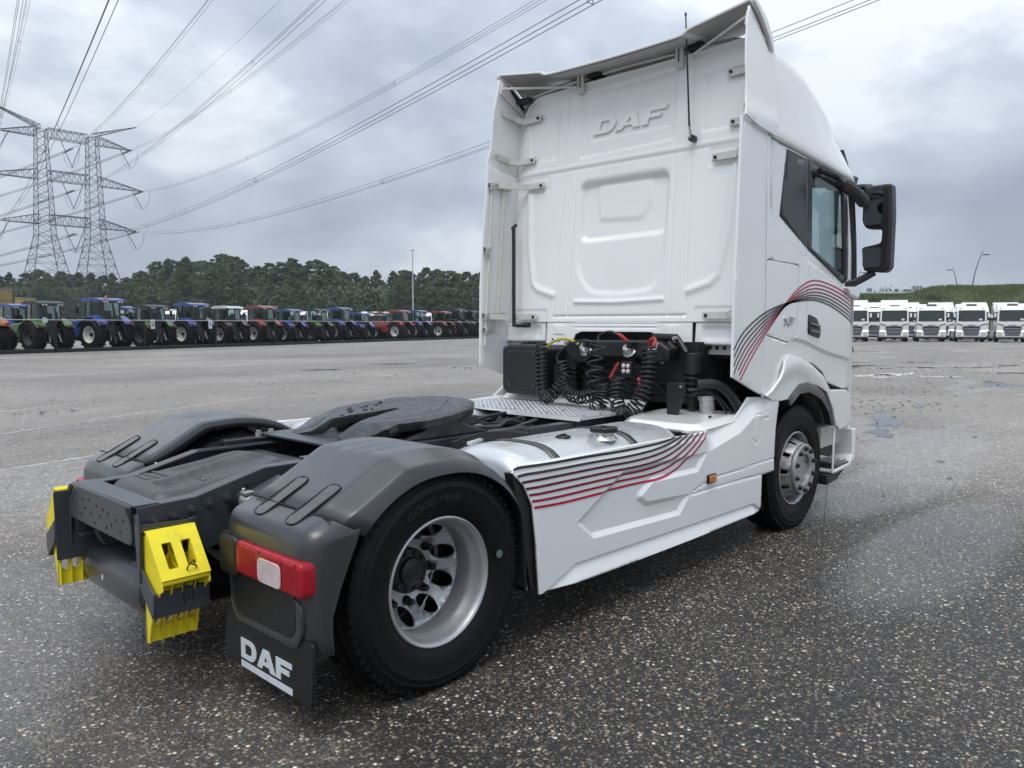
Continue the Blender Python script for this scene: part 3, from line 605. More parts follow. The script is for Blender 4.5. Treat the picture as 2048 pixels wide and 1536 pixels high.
mb = MB(); mb.box((3.45, 0, 1.95), (0.6, 2.2, 0.16)); mb.build('bunk', 'grey_in', truck, bevel=0.03)
mb = MB(); mb.box((3.74, 0, 2.72), (0.03, 2.3, 0.5)); mb.box((3.74, 0, 1.75), (0.03, 2.3, 0.6)); mb.build('cab_curtain', 'grey_in', truck)
# ---- mirrors -----------------------------------------------------------------------
for sg in (-1, 1):
    prof = rpoly([(-1.285, 2.86), (-1.52, 2.865), (-1.535, 2.60), (-1.53, 2.14), (-1.49, 2.10), (-1.31, 2.12), (-1.285, 2.33), (-1.45, 2.36), (-1.455, 2.48), (-1.32, 2.49), (-1.285, 2.55)], 0.03)
    prof = [(-y * sg, z) for y, z in prof]
    mb = MB(); mb.prism(prof, 4.90, 5.04, 'yz'); mo = mb.build('mirror_housing', 'black', truck, bevel=0.030, seg=4)
    for zz0, zz1 in ((2.52, 2.84), (2.15, 2.32)):
        g = rpoly([(sg * 1.305, zz0), (sg * 1.455, zz0), (sg * 1.46, zz1), (sg * 1.305, zz1)], 0.03)
        mb = MB(); mb.prism(g, 4.893, 4.899, 'yz'); mb.build('mirror_pane', 'mirror', mo)
    mb = MB(); mb.tube(smooth_line([(4.80, sg * 1.20, 2.84), (4.92, sg * 1.26, 2.86), (4.97, sg * 1.34, 2.855)], 5), 0.028, 8)
    mb.tube(smooth_line([(4.72, sg * 1.22, 1.99), (4.88, sg * 1.27, 2.03), (4.97, sg * 1.38, 2.11)], 5), 0.034, 8); mb.build('mirror_arm', 'black', mo, split=1)
    mb = MB(); mb.prism([(4.62, 1.975), (4.90, 1.99), (4.96, 1.95), (4.90, 1.87), (4.70, 1.90)], sg * 1.19, sg * 1.285); mb.build('mirror_foot', 'white', truck, bevel=0.02, seg=3)
    mb = MB(); mb.tube(smooth_line([(4.18, sg * 1.36, 2.79), (4.32, sg * 1.38, 2.77), (4.55, sg * 1.39, 2.71), (4.66, sg * 1.38, 2.69)], 4), [0.03] + [0.055] * 11 + [0.03], 10); ko = mb.build('kerb_mirror', 'black', truck)
    mb = MB(); mb.tube([(4.10, sg * 1.22, 2.90), (4.20, sg * 1.30, 2.86), (4.38, sg * 1.37, 2.79)], 0.026, 8); mb.build('kerb_mirror_arm', 'black', ko)
# ---- chassis ---------------------------------------------------------------------
rail_o = [(-1.00, 0.865), (-0.74, 0.875), (-0.40, 0.962), (4.6, 0.962), (4.6, 0.69), (-0.38, 0.69), (-0.72, 0.62), (-1.00, 0.62)]
for sg in (-1, 1):
    mb = MB(); mb.prism(rail_o, sg * 0.382, sg * 0.392); rl = mb.build('frame_rail', 'frame', truck, bevel=0.003)
    top = [(-1.00, 0.866), (-0.74, 0.876), (-0.40, 0.963), (4.6, 0.963)]
    mb = MB()
    mb.sheet([[(x, sg * 0.39, z) for x, z in top], [(x, sg * 0.315, z) for x, z in top]])
    mb.sheet([[(x, sg * 0.39, z - 0.25) for x, z in top], [(x, sg * 0.315, z - 0.25) for x, z in top]])
    mb.build('rail_flange', 'frame', rl, solid=0.008, smooth=0)
    bl = MB()
    for k, x in enumerate((-0.93, -0.85, -0.765, -0.68, -0.595)):
        z = 0.80 + 0.012 * k; bl.cyl((x, sg * 0.39, z), (x, sg * 0.402, z), 0.021, n=14); bl.cyl((x, sg * 0.40, z), (x, sg * 0.415, z), 0.015, n=6); bl.cyl((x, sg * 0.415, z), (x, sg * 0.422, z), 0.008, n=8)
    bl.build('rail_bolt', 'frame', rl, smooth=30, split=3); bl = MB()
    for k in range(9):
        x = 1.55 + k * 0.075; bl.cyl((x, sg * 0.39, 0.90), (x, sg * 0.41, 0.90), 0.016, n=6)
    for k in range(3):
        x = 1.05 + k * 0.075; bl.cyl((x, sg * 0.39, 0.89), (x, sg * 0.41, 0.89), 0.016, n=6)
    bl.build('rail_bolt', 'frame', rl, smooth=30, split=1)
    hb = MB(); hb.cyl((-0.565, sg * 0.391, 0.79), (-0.565, sg * 0.394, 0.79), 0.026, n=18); hb.cyl((-0.50, sg * 0.391, 0.885), (-0.50, sg * 0.394, 0.885), 0.012, n=12); hb.cyl((-0.46, sg * 0.391, 0.80), (-0.46, sg * 0.394, 0.80), 0.012, n=12)
    for k in range(4): hb.cyl((-0.25 + k * 0.045, sg * 0.3815, 0.87), (-0.25 + k * 0.045, sg * 0.379, 0.87), 0.009, n=10)
    hb.build('rail_hole', 'deep', rl, split=1)
    # fifth-wheel sub-frame angle on each rail
    mb = MB(); mb.box((0.62, sg * 0.415, 0.985), (1.65, 0.07, 0.012)); mb.box((0.62, sg * 0.40, 0.93), (1.65, 0.012, 0.11)); so = mb.build('mounting_angle', 'frame', truck, bevel=0.002)
    mb = MB()
    for x in (0.02, 0.10): mb.cyl((x, sg * 0.43, 0.99), (x, sg * 0.43, 1.01), 0.020, n=10); mb.cyl((x, sg * 0.43, 1.0), (x, sg * 0.43, 1.025), 0.015, n=6)
    mb.build('mounting_bolt', 'steel', so, split=2)
    mb = MB()
    for k in range(8): mb.cyl((-0.15 + k * 0.06, sg * 0.43, 0.9912), (-0.15 + k * 0.06, sg * 0.43, 0.9925), 0.008, n=8)
    mb.build('angle_hole', 'deep', so, split=1)
# rear cross-member with its folded top and pierced face
mb = MB(); mb.prism(rpoly([(-0.372, 0.875), (0.372, 0.875), (0.385, 0.84), (0.385, 0.72), (0.36, 0.70), (-0.36, 0.70), (-0.385, 0.72), (-0.372, 0.84)], 0.012), -1.025, -1.012, 'yz')
cm = mb.build('rear_cross_member', 'frame', truck, bevel=0.006, seg=3)
mb = MB(); mb.box((-0.955, 0, 0.870), (0.11, 0.76, 0.010)); mb.build('cross_member_flange', 'frame', cm, bevel=0.003)
mb = MB(); hs = random.Random(3)
for y, z in ((0.31, 0.835), (0.28, 0.79), (0.345, 0.80), (0.2, 0.82), (0.17, 0.78), (0.12, 0.825), (0.09, 0.77), (0.02, 0.815), (-0.02, 0.77), (-0.06, 0.81), (-0.12, 0.80), (-0.16, 0.755), (-0.22, 0.79), (-0.26, 0.74), (-0.30, 0.80), (0.05, 0.73), (-0.1, 0.735), (0.22, 0.745)):
    mb.cyl((-1.0265, y, z), (-1.022, y, z), 0.0075, n=10)
mb.build('punched_hole', 'deep', cm, split=1)
for sg in (-1, 1):
    mb = MB(); mb.prism([(sg * 0.372, 0.868), (sg * 0.386, 0.83), (sg * 0.392, 0.80), (sg * 0.330, 0.86)], -1.029, -1.02, 'yz'); mb.build('corner_opening', 'deep', cm)
# moulded cover between the rails
cov_o = rpoly([(-0.895, 0.25), (-0.895, -0.25), (-0.83, -0.292), (-0.30, -0.285), (-0.16, -0.22), (-0.12, 0.0), (-0.16, 0.22), (-0.30, 0.285), (-0.83, 0.292)], 0.05)
valley = [(-0.78, 0.02), (-0.80, -0.20), (-0.70, -0.235), (-0.20, -0.13), (-0.15, 0.05), (-0.40, 0.09)]
def covfn(a, b):
    z = np.interp(a, [-0.95, -0.7, -0.4, -0.25, -0.1], [0.846, 0.852, 0.893, 0.92, 0.915]) + 0.040 * sstep(-sdf(a, b, cov_o) / 0.055)
    v = sstep(-sdf(a, b, valley) / 0.025); z = z - 0.026 * v
    v2 = sstep(-sdf(a, b, [(-0.62, 0.20), (-0.60, 0.11), (-0.2, 0.14), (-0.2, 0.17)]) / 0.02); z = z - 0.012 * v2
    el = np.sqrt(((a + 0.55) / 0.115) ** 2 + ((b + 0.07) / 0.075) ** 2); z = z + 0.004 * np.exp(-((el - 1) / 0.06) ** 2)
    return np.c_[a, b, z]
M['cover'] = pm('cover_plastic', (0.062, 0.064, 0.068), 0.45, var=0.12, vscale=9, bump=0.2, bscale=400, dirt=((0.10, 0.10, 0.098), 11.0, 0.58, 0.5))
cov = panel('chassis_cover', 'cover', truck, cov_o, covfn, step=0.012, solid=0.006, smooth=40)
wordmark(cov, 'plastic', lambda a, b: covfn(-0.575 + b * 1.0 + 0 * a, -0.005 - a) + np.array([0, 0, 0.003]), 0.05, 0.004, sx=0.62, gap=0.08)
for i in range(3):
    for k in range(5):
        mb = MB(); mb.box((-0.76 + i * 0.045, 0.235 - k * 0.034, float(covfn(np.array([-0.76 + i * 0.045]), np.array([0.235 - k * 0.034]))[0][2]) + 0.001), (0.026, 0.020, 0.004)); mb.build('embossed_block', 'plastic', cov)
# transverse air tank, bracket and pipe under the tail
mb = MB(); pr = [(0.0, 0.0), (0.06, 0.004), (0.105, 0.022), (0.130, 0.055), (0.135, 0.10), (0.135, 0.78), (0.12, 0.84), (0.06, 0.87), (0.0, 0.875)]
mb.lathe(pr, (-0.83, 0.60, 0.43), (0, -1, 0), 40); at = mb.build('air_tank', 'plastic', truck, smooth=40)
mb = MB(); mb.cyl((-0.966, 0.16, 0.43), (-0.964, 0.16, 0.43), 0.014, n=14); mb.build('tank_plug', 'clear_lens', at)
mb = MB(); mb.tube([(-0.80, 0.30, 0.60), (-0.84, 0.0, 0.60), (-0.84, -0.34, 0.61)], 0.028, 10); mb.build('cross_tube', 'frame', truck)
mb = MB(); mb.prism(rpoly([(-0.93, 0.70), (-0.86, 0.72), (-0.82, 0.62), (-0.84, 0.55), (-0.92, 0.56), (-0.95, 0.63)], 0.02), 0.26, 0.31); mb.build('shackle', 'frame', truck, bevel=0.008)
mb = MB()
for x, y, z, r in ((-0.80, 0.12, 0.63, 0.05), (-0.80, -0.05, 0.64, 0.035), (-0.86, 0.22, 0.62, 0.03)): mb.cyl((x, y, z), (x, y - 0.08, z), r, n=12)
mb.build('valve_block', 'black', truck, bevel=0.004, split=1)
# cross-members, axle, prop shaft: the dark clutter between the rails
mb = MB()
for x in (-0.1, 0.95, 2.2, 3.2): mb.box((x, 0, 0.84), (0.12, 0.77, 0.18))
mb.build('cross_member', 'frame', truck, split=1)
mb = MB(); mb.cyl((0, -0.9, 0.49), (0, 0.9, 0.49), 0.10, n=18); mb.lathe([(0.0, -0.2), (0.14, -0.18), (0.22, -0.05), (0.22, 0.05), (0.14, 0.18), (0, 0.2)], (0, 0, 0.5), (1, 0, 0), 24); mb.build('rear_axle', 'deep', truck)
mb = MB(); mb.cyl((0.2, 0, 0.52), (3.0, 0, 0.68), 0.06, n=14); mb.build('prop_shaft', 'deep', truck)
mb = MB(); mb.cyl((3.829, -0.95, 0.47), (3.829, 0.95, 0.47), 0.07, n=14); mb.build('front_axle', 'deep', truck)
mb = MB(); mb.box((3.95, 0.0, 1.05), (1.5, 1.3, 0.66)); mb.box((3.3, 0.0, 0.9), (0.6, 0.7, 0.4)); mb.build('engine', 'deep', truck, bevel=0.05)
mb = MB(); mb.box((3.12, 0.1, 1.30), (0.25, 1.9, 0.36)); mb.build('cab_underside', 'deep', truck)
cr = random.Random(11)
for k in range(26):
    x = cr.uniform(1.05, 1.92); y = cr.uniform(-0.33, 0.33); z = cr.uniform(0.86, 0.95); s = cr.uniform(0.03, 0.08)
    mb = MB()
    if k % 3: mb.box((x, y, z), (s * cr.uniform(0.8, 1.8), s, s), rz=cr.uniform(-0.3, 0.3))
    else: mb.cyl((x, y, z - 0.04), (x, y, z + 0.035), s * 0.4, n=10); mb.cyl((x, y, z + 0.03), (x, y, z + 0.05), s * 0.25, n=8)
    mb.build('valve', ['frame', 'black', 'black', 'steel'][k % 4] if k % 8 else 'putty', truck, bevel=0.004)
for k in range(14):
    y = cr.uniform(-0.34, 0.34); P = [(0.95, y, 0.93)]
    for j in range(4): y = max(-0.36, min(0.36, y + cr.uniform(-0.12, 0.12))); P.append((1.15 + j * 0.24, y, cr.uniform(0.88, 0.985)))
    mb = MB(); mb.tube(smooth_line(P, 6), cr.choice([0.008, 0.011, 0.014]), 7); mb.build('air_pipe', cr.choice(['black', 'frame', 'black']), truck)
mb = MB(); mb.tube(smooth_line([(1.35, -0.28, 0.985), (1.15, -0.25, 0.995), (1.08, -0.19, 1.0), (1.15, -0.13, 1.0), (1.6, 0.10, 0.995), (1.9, 0.2, 0.99)], 6), 0.013, 8); mb.build('release_bar', 'frame', truck)
mb = MB(); mb.tube(smooth_line([(-0.05, 0.30, 0.83), (-0.2, 0.33, 0.86), (-0.32, 0.30, 0.90), (-0.42, 0.20, 0.86), (-0.52, 0.14, 0.83)], 8), 0.015, 8); mb.tube(smooth_line([(0.3, 0.32, 0.90), (0.0, 0.33, 0.91), (-0.18, 0.32, 0.90), (-0.33, 0.25, 0.87), (-0.45, 0.17, 0.85)], 8), 0.013, 8); mb.build('chassis_cable', 'black', truck, split=1)
# ---- fifth wheel -------------------------------------------------------------------
fx, fr_ = 0.72, 0.48
ol = [(fx + fr_ * math.cos(rad(a)), fr_ * math.sin(rad(a))) for a in range(-128, 129, 8)]
ol += [(0.36, 0.385), (0.18, 0.32), (0.165, 0.24), (0.185, 0.14), (0.34, 0.125), (0.62, 0.042)] + [(0.69 + 0.038 * math.cos(rad(a)), 0.038 * math.sin(rad(a))) for a in (90, 45, 0, -45, -90)] + [(0.62, -0.042), (0.34, -0.125), (0.185, -0.14), (0.165, -0.24), (0.18, -0.32), (0.36, -0.385)]
def fwfn(a, b):
    z = 1.136 + 0.10 * (a - 0.71) - 0.17 * np.maximum(0, 0.36 - a) - 0.20 * np.maximum(0, np.sqrt((a - fx) ** 2 + b ** 2) - 0.42)
    z = z - 0.004 * sstep((np.abs(np.sqrt((a - fx) ** 2 + b ** 2) - 0.30) - 0.0) / 0.02) + 0.0012 * np.sin(a * 31 + 2 * np.sin(b * 17)) * np.cos(b * 27)
    rr = np.sqrt((a - fx) ** 2 + b ** 2); z = z + 0.004 * np.clip((rr - 0.40) / 0.05, 0, 1) * (0.5 + 0.5 * np.sin(np.arctan2(b, a - fx) * 23 + 3 * np.sin(a * 19)))
    return np.c_[a, b, z]
fw = panel('fifth_wheel', 'grease', truck, ol, fwfn, step=0.02, solid=0.050, smooth=50, bevel=0.010)
mb = MB(); mb.box((0.78, 0, 1.02), (0.6, 0.62, 0.05)); mb.box((0.88, 0, 1.06), (0.4, 0.7, 0.06)); mb.build('coupling_underside', 'grease', fw, bevel=0.01)
for sg in (-1, 1):
    mb = MB(); mb.prism([(0.42, 0.99), (1.12, 0.99), (0.96, 1.04), (0.84, 1.09), (0.66, 1.09), (0.56, 1.04)], sg * 0.30, sg * 0.42); mb.build('pedestal', 'grease', fw, bevel=0.012)
mb = MB(); mb.box((0.35, 0.10, 1.0), (0.62, 0.72, 0.014)); mb.build('base_plate', 'frame', fw, bevel=0.003)
mb = MB(); lr = random.Random(5)
for k in range(60):
    a = lr.gauss(2.2, 0.8); q = lr.uniform(0.16, 0.34); x = fx + q * math.cos(a); y = q * math.sin(a)
    if x < 0.40 or (abs(y) < 0.13 and x < 0.75): continue
    s = lr.uniform(0.002, 0.008); z = float(fwfn(np.array([x]), np.array([y]))[0][2]); mb.box((x, y, z + s * 0.2), (s * 2.2, s * 1.5, s), rz=a)
o_ = mb.build('grease_lump', 'grease', fw, bevel=0.003); o_['kind'] = 'stuff'
# ---- walkway, tank, covers ------------------------------------------------------------
wk_o = [(1.97, -0.47), (2.72, -0.47), (2.72, 1.02), (2.05, 1.02)]
wk = panel('walkway', 'alu', truck, wk_o, lambda a, b: np.c_[a, b, np.full(a.shape, 1.0)], step=9, solid=0.02, smooth=0, bevel=0.004)
mb = MB()
for i in range(30):
    for j in range(58):
        x = 2.01 + i * 0.0235; y = -0.45 + j * 0.0252 + (0.0126 if i % 2 else 0)
        if y > 1.0 or x < 2.06 and y > 0.95: continue
        c_, s_ = (0.7, 0.7) if (i + j) % 2 else (0.7, -0.7); a = 0.0125; b = 0.0042
        mb.add([(x - a * c_, y - a * s_, 1.0005), (x + b * s_, y - b * c_, 1.0005), (x + a * c_, y + a * s_, 1.0005), (x - b * s_, y + b * c_, 1.0005), (x, y, 1.0035)], [(0, 1, 4), (1, 2, 4), (2, 3, 4), (3, 0, 4)])
o_ = mb.build('tread_pattern', 'alu', wk, smooth=0); o_['kind'] = 'stuff'
mb = MB(); mb.prism([(2.70, 1.0), (2.74, 1.0), (2.80, 1.055), (2.78, 1.06)], -0.46, 1.0); mb.build('walkway_upstand', 'white', wk)
mb = MB(); mb.prism([(1.965, 0.975), (1.965, 1.004), (1.955, 1.004), (1.955, 0.975)], -0.46, 0.3); mb.build('walkway_edge', 'white', wk)
mb = MB()
for k in range(16): mb.cyl((2.06 + (k % 4) * 0.19, -0.42 + (k // 4) * 0.34, 1.0), (2.06 + (k % 4) * 0.19, -0.42 + (k // 4) * 0.34, 1.006), 0.008, n=8)
mb.build('walkway_screw', 'black', wk, split=1)
def tank(sg):
    # rounded-square tank along X
    sec = []
    for k in range(40):
        a = 2 * math.pi * k / 40; c_, s_ = math.cos(a), math.sin(a); q = (abs(c_) ** 3.2 + abs(s_) ** 3.2) ** (-1 / 3.2); sec.append((q * c_, q * s_))
    rows = []
    for x, k in ((0.60, 0.0), (0.60, 0.80), (0.615, 0.90), (0.65, 0.965), (0.70, 0.995), (0.76, 1.0), (2.10, 1.0), (2.16, 0.96), (2.18, 0.85), (2.18, 0.0)):
        rows.append([(x, sg * (0.845 + 0.335 * k * c_), 0.675 + 0.315 * k * s_) for c_, s_ in sec])
    mb = MB(); mb.sheet(rows, closed=True); t = mb.build('fuel_tank', 'tank', truck, smooth=50)
    for x in (0.92, 1.66):
        mb = MB(); mb.sheet([[(xx, sg * (0.845 + 0.342 * c_), 0.675 + 0.322 * s_) for c_, s_ in sec] for xx in (x - 0.03, x + 0.03)], closed=True); mb.build('tank_strap', 'plastic', t, solid=0.006)
    return t
tk = tank(-1); tank(1)
def sec_z(y):
    u = min(0.999, abs((abs(y) - 0.845) / 0.335)); return 0.675 + 0.315 * (1 - u ** 3.2) ** (1 / 3.2)
yc = -1.03; zc0 = sec_z(yc)
mb = MB(); mb.cyl((1.47, yc, zc0 - 0.02), (1.47, yc, zc0 + 0.035), 0.062, n=24); mb.lathe([(0.085, -0.01), (0.07, 0.006), (0.062, 0.02)], (1.47, yc, zc0), (0, 0, 1), 24); fn_ = mb.build('filler_neck', 'steel', tk)
mb = MB(); cp = []
for k in range(48):
    a = 2 * math.pi * k / 48; r = 0.078 + (0.010 if (k // 4) % 2 else 0); cp.append((1.47 + r * math.cos(a), yc + r * math.sin(a)))
mb.prism(cp, zc0 + 0.035, zc0 + 0.062, 'xy'); mb.box((1.47, yc, zc0 + 0.066), (0.03, 0.022, 0.010)); mb.build('filler_cap', 'black', fn_, bevel=0.004)
mb = MB(); mb.lathe([(0.0, 0.012), (0.04, 0.012), (0.045, 0.006), (0.046, 0)], (1.22, -0.92, sec_z(-0.92)), (0, 0, 1), 20); mb.box((1.22, -0.92, sec_z(-0.92) + 0.016), (0.05, 0.012, 0.01)); mb.build('level_sender', 'black', tk)
mb = MB(); mb.tube(smooth_line([(0.72, -0.50, 0.97), (0.9, -0.55, 1.01), (1.05, -0.62, 1.015), (1.16, -0.70, 1.0)], 6), 0.006, 6); mb.build('sender_cable', 'black', tk)
mb = MB(); mb.box((0.86, -0.55, 0.965), (0.16, 0.03, 0.02), rz=0.35); mb.build('tank_bracket', 'putty', tk, bevel=0.003)
# painted cover over the exhaust box, right side, and battery cover on the left
for sg in (-1, 1):
    co = rpoly([(2.24, -0.64), (2.42, -0.52), (3.05, -0.52), (3.08, -1.15), (2.95, -1.215), (2.30, -1.225), (2.23, -1.15)], 0.06)
    co = [(a, b * -sg) for a, b in co]
    if sg > 0: co = co[::-1]
    cv = panel('box_cover', 'white', truck, co, lambda a, b: np.c_[a, b, 0.985 + 0.02 * np.clip((a - 2.3) / 0.5, 0, 1) - 0.035 * sstep((0.05 + sdf(a, b, co)) / 0.05) ], step=0.03, solid=0.02, bevel=0.006)
    mb = MB(); mb.box((2.7, sg * 0.87, 0.72), (0.80, 0.62, 0.36)); mb.build('exhaust_box', 'deep', truck, bevel=0.02)
    mb = MB(); mb.box((2.31, sg * 0.93, 0.905), (0.05, 0.50, 0.03)); mb.build('box_ledge', 'plastic', truck)
    mb = MB()
    for k in range(8): mb.cyl((2.283, sg * (0.70 + k * 0.065), 0.93), (2.30, sg * (0.70 + k * 0.065), 0.93), 0.014, n=8)
    mb.build('ledge_clip', 'steel', truck, split=1)
    mb = MB(); mb.cyl((2.285, sg * 0.73, 0.84), (2.30, sg * 0.73, 0.84), 0.02, n=12); mb.build('ledge_bolt', 'steel', truck)
mb = MB()
for x, y in ((2.36, -0.62), (2.62, -1.10), (2.95, -0.75)): mb.cyl((x, y, 0.995), (x, y, 1.012), 0.012, n=8)
mb.build('cover_screw', 'black', truck, split=1)
# ---- black box, hose rail, coiled lines ---------------------------------------------
box_o = rpoly([(0.93, 1.44), (0.86, 1.475), (0.47, 1.475), (0.43, 1.44), (0.43, 1.10), (0.47, 1.055), (0.88, 1.05), (0.93, 1.09)], 0.02)
mb = MB(); mb.prism(box_o, 2.62, 2.95, 'yz'); bx = mb.build('air_intake_box', 'black', truck, bevel=0.018, seg=3)
mb = MB(); mb.prism(rpoly([(0.86, 1.43), (0.50, 1.43), (0.50, 1.10), (0.86, 1.10)], 0.03), 2.612, 2.625, 'yz'); mb.build('box_lid', 'black', bx, bevel=0.008)
mb = MB()
for y, z in ((0.83, 1.41), (0.55, 1.41), (0.83, 1.14), (0.55, 1.14)): mb.cyl((2.604, y, z), (2.616, y, z), 0.014, n=12)
mb.build('lid_screw', 'frame', bx, split=1)
mb = MB(); mb.prism([(0.94, 1.46), (0.96, 1.43), (0.95, 1.39), (0.93, 1.40)], 2.66, 2.70, 'yz'); m_, t_, b_ = newmat('blue_cap'); b_.inputs['Base Color'].default_value = (0.03, 0.10, 0.32, 1); M['blue_cap'] = m_
mb.build('washer_cap', 'blue_cap', bx)
mb = MB(); mb.box((2.80, 0.36, 1.20), (0.22, 0.12, 0.22)); mb.build('box_side', 'black', bx, bevel=0.02)
hr_o = rpoly([(0.26, 1.52), (-0.60, 1.53), (-0.71, 1.47), (-0.70, 1.38), (-0.54, 1.36), (-0.46, 1.40), (0.02, 1.40), (0.10, 1.34), (0.22, 1.35), (0.28, 1.42)], 0.025)
mb = MB(); mb.prism(hr_o, 2.70, 2.86, 'yz'); hr = mb.build('hose_rail', 'black', truck, bevel=0.018, seg=3)
mb = MB(); mb.prism([(0.30, 1.50), (-0.85, 1.52), (-0.85, 1.05), (0.40, 1.05)], 2.88, 2.96, 'yz'); mb.build('gearbox_screen', 'deep', truck)
mb = MB(); mb.tube([(2.82, -0.50, 1.555), (2.82, -0.70, 1.55)], 0.03, 10); mb.tube([(2.83, -0.70, 1.55), (2.80, -0.80, 1.44)], 0.022, 10); mb.build('cab_tilt_arm', 'black', truck, split=1)
mb = MB()
for y, z, x in ((-0.71, 1.548, 2.79), (0.25, 1.50, 2.69)): mb.cyl((x, y, z), (x - 0.03, y, z), 0.016, n=10)
mb.build('rail_cap_bolt', 'steel', hr, split=1)
for y in (0.06, -0.36):
    mb = MB(); mb.lathe([(0.0, 0.05), (0.03, 0.05), (0.04, 0.03), (0.042, 0.0), (0.055, -0.01)], (2.69, y, 1.45), (-0.8, 0, 0.6), 16); q = mb.build('coupling_head', 'steel', hr, bevel=0.003)
    mb = MB(); mb.cyl((2.665, y - 0.02, 1.475), (2.66, y - 0.035, 1.525), 0.026, n=12); mb.build('plug', 'black', q)
mb = MB(); mb.prism([(-0.56, 1.515), (-0.62, 1.515), (-0.60, 1.46), (-0.53, 1.46)], 2.69, 2.702, 'yz'); mb.build('rail_label', 'letter', hr)
def coil(path, R_, turns, wr, name, mat):
    """helix of radius R_ wound round a smooth path"""
    P = [Vector(p) for p in smooth_line(path, 14)]; ln = [0]
    for a, b in zip(P[:-1], P[1:]): ln.append(ln[-1] + (b - a).length)
    n = int(turns * 14); pts = []
    ref = Vector((0, 1, 0.01)); prevn = None
    for i in range(n + 1):
        s = ln[-1] * i / n; k = max(j for j in range(len(ln)) if ln[j] <= s + 1e-9); k = min(k, len(P) - 2)
        t = (s - ln[k]) / max(1e-9, ln[k + 1] - ln[k]); p = P[k].lerp(P[k + 1], t); T = (P[min(k + 2, len(P) - 1)] - P[max(k - 1, 0)]).normalized()
        a = (ref if prevn is None else prevn); a = (a - T * a.dot(T)).normalized(); prevn = a; b = T.cross(a); th = 2 * math.pi * turns * i / n
        pts.append(p + (a * math.cos(th) + b * math.sin(th)) * R_ * (1 + 0.06 * math.sin(i * 0.21)))
    mb = MB(); mb.tube(pts, wr, 6); return mb.build(name, mat, truck, smooth=180)
X = 2.58
coil([(X, 0.43, 1.50), (X - .02, 0.415, 1.40), (X - .04, 0.40, 1.22), (X - .05, 0.37, 1.08), (X - .07, 0.28, 1.07), (X - .03, 0.20, 1.17), (X, 0.15, 1.25)], 0.046, 22, 0.0075, 'coiled_air_line', 'black')
coil([(X, 0.22, 1.36), (X, 0.19, 1.25), (X - .02, 0.15, 1.13), (X - .04, 0.05, 1.08), (X - .03, -0.06, 1.085), (X - .02, -0.13, 1.12)], 0.050, 18, 0.0078, 'coiled_air_line', 'black')
coil([(X - .04, -0.155, 1.50), (X - .05, -0.16, 1.35), (X - .07, -0.17, 1.20), (X - .08, -0.17, 1.07)], 0.064, 5.5, 0.0085, 'coiled_cable', 'black')
coil([(X - .06, -0.25, 1.20), (X - .07, -0.26, 1.13), (X - .10, -0.24, 1.04), (X - .10, -0.19, 1.02)], 0.055, 9, 0.0078, 'coiled_cable', 'black')
coil([(X - .06, -0.38, 1.26), (X - .07, -0.385, 1.17), (X - .10, -0.40, 1.08), (X - .14, -0.48, 0.995), (X - .12, -0.57, 1.04), (X - .06, -0.62, 1.18), (X - .02, -0.63, 1.34), (X, -0.62, 1.48)], 0.052, 25, 0.008, 'coiled_air_line', 'black')
mb = MB(); mb.tube(smooth_line([(2.66, -0.37, 1.515), (2.63, -0.31, 1.57), (2.62, -0.22, 1.595), (2.60, -0.14, 1.56), (2.58, -0.15, 1.50)], 8), 0.010, 7); mb.build('cable_loop', 'black', truck)
mb = MB(); mb.tube(smooth_line([(2.66, -0.365, 1.52), (2.64, -0.335, 1.555), (2.63, -0.30, 1.578)], 6), 0.014, 8); mb.build('red_sleeve', 'red_hose', truck)
mb = MB(); mb.tube(smooth_line([(2.69, -0.56, 1.47), (2.66, -0.575, 1.53), (2.64, -0.62, 1.545), (2.60, -0.655, 1.52), (2.59, -0.655, 1.48)], 6), [0.016] * 13 + [0.012] * 12, 8); mb.build('red_line_end', 'red_hose', truck)
mb = MB(); mb.tube(smooth_line([(2.70, 0.14, 1.49), (2.67, 0.21, 1.525), (2.63, 0.28, 1.53), (2.60, 0.35, 1.50), (2.59, 0.40, 1.45)], 6), 0.012, 8); mb.build('yellow_line_end', 'yel_hose', truck)
mb = MB(); mb.tube(smooth_line([(2.66, 0.03, 1.53), (2.62, 0.14, 1.50), (2.60, 0.24, 1.44), (2.58, 0.27, 1.37), (2.58, 0.22, 1.33)], 8), 0.010, 7); mb.build('cable_loop', 'black', truck)
mb = MB(); mb.tube([(2.60, -0.33, 1.36), (2.57, -0.27, 1.24)], 0.012, 8); mb.build('red_grip', 'red_hose', truck)
mb = MB(); mb.tube([(2.66, -0.47, 1.245), (2.62, -0.53, 1.16)], 0.014, 8); mb.build('red_grip', 'red_hose', truck)
mb = MB(); mb.prism(rpoly([(-0.36, 1.37), (-0.46, 1.37), (-0.46, 1.265), (-0.36, 1.265)], 0.015), 2.58, 2.62, 'yz'); wl = mb.build('work_lamp', 'black', truck, bevel=0.006)
for y in (-0.39, -0.43):
    for z in (1.338, 1.298):
        mb = MB(); mb.lathe([(0.0, 0.010), (0.012, 0.008), (0.018, 0.0)], (2.577, y, z), (-1, 0, 0), 12); mb.build('lamp_lens', 'clear_lens', wl)
for y in (0.30, -0.83):
    mb = MB(); mb.cyl((2.84, y, 1.28), (2.84, y, 1.44), 0.065, n=20); q = mb.build('spring_cap', 'black', truck, bevel=0.006)
    mb = MB(); pts = [(2.84 + 0.055 * math.cos(t * 0.45), y + 0.055 * math.sin(t * 0.45), 1.28 - t * 0.0031) for t in range(60)]; mb.tube(pts, 0.011, 6); mb.cyl((2.84, y, 1.02), (2.84, y, 1.28), 0.035, n=12); mb.build('cab_spring', 'black', q)
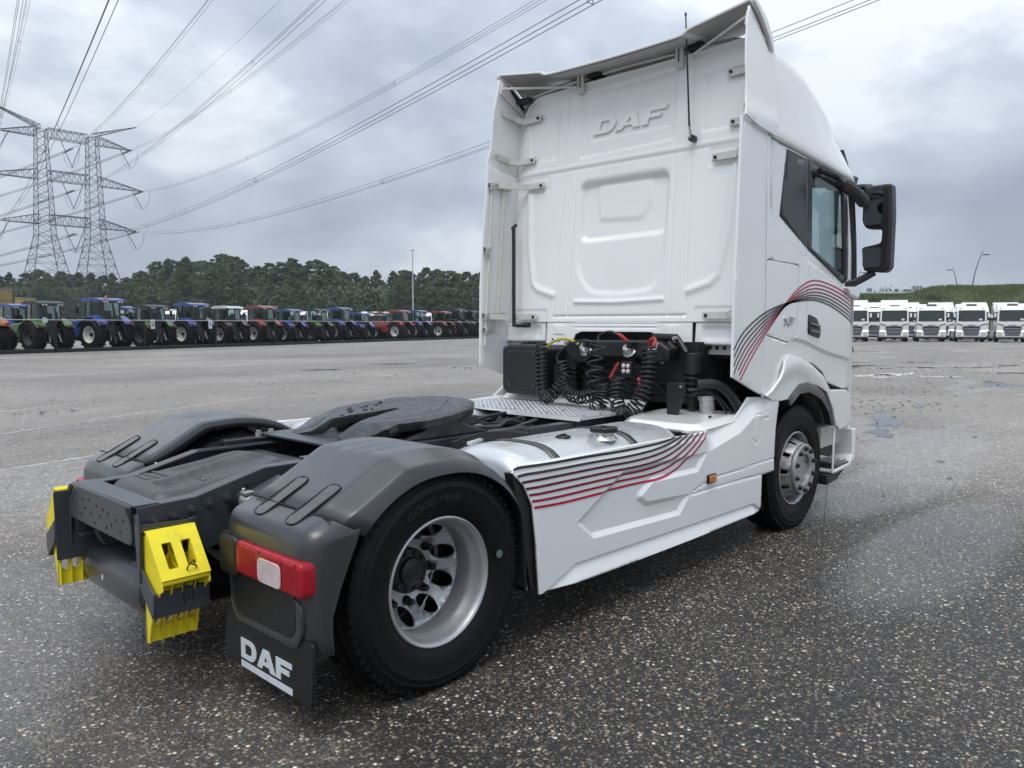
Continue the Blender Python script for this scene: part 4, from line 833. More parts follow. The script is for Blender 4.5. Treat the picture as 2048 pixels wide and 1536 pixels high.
mb = MB(); mb.prism([(-0.75, 1.23), (-0.90, 1.23), (-0.91, 1.18), (-0.84, 0.98), (-0.76, 0.98)], 2.60, 2.63, 'yz'); q = mb.build('bracket_plate', 'black', truck, bevel=0.006)
mb = MB(); mb.cyl((2.595, -0.875, 1.205), (2.60, -0.875, 1.205), 0.010, n=8); mb.build('plate_bolt', 'steel', q)
mb = MB(); mb.tube(smooth_line([(2.7, -0.95, 1.22), (2.78, -1.06, 1.22), (2.86, -1.13, 1.14), (2.92, -1.18, 1.01)], 8), 0.035, 10); mb.build('intake_hose', 'black', truck)
mb = MB(); mb.tube(smooth_line([(2.70, -0.92, 1.16), (2.80, -1.03, 1.15), (2.88, -1.10, 1.05), (2.90, -1.14, 0.99)], 8), 0.012, 8); mb.tube(smooth_line([(2.66, -0.9, 1.18), (2.76, -1.01, 1.17), (2.84, -1.08, 1.06), (2.86, -1.10, 0.99)], 8), 0.010, 8); mb.build('wiring_loom', 'black', truck, split=1)
mb = MB(); mb.cyl((2.80, -0.98, 0.98), (2.80, -0.97, 1.12), 0.055, n=20); mb.cyl((2.80, -0.97, 1.10), (2.80, -0.968, 1.13), 0.062, n=20); mb.build('steel_canister', 'rim_dirty', truck, bevel=0.004)
cr = random.Random(21)
for k in range(10):
    P = [(2.86, cr.uniform(-0.6, 0.3), cr.uniform(1.1, 1.4)) for _ in range(4)]; mb = MB(); mb.tube(smooth_line(P, 6), 0.010, 6); mb.build('air_pipe', 'black', truck)
mb = MB()
for y, z in ((0.13, 1.28), (0.18, 1.22), (-0.52, 1.20), (-0.55, 1.36)): mb.cyl((2.86, y, z), (2.875, y, z), 0.013, n=8)
mb.build('screen_bolt', 'steel', truck, split=1)

M['tyre_text'] = pm('tyre_lettering', (0.016, 0.017, 0.019), 0.5)
# ---- wheels ------------------------------------------------------------------------
def text_ring(parent, txt, cx, cz, y, sg, r, h, a0, mat):
    cu = bpy.data.curves.new('t', 'FONT'); cu.body = txt; cu.size = 1.0; cu.extrude = 0.02; to = bpy.data.objects.new('t', cu); C.objects.link(to)
    dg = bpy.context.evaluated_depsgraph_get(); me = bpy.data.meshes.new_from_object(to.evaluated_get(dg)); bpy.data.objects.remove(to)
    xs = [v.co.x for v in me.vertices]; wd = max(xs) - min(xs)
    for v in me.vertices:
        q = v.co.copy(); a = a0 - sg * -1 * (q.x - wd / 2) * h * 1.35 / r * -1
        a = a0 - (q.x - wd / 2) * h * 1.35 / r; rr = r + q.y * h
        v.co = (cx - sg * rr * math.cos(a), y + sg * q.z * 0.08, cz + rr * math.sin(a)) if sg > 0 else (cx + rr * math.cos(a), y + sg * q.z * 0.08, cz + rr * math.sin(a))
    o = link('sidewall_lettering', me, mat, parent); return o
def tyre_mb(cx, cz, yo, yi, sg, R_=0.505, blocks=64):
    """yo outer sidewall |y|, yi inner"""
    wv = yo - yi; mb = MB(); m = []
    prof = [(0.288, 0.045), (0.300, 0.035), (0.315, 0.022), (0.345, 0.008), (0.385, 0.0), (0.425, 0.001), (0.432, -0.002), (0.438, 0.002), (0.455, 0.008), (0.462, 0.006), (0.470, 0.014), (0.488, 0.026), (0.499, 0.040), (R_ - 0.001, 0.055)]
    g = []
    for y in (0.085, 0.135, wv / 2, wv - 0.135, wv - 0.085): g += [(R_, y - 0.010), (R_ - 0.010, y - 0.006), (R_ - 0.010, y + 0.006), (R_, y + 0.010)]
    full = prof + g + [(r, wv - h) for r, h in reversed(prof)]
    mb.lathe([(r, h) for r, h in full], (cx, sg * yo, cz), (0, -sg, 0), 96)
    for k in range(blocks):
        a = 2 * math.pi * k / blocks
        for hh in (0.040, wv - 0.040):
            Mx = Matrix.Translation((cx, sg * (yo - hh), cz)) @ Matrix.Rotation(a, 4, 'Y')
            b2 = MB(); b2.box((0, 0, R_ - 0.008), (2 * math.pi * R_ / blocks * 0.62, 0.030, 0.018)); b2.xf(Mx); mb.add(b2.v, b2.f)
    return mb
def circ(cx, cz, r, n=24): return [(cx + r * math.cos(2 * math.pi * k / n), cz + r * math.sin(2 * math.pi * k / n)) for k in range(n)]
def rear_wheel(sg):
    yo = 1.248; yf = 1.220
    mb = MB(); mb.lathe([(0.286, 0.015), (0.2985, 0.010), (0.2985, 0.0), (0.292, -0.004), (0.284, 0.0), (0.278, 0.012), (0.272, 0.03), (0.268, 0.06), (0.258, 0.075), (0.254, 0.10), (0.256, 0.15), (0.262, 0.20)], (0, sg * yf, 0.49), (0, -sg, 0), 72)
    wh = mb.build('wheel', 'rim', truck, smooth=40)
    def dsk(a, b):
        r = np.hypot(a, b); d = np.interp(r, [0.05, 0.125, 0.172, 0.195, 0.228, 0.262], [0.300, 0.300, 0.292, 0.268, 0.228, 0.178]); return np.c_[a, sg * (yf - d), b + 0.49]
    hs = [circ(0.217 * math.cos(rad(36 * k + 13)), 0.217 * math.sin(rad(36 * k + 13)), 0.0375, 18) for k in range(10)]
    panel('wheel_disc', 'rim', wh, circ(0, 0, 0.262, 64), dsk, holes=hs, step=0.03, solid=0.012 * -sg, smooth=50)
    mb = MB(); mb.lathe([(0.0, 0.36), (0.27, 0.36)], (0, sg * yf, 0.49), (0, -sg, 0), 40); mb.build('wheel_back', 'deep', wh)
    mb = MB(); mb.lathe([(0.0, -0.105), (0.055, -0.105), (0.066, -0.098), (0.070, -0.080), (0.104, -0.076), (0.108, -0.068), (0.108, 0.0)], (0, sg * (yf - 0.30), 0.49), (0, -sg, 0), 40); hb = mb.build('hub', 'black', wh, smooth=35)
    mb = MB()
    for k in range(10):
        a = rad(36 * k); x, z = 0.089 * math.cos(a), 0.49 + 0.089 * math.sin(a); y = sg * (yf - 0.30 + 0.074); mb.cyl((x, y, z), (x, y + sg * 0.014, z), 0.011, n=6)
    mb.build('hub_bolt', 'black', hb, split=1)
    for k in range(10):
        a = rad(36 * k + 28); x, z = 0.1675 * math.cos(a), 0.49 + 0.1675 * math.sin(a); y = sg * (yf - 0.298)
        mb = MB(); mb.lathe([(0.024, 0.0), (0.022, 0.02), (0.017, 0.026), (0.017, 0.052), (0.013, 0.058), (0.0, 0.059)], (x, y, z), (0, sg, 0), 12); mb.build('wheel_nut', 'black', wh)
    ty = tyre_mb(0, 0.495, yo, yo - 0.30, sg).build('tyre', 'rubber', wh, smooth=35)
    text_ring(ty, 'GOOD YEAR', 0, 0.495, sg * (yo + 0.0006), sg, 0.372, 0.040, rad(100), 'tyre_text')
    if sg < 0:
        mb = MB(); mb.cyl((0.345, -1.2485, 0.55), (0.345, -1.2505, 0.55), 0.020, n=18); m_, t_, b_ = newmat('green_sticker'); b_.inputs['Base Color'].default_value = (0.10, 0.16, 0.13, 1); M['sticker'] = m_; mb.build('tyre_sticker', 'sticker', ty)
    tyre_mb(0, 0.495, yo - 0.36, yo - 0.65, sg, blocks=24).build('inner_tyre', 'rubber', wh, smooth=35)
    mb = MB(); mb.lathe([(0.30, 0), (0.27, 0.02), (0.25, 0.15), (0.30, 0.28)], (0, sg * (yo - 0.395), 0.49), (0, -sg, 0), 32); mb.build('inner_rim', 'rim_dirty', wh)
def front_wheel(sg):
    cx = 3.829; yf = 1.207; yo = 1.230
    mb = MB(); mb.lathe([(0.286, 0.015), (0.2985, 0.010), (0.2985, 0.0), (0.292, -0.004), (0.284, 0.0), (0.278, 0.012), (0.272, 0.03), (0.268, 0.07), (0.264, 0.12), (0.262, 0.16)], (cx, sg * yf, 0.49), (0, -sg, 0), 64)
    wh = mb.build('wheel', 'rim_dirty', truck, smooth=40)
    def dsk(a, b):
        r = np.hypot(a, b); d = np.interp(r, [0.10, 0.20, 0.212, 0.245, 0.264], [-0.052, -0.052, -0.045, 0.055, 0.11]); return np.c_[a + cx, sg * (yf - d), b + 0.49]
    hs = [circ(0.234 * math.cos(rad(36 * k)), 0.234 * math.sin(rad(36 * k)), 0.019, 14) for k in range(10)]
    panel('wheel_disc', 'rim_dirty', wh, circ(0, 0, 0.264, 64), dsk, holes=hs, step=0.03, solid=0.010 * -sg, smooth=40)
    mb = MB(); mb.lathe([(0.0, 0.16), (0.27, 0.16)], (cx, sg * yf, 0.49), (0, -sg, 0), 40); mb.build('wheel_back', 'deep', wh)
    mb = MB(); mb.lathe([(0.118, 0.055), (0.118, -0.014), (0.124, -0.020), (0.198, -0.024), (0.204, -0.018), (0.206, 0.0)], (cx, sg * (yf + 0.055), 0.49), (0, -sg, 0), 56); rg = mb.build('hub_ring', 'rim', wh, smooth=30)
    for k in range(10):
        a = rad(36 * k + 18); x, z = cx + 0.1675 * math.cos(a), 0.49 + 0.1675 * math.sin(a); y = sg * (yf + 0.075)
        mb = MB(); mb.lathe([(0.022, -0.005), (0.021, 0.008), (0.016, 0.012), (0.015, 0.026), (0.0, 0.028)], (x, y, z), (0, sg, 0), 12); mb.build('wheel_nut', 'black', rg)
    mb = MB(); mb.lathe([(0.0, -0.012), (0.10, -0.010), (0.117, 0.0)], (cx, sg * (yf + 0.02), 0.49), (0, -sg, 0), 32); mb.build('hub', 'black', wh)
    ty = tyre_mb(cx, 0.495, yo, yo - 0.31, sg).build('tyre', 'rubber', wh, smooth=35)
for sg in (-1, 1): rear_wheel(sg); front_wheel(sg)
# retaining clip hanging in a hand hole
mb = MB(); mb.tube(smooth_line([(0.115, -0.985, 0.34), (0.10, -0.995, 0.335), (0.07, -0.995, 0.30), (0.055, -0.995, 0.285), (0.06, -0.995, 0.27), (0.085, -0.995, 0.30), (0.09, -0.99, 0.325)], 5), 0.003, 6); mb.build('valve_clip', 'steel', truck)

M['clip'] = pm('clip_rubber', (0.072, 0.075, 0.082), 0.24, var=0.25, vscale=18)
# ---- rear mudguards, tail lamps, flaps ------------------------------------------------
crown = smooth_line([(0.580, 0.31), (0.578, 0.5), (0.555, 0.69), (0.49, 0.86), (0.36, 0.985), (0.2, 1.062), (0.0, 1.093), (-0.2, 1.085)], 5) + [(-0.235, 1.078), (-0.26, 1.066), (-0.34, 1.021), (-0.42, 0.977), (-0.50, 0.934), (-0.585, 0.888)]
def crown_z(x): return float(np.interp(x, [p[0] for p in crown][::-1], [p[1] for p in crown][::-1]))
M['red_deep'] = pm('red_lens_prism', (0.30, 0.007, 0.016), 0.34, var=0.35, vscale=70, rvar=0.08, bump=0.5, bscale=320, spec=0.25)
def mudguard(sg):
    ys = [0.600, 0.603, 0.612, 0.63, 0.65] + [0.67 + 0.02 * k for k in range(21)] + [1.09, 1.11, 1.118, 1.126, 1.135, 1.16, 1.19, 1.215, 1.230, 1.236, 1.241]
    ks = [0.90, 0.955, 0.985, 0.997, 1.0] + [1.0] * 21 + [1.0, 0.999, 0.997, 0.992, 0.986, 0.972, 0.956, 0.942, 0.933, 0.929, 0.922]
    rows = []
    for x, z in crown:
        r = []; rl_ = math.hypot(x, z - 0.49); cs = abs(x) / rl_
        for y, k in zip(ys, ks):
            q = k
            if -0.25 < x < 0.34:
                fade = max(0, min(1, (x + 0.25) / 0.06, (0.34 - x) / 0.2))
                for yg in (0.76, 0.87, 0.98): q -= 0.012 * fade * max(0, 1 - abs(y - yg - 0.02) / 0.04)
            r.append((x * q, sg * y, 0.49 + (z - 0.49) * q))
        ro = (0.497 + 0.055 * cs ** 1.5) / rl_; k1 = 0.922
        for t, y in ((0.12, 1.247), (0.45, 1.256), (0.8, 1.264), (0.95, 1.266), (1.0, 1.262), (1.0, 1.24)):
            q = k1 + (ro - k1) * t if ro < k1 else k1 - 0.03 * t; r.append((x * q, sg * y, 0.49 + (z - 0.49) * q))
        rows.append(r)
    mb = MB(); mb.sheet(rows); mg = mb.build('mudguard', 'plastic', truck, smooth=24, solid=0.006)
    # rear section carrying the lamp
    G = smooth_line([(-0.585, 0.888), (-0.625, 0.872), (-0.672, 0.845), (-0.698, 0.80), (-0.705, 0.74)], 4) + [(-0.705, 0.60), (-0.70, 0.50), (-0.695, 0.42), (-0.690, 0.35)]
    yy = [0.585, 0.588, 0.60, 0.63, 0.80, 1.0, 1.12, 1.17]; ins = [0.06, 0.03, 0.008, 0.0, 0.0, 0.0, 0.0, 0.0]
    xfz = lambda z: float(np.interp(z, [0.35, 0.46, 0.58, 0.69, 0.775, 0.85, 0.9], [-0.655, -0.620, -0.580, -0.535, -0.490, -0.465, -0.455]))
    rows = []
    for i, (x, z) in enumerate(G):
        tp_ = max(0.0, min(1.0, (z - 0.80) / 0.08))                 # top shelf rounds down to the sides
        r = [(x + (1 - 0.65 * tp_) * d, sg * y, z - 0.9 * tp_ * d) for y, d in zip(yy, ins)]
        for th in (15, 30, 45, 60, 75, 90):
            c_ = 1 - math.cos(rad(th)); r.append((x + 0.085 * c_, sg * (1.17 + 0.090 * math.sin(rad(th))), z - 0.055 * tp_ * c_))
        xe = x + 0.085; xf_ = max(xe + 0.004, xfz(z - 0.055 * tp_))
        for t_ in (0.25, 0.5, 0.75, 1.0): r.append((xe + (xf_ - xe) * t_, sg * (1.260 + 0.004 * t_), z - 0.055 * tp_))
        r.append((xf_, sg * 1.235, z - 0.055 * tp_)); rows.append(r)
    mb = MB(); mb.sheet(rows); rg = mb.build('mudguard_tail', 'plastic', truck, smooth=40, solid=0.006)
    # raised lip below the lamp; the black panel inside paints the recess's shade
    mb = MB(); lip = rpoly([(0.64, 0.58), (1.20, 0.58), (1.205, 0.44), (1.16, 0.375), (0.68, 0.375), (0.635, 0.44)], 0.05)
    lipi = rpoly([(0.665, 0.60), (1.165, 0.60), (1.165, 0.46), (1.13, 0.41), (0.71, 0.41), (0.665, 0.46)], 0.04)
    lo = [(sg * a, b) for a, b in lip]; li = [(sg * a, b) for a, b in lipi]
    if sg > 0: lo = lo[::-1]
    panel('tail_recess_lip', 'plastic', rg, lo, lambda a, b: np.c_[np.full(a.shape, -0.712) + 0.03 * (0.58 - b) * 0.3, a, b], holes=[li], step=9, solid=-0.02, bevel=0.006)
    mb = MB(); mb.prism(li, -0.7125, -0.7075, 'yz'); mb.build('tail_recess_shade', 'black', rg)
    # clips over the joint
    for y in (0.80, 1.05):
        def zj(x): return crown_z(x) if x > -0.585 else float(np.interp(x, [-0.70, -0.672, -0.625, -0.585], [0.80, 0.845, 0.872, 0.888]))
        cl_o = rpoly([(-0.668, y - 0.045), (-0.43, y - 0.045), (-0.43, y + 0.045), (-0.668, y + 0.045)], 0.040, 6)
        cl_o = [(a_, sg * b_) for a_, b_ in cl_o]
        if sg < 0: cl_o = cl_o[::-1]
        zf = lambda a_, b_, d: np.c_[a_, b_, np.array([zj(v) for v in a_]) + d]
        cl = panel('mudguard_clip', 'clip', mg, cl_o, lambda a_, b_: zf(a_, b_, 0.0065), step=0.03, solid=0.003, smooth=60)
        mb = MB(); mb.tube([(a_, b_, zj(a_) + 0.005) for a_, b_ in cl_o + cl_o[:1]], 0.003, 5); mb.build('clip_groove', 'deep', cl)
    mb = MB(); mb.tube([(-0.588, sg * 0.64, 0.895), (-0.588, sg * 1.24, 0.885)], 0.004, 5); mb.build('joint_gap', 'deep', mg)
    # mounting tube and its clamp beside the rail
    mb = MB(); mb.cyl((-0.53, sg * 0.40, 0.845), (-0.53, sg * 0.62, 0.81), 0.024, n=14); tb = mb.build('mudguard_tube', 'frame', truck)
    mb = MB(); mb.cyl((-0.54, sg * 0.46, 0.838), (-0.54, sg * 0.52, 0.828), 0.036, n=16); mb.box((-0.545, sg * 0.49, 0.876), (0.05, 0.05, 0.016)); mb.cyl((-0.56, sg * 0.485, 0.87), (-0.56, sg * 0.485, 0.90), 0.009, n=8); mb.build('tube_clamp', 'steel', tb, bevel=0.004)
    mb = MB(); mb.prism([(-0.55, 0.86), (-0.36, 0.93), (-0.30, 0.90), (-0.40, 0.80), (-0.50, 0.83)], sg * 0.44, sg * 0.52); mb.build('mudguard_bracket', 'frame', truck, bevel=0.004)
    mb = MB(); mb.cyl((0.56, sg * 1.13, 0.80), (0.56, sg * 1.215, 0.80), 0.028, n=14); mb.cyl((0.56, sg * 0.6, 0.80), (0.56, sg * 1.15, 0.80), 0.02, n=10); mb.build('front_mounting_tube', 'frame', truck)
    mb = MB(); mb.prism([(0.59, 0.78), (0.66, 0.75), (0.67, 0.30), (0.60, 0.28)], sg * 0.66, sg * 1.19); mb.build('spray_flap', 'black', truck, bevel=0.006)
    # tail lamp
    def rbox(ya, yb, za, zb, xa, xb, r): 
        b2 = MB(); b2.prism(rpoly([(sg * ya, za), (sg * yb, za), (sg * yb, zb), (sg * ya, zb)], r), xa, xb, 'yz'); return b2
    lm = rbox(0.585, 0.735, 0.575, 0.745, -0.735, -0.62, 0.03).build('lamp_housing', 'black', truck, bevel=0.012, seg=3)
    rbox(0.725, 1.243, 0.597, 0.738, -0.733, -0.64, 0.028).build('tail_lamp', 'red_lens', lm, bevel=0.016, seg=4)
    rbox(0.915, 1.095, 0.604, 0.706, -0.7355, -0.728, 0.03).build('reversing_lens', 'clear_lens', lm, bevel=0.003)
    rbox(1.112, 1.222, 0.612, 0.722, -0.7348, -0.73, 0.014).build('stop_lens', 'red_deep', lm, bevel=0.002)
    rbox(0.765, 0.895, 0.612, 0.722, -0.7348, -0.73, 0.014).build('tail_lens', 'red_deep', lm, bevel=0.002)
    b2 = MB()
    for z in (0.655,): b2.box((-0.7335, sg * 1.165, z + 0.01), (0.002, 0.12, 0.0025))
    b2.box((-0.7335, sg * 1.103, 0.665), (0.002, 0.0025, 0.12)); b2.build('lens_seam', 'deep', lm, split=1)
    b2 = MB()
    for y, z in ((0.755, 0.724), (0.93, 0.724), (1.20, 0.724), (0.78, 0.612)): b2.cyl((-0.7345, sg * y, z), (-0.732, sg * y, z), 0.006, n=8)
    b2.build('lens_screw', 'black', lm, split=1)
    mb = MB(); mb.tube(smooth_line([(-0.68, sg * 0.60, 0.74), (-0.70, sg * 0.56, 0.735), (-0.71, sg * 0.54, 0.69), (-0.70, sg * 0.56, 0.64), (-0.68, sg * 0.59, 0.63)], 6), 0.006, 6); mb.build('lamp_cable', 'black', lm)
    # flap
    fo = rpoly([(0.575, 0.42), (0.535, 0.195), (0.55, 0.165), (1.225, 0.158), (1.25, 0.19), (1.262, 0.42)], 0.02); fo = [(sg * a, b) for a, b in fo]
    mb = MB(); mb.prism(fo, -0.697, -0.686, 'yz'); fp = mb.build('mud_flap', 'black', truck, bevel=0.002)
    rb = MB()
    for k in range(13): rb.cyl((-0.680, sg * 1.247, 0.20 + k * 0.016), (-0.690, sg * 1.262, 0.20 + k * 0.016), 0.006, n=6)
    rb.build('flap_rib', 'black', fp, split=1)
    ys0 = -0.695 if sg < 0 else 1.115
    hh = 0.088
    wordmark(fp, 'letter', lambda a, b: np.c_[np.full(a.shape, -0.7005), ys0 - a, 0.208 + b], hh, 0.003, sx=1.14, gap=0.06)
    mb = MB(); mb.prism([(ys0, 0.195), (ys0 - 0.415, 0.195), (ys0 - 0.415, 0.168), (ys0, 0.168)], -0.7005, -0.698, 'yz'); mb.build('flap_bar', 'letter', fp)
for sg in (-1, 1): mudguard(sg)

# ---- chock holders (part of the truck) and the chocks (loose things) -------------------
def chock(sg, label):
    root = empty('wheel_chock', (-0.89, -0.44, 0.285) if sg < 0 else (-0.965, 0.44, 0.35)); tag(root, label, 'wheel chock', 'yellow wheel chocks')
    w2 = 0.105; T = lambda y: sg * y
    def P(b): b.v = [(x, sg * y, z) for x, y, z in b.v]; return b
    # local: x along width, y outwards, z up; base plate at y = 0
    for s in (-1, 1):
        b = MB(); b.prism([(0, 0.0), (0.0, 0.485), (0.018, 0.487), (0.165, 0.300), (0.170, 0.262), (0.13, 0.24), (0.080, 0.16), (0.045, 0.09), (0.020, 0.0)], s * w2, s * (w2 - 0.008), 'yz'); P(b).build('side_wall', 'yellow', root, bevel=0.002)
    # sloping top face with two hand slots
    sl = [rpoly([(-0.062, 0.07), (-0.020, 0.07), (-0.020, 0.19), (-0.062, 0.19)], 0.008), rpoly([(0.020, 0.07), (0.062, 0.07), (0.062, 0.19), (0.020, 0.19)], 0.008)]
    tp = [(-w2, 0), (w2, 0), (w2, 0.238), (-w2, 0.238)]
    f = lambda a, b: np.c_[a, sg * (0.018 + b * 0.62), 0.487 - b * 0.785]
    panel('handle_face', 'yellow', root, tp, f, holes=sl, step=9, solid=(0.012 if sg < 0 else -0.012), smooth=0, bevel=0.002)
    for s in (-1, 1):
        b = MB(); b.add([(s * 0.062, 0.062, 0.43), (s * 0.062, 0.14, 0.335), (s * 0.058, 0.045, 0.27), (s * 0.02, 0.045, 0.27), (s * 0.02, 0.14, 0.335)], [(0, 1, 2), (1, 4, 3, 2)]); P(b).build('slot_wall', 'yellow_dark', root, smooth=0, solid=0.003)
    b = MB(); b.box((0, 0.006, 0.477), (0.21, 0.024, 0.020)); P(b).build('top_edge', 'yellow', root, bevel=0.002)
    b = MB()
    for k in range(9): b.box((-0.096 + k * 0.024, 0.022, 0.468), (0.004, 0.02, 0.022))
    P(b).build('top_rib', 'yellow', root, split=1)
    # tread face: ribs and round bores under the nose
    b = MB()
    for k in range(5):
        x = -0.098 + k * 0.049
        b.prism([(0.004, 0.0), (0.004, 0.36), (0.150, 0.285), (0.128, 0.235), (0.078, 0.155), (0.043, 0.085), (0.018, 0.0)], x - 0.003, x + 0.003, 'yz')
    P(b).build('tread_rib', 'yellow', root, split=1)
    b = MB(); b.box((0, 0.150, 0.292), (0.206, 0.035, 0.020)); P(b).build('nose_bar', 'yellow', root, bevel=0.006)
    for k in range(4):
        x = -0.0735 + k * 0.049; b = MB(); b.lathe([(0.021, 0.0), (0.021, 0.05), (0.0, 0.05)], (x, 0.150, 0.275), (0, -0.6, 0.3), 14); P(b).build('bore', 'yellow_dark', root)
    # base plate with honeycomb openings
    hx = []
    for r_ in range(3):
        for c_ in range(4):
            x = -0.0735 + c_ * 0.049; z = 0.105 + r_ * 0.075
            hx.append([(x + 0.020 * math.cos(rad(a)), z + 0.032 * math.sin(rad(a))) for a in range(0, 360, 30)])
    hx += [[(x + 0.019 * math.cos(rad(a)), 0.395 + 0.035 * math.sin(rad(a))) for a in range(0, 360, 30)] for x in (-0.0735, -0.0245, 0.0245, 0.0735)]
    panel('base_plate', 'yellow', root, [(-w2, 0.0), (w2, 0.0), (w2, 0.485), (-w2, 0.485)], lambda a, b: np.c_[a, np.full(a.shape, sg * 0.006), b], holes=hx, step=9, solid=0.010, smooth=0)
    for k in range(4):
        for z in (0.105, 0.18, 0.255):
            x = -0.0735 + k * 0.049; b = MB(); rr = []
            for a in range(0, 361, 30): rr.append((x + 0.0205 * math.cos(rad(a)), z + 0.0325 * math.sin(rad(a))))
            b.sheet([[(x_, 0.0, z_) for x_, z_ in rr], [(x_, 0.030, z_) for x_, z_ in rr]]); P(b).build('cell_wall', 'yellow_dark', root)
    b = MB()
    for k in range(5): b.box((-0.098 + k * 0.049, -0.002, 0.055), (0.004, 0.012, 0.105))
    P(b).build('toe_rib', 'yellow', root, split=1)
    return root
def holder(sg):
    # back plate on the rail, side cheek and retaining band
    before = set(C.objects)
    b = MB(); b.prism(rpoly([(-1.01, 0.80), (-0.80, 0.79), (-0.76, 0.80), (-0.76, 0.76), (-0.77, 0.66), (-0.775, 0.45), (-1.005, 0.45)], 0.01), sg * 0.428, sg * 0.434); h = b.build('chock_holder', 'frame', truck, bevel=0.002)
    b = MB()
    b2_ = MB(); b2_.prism([(sg * 0.392, 0.84), (sg * 0.434, 0.85), (sg * 0.45, 0.80), (sg * 0.44, 0.55), (sg * 0.425, 0.55)], -1.018, -1.010, 'yz'); b2_.build('holder_flange', 'frame', truck, bevel=0.002)
    b.prism([(sg * 0.432, 0.62), (sg * 0.56, 0.53), (sg * 0.56, 0.45), (sg * 0.54, 0.42), (sg * 0.432, 0.52)], -1.012, -1.002, 'yz')
    b.prism([(sg * 0.432, 0.62), (sg * 0.56, 0.53), (sg * 0.56, 0.45), (sg * 0.54, 0.42), (sg * 0.432, 0.52)], -0.778, -0.768, 'yz')
    b.build('holder_cheek', 'frame', h, bevel=0.002, split=1)
    b = MB(); b.prism([(sg * 0.558, 0.533), (sg * 0.566, 0.530), (sg * 0.548, 0.418), (sg * 0.540, 0.420)], -1.010, -0.770, 'yz'); b.build('holder_band', 'frame', h, bevel=0.002)
    b = MB(); b.tube(smooth_line([(-0.89, sg * 0.58, 0.47), (-0.90, sg * 0.60, 0.54), (-0.88, sg * 0.59, 0.60), (-0.885, sg * 0.61, 0.63), (-0.86, sg * 0.61, 0.655), (-0.85, sg * 0.60, 0.64)], 6), 0.0035, 6)
    b.tube(smooth_line([(-0.85, sg * 0.58, 0.47), (-0.86, sg * 0.60, 0.54), (-0.84, sg * 0.59, 0.60), (-0.85, sg * 0.61, 0.63), (-0.87, sg * 0.61, 0.64)], 6), 0.0035, 6); b.build('retaining_spring', 'black', h, split=1)
    if sg > 0:
        h.location = (-0.075, 0, 0.03)
        for ch in h.children: ch.location = (0, 0, 0.035)
holder(-1); holder(1)
chock(-1, 'yellow wheel chock held on the near side of the truck tail, hand slots facing us')
chock(1, 'yellow wheel chock on the far side of the truck tail, honeycomb underside showing')
# ================================================================== the yard and everything behind
FW = Vector((math.cos(rad(43.285)), math.sin(rad(43.285)), 0)); RT = Vector((math.sin(rad(43.285)), -math.cos(rad(43.285)), 0)); O0 = Vector((-2.2912, -3.8157, 0))
def yard(lat, dep, z=0.0): return O0 + FW * dep + RT * lat + Vector((0, 0, z))
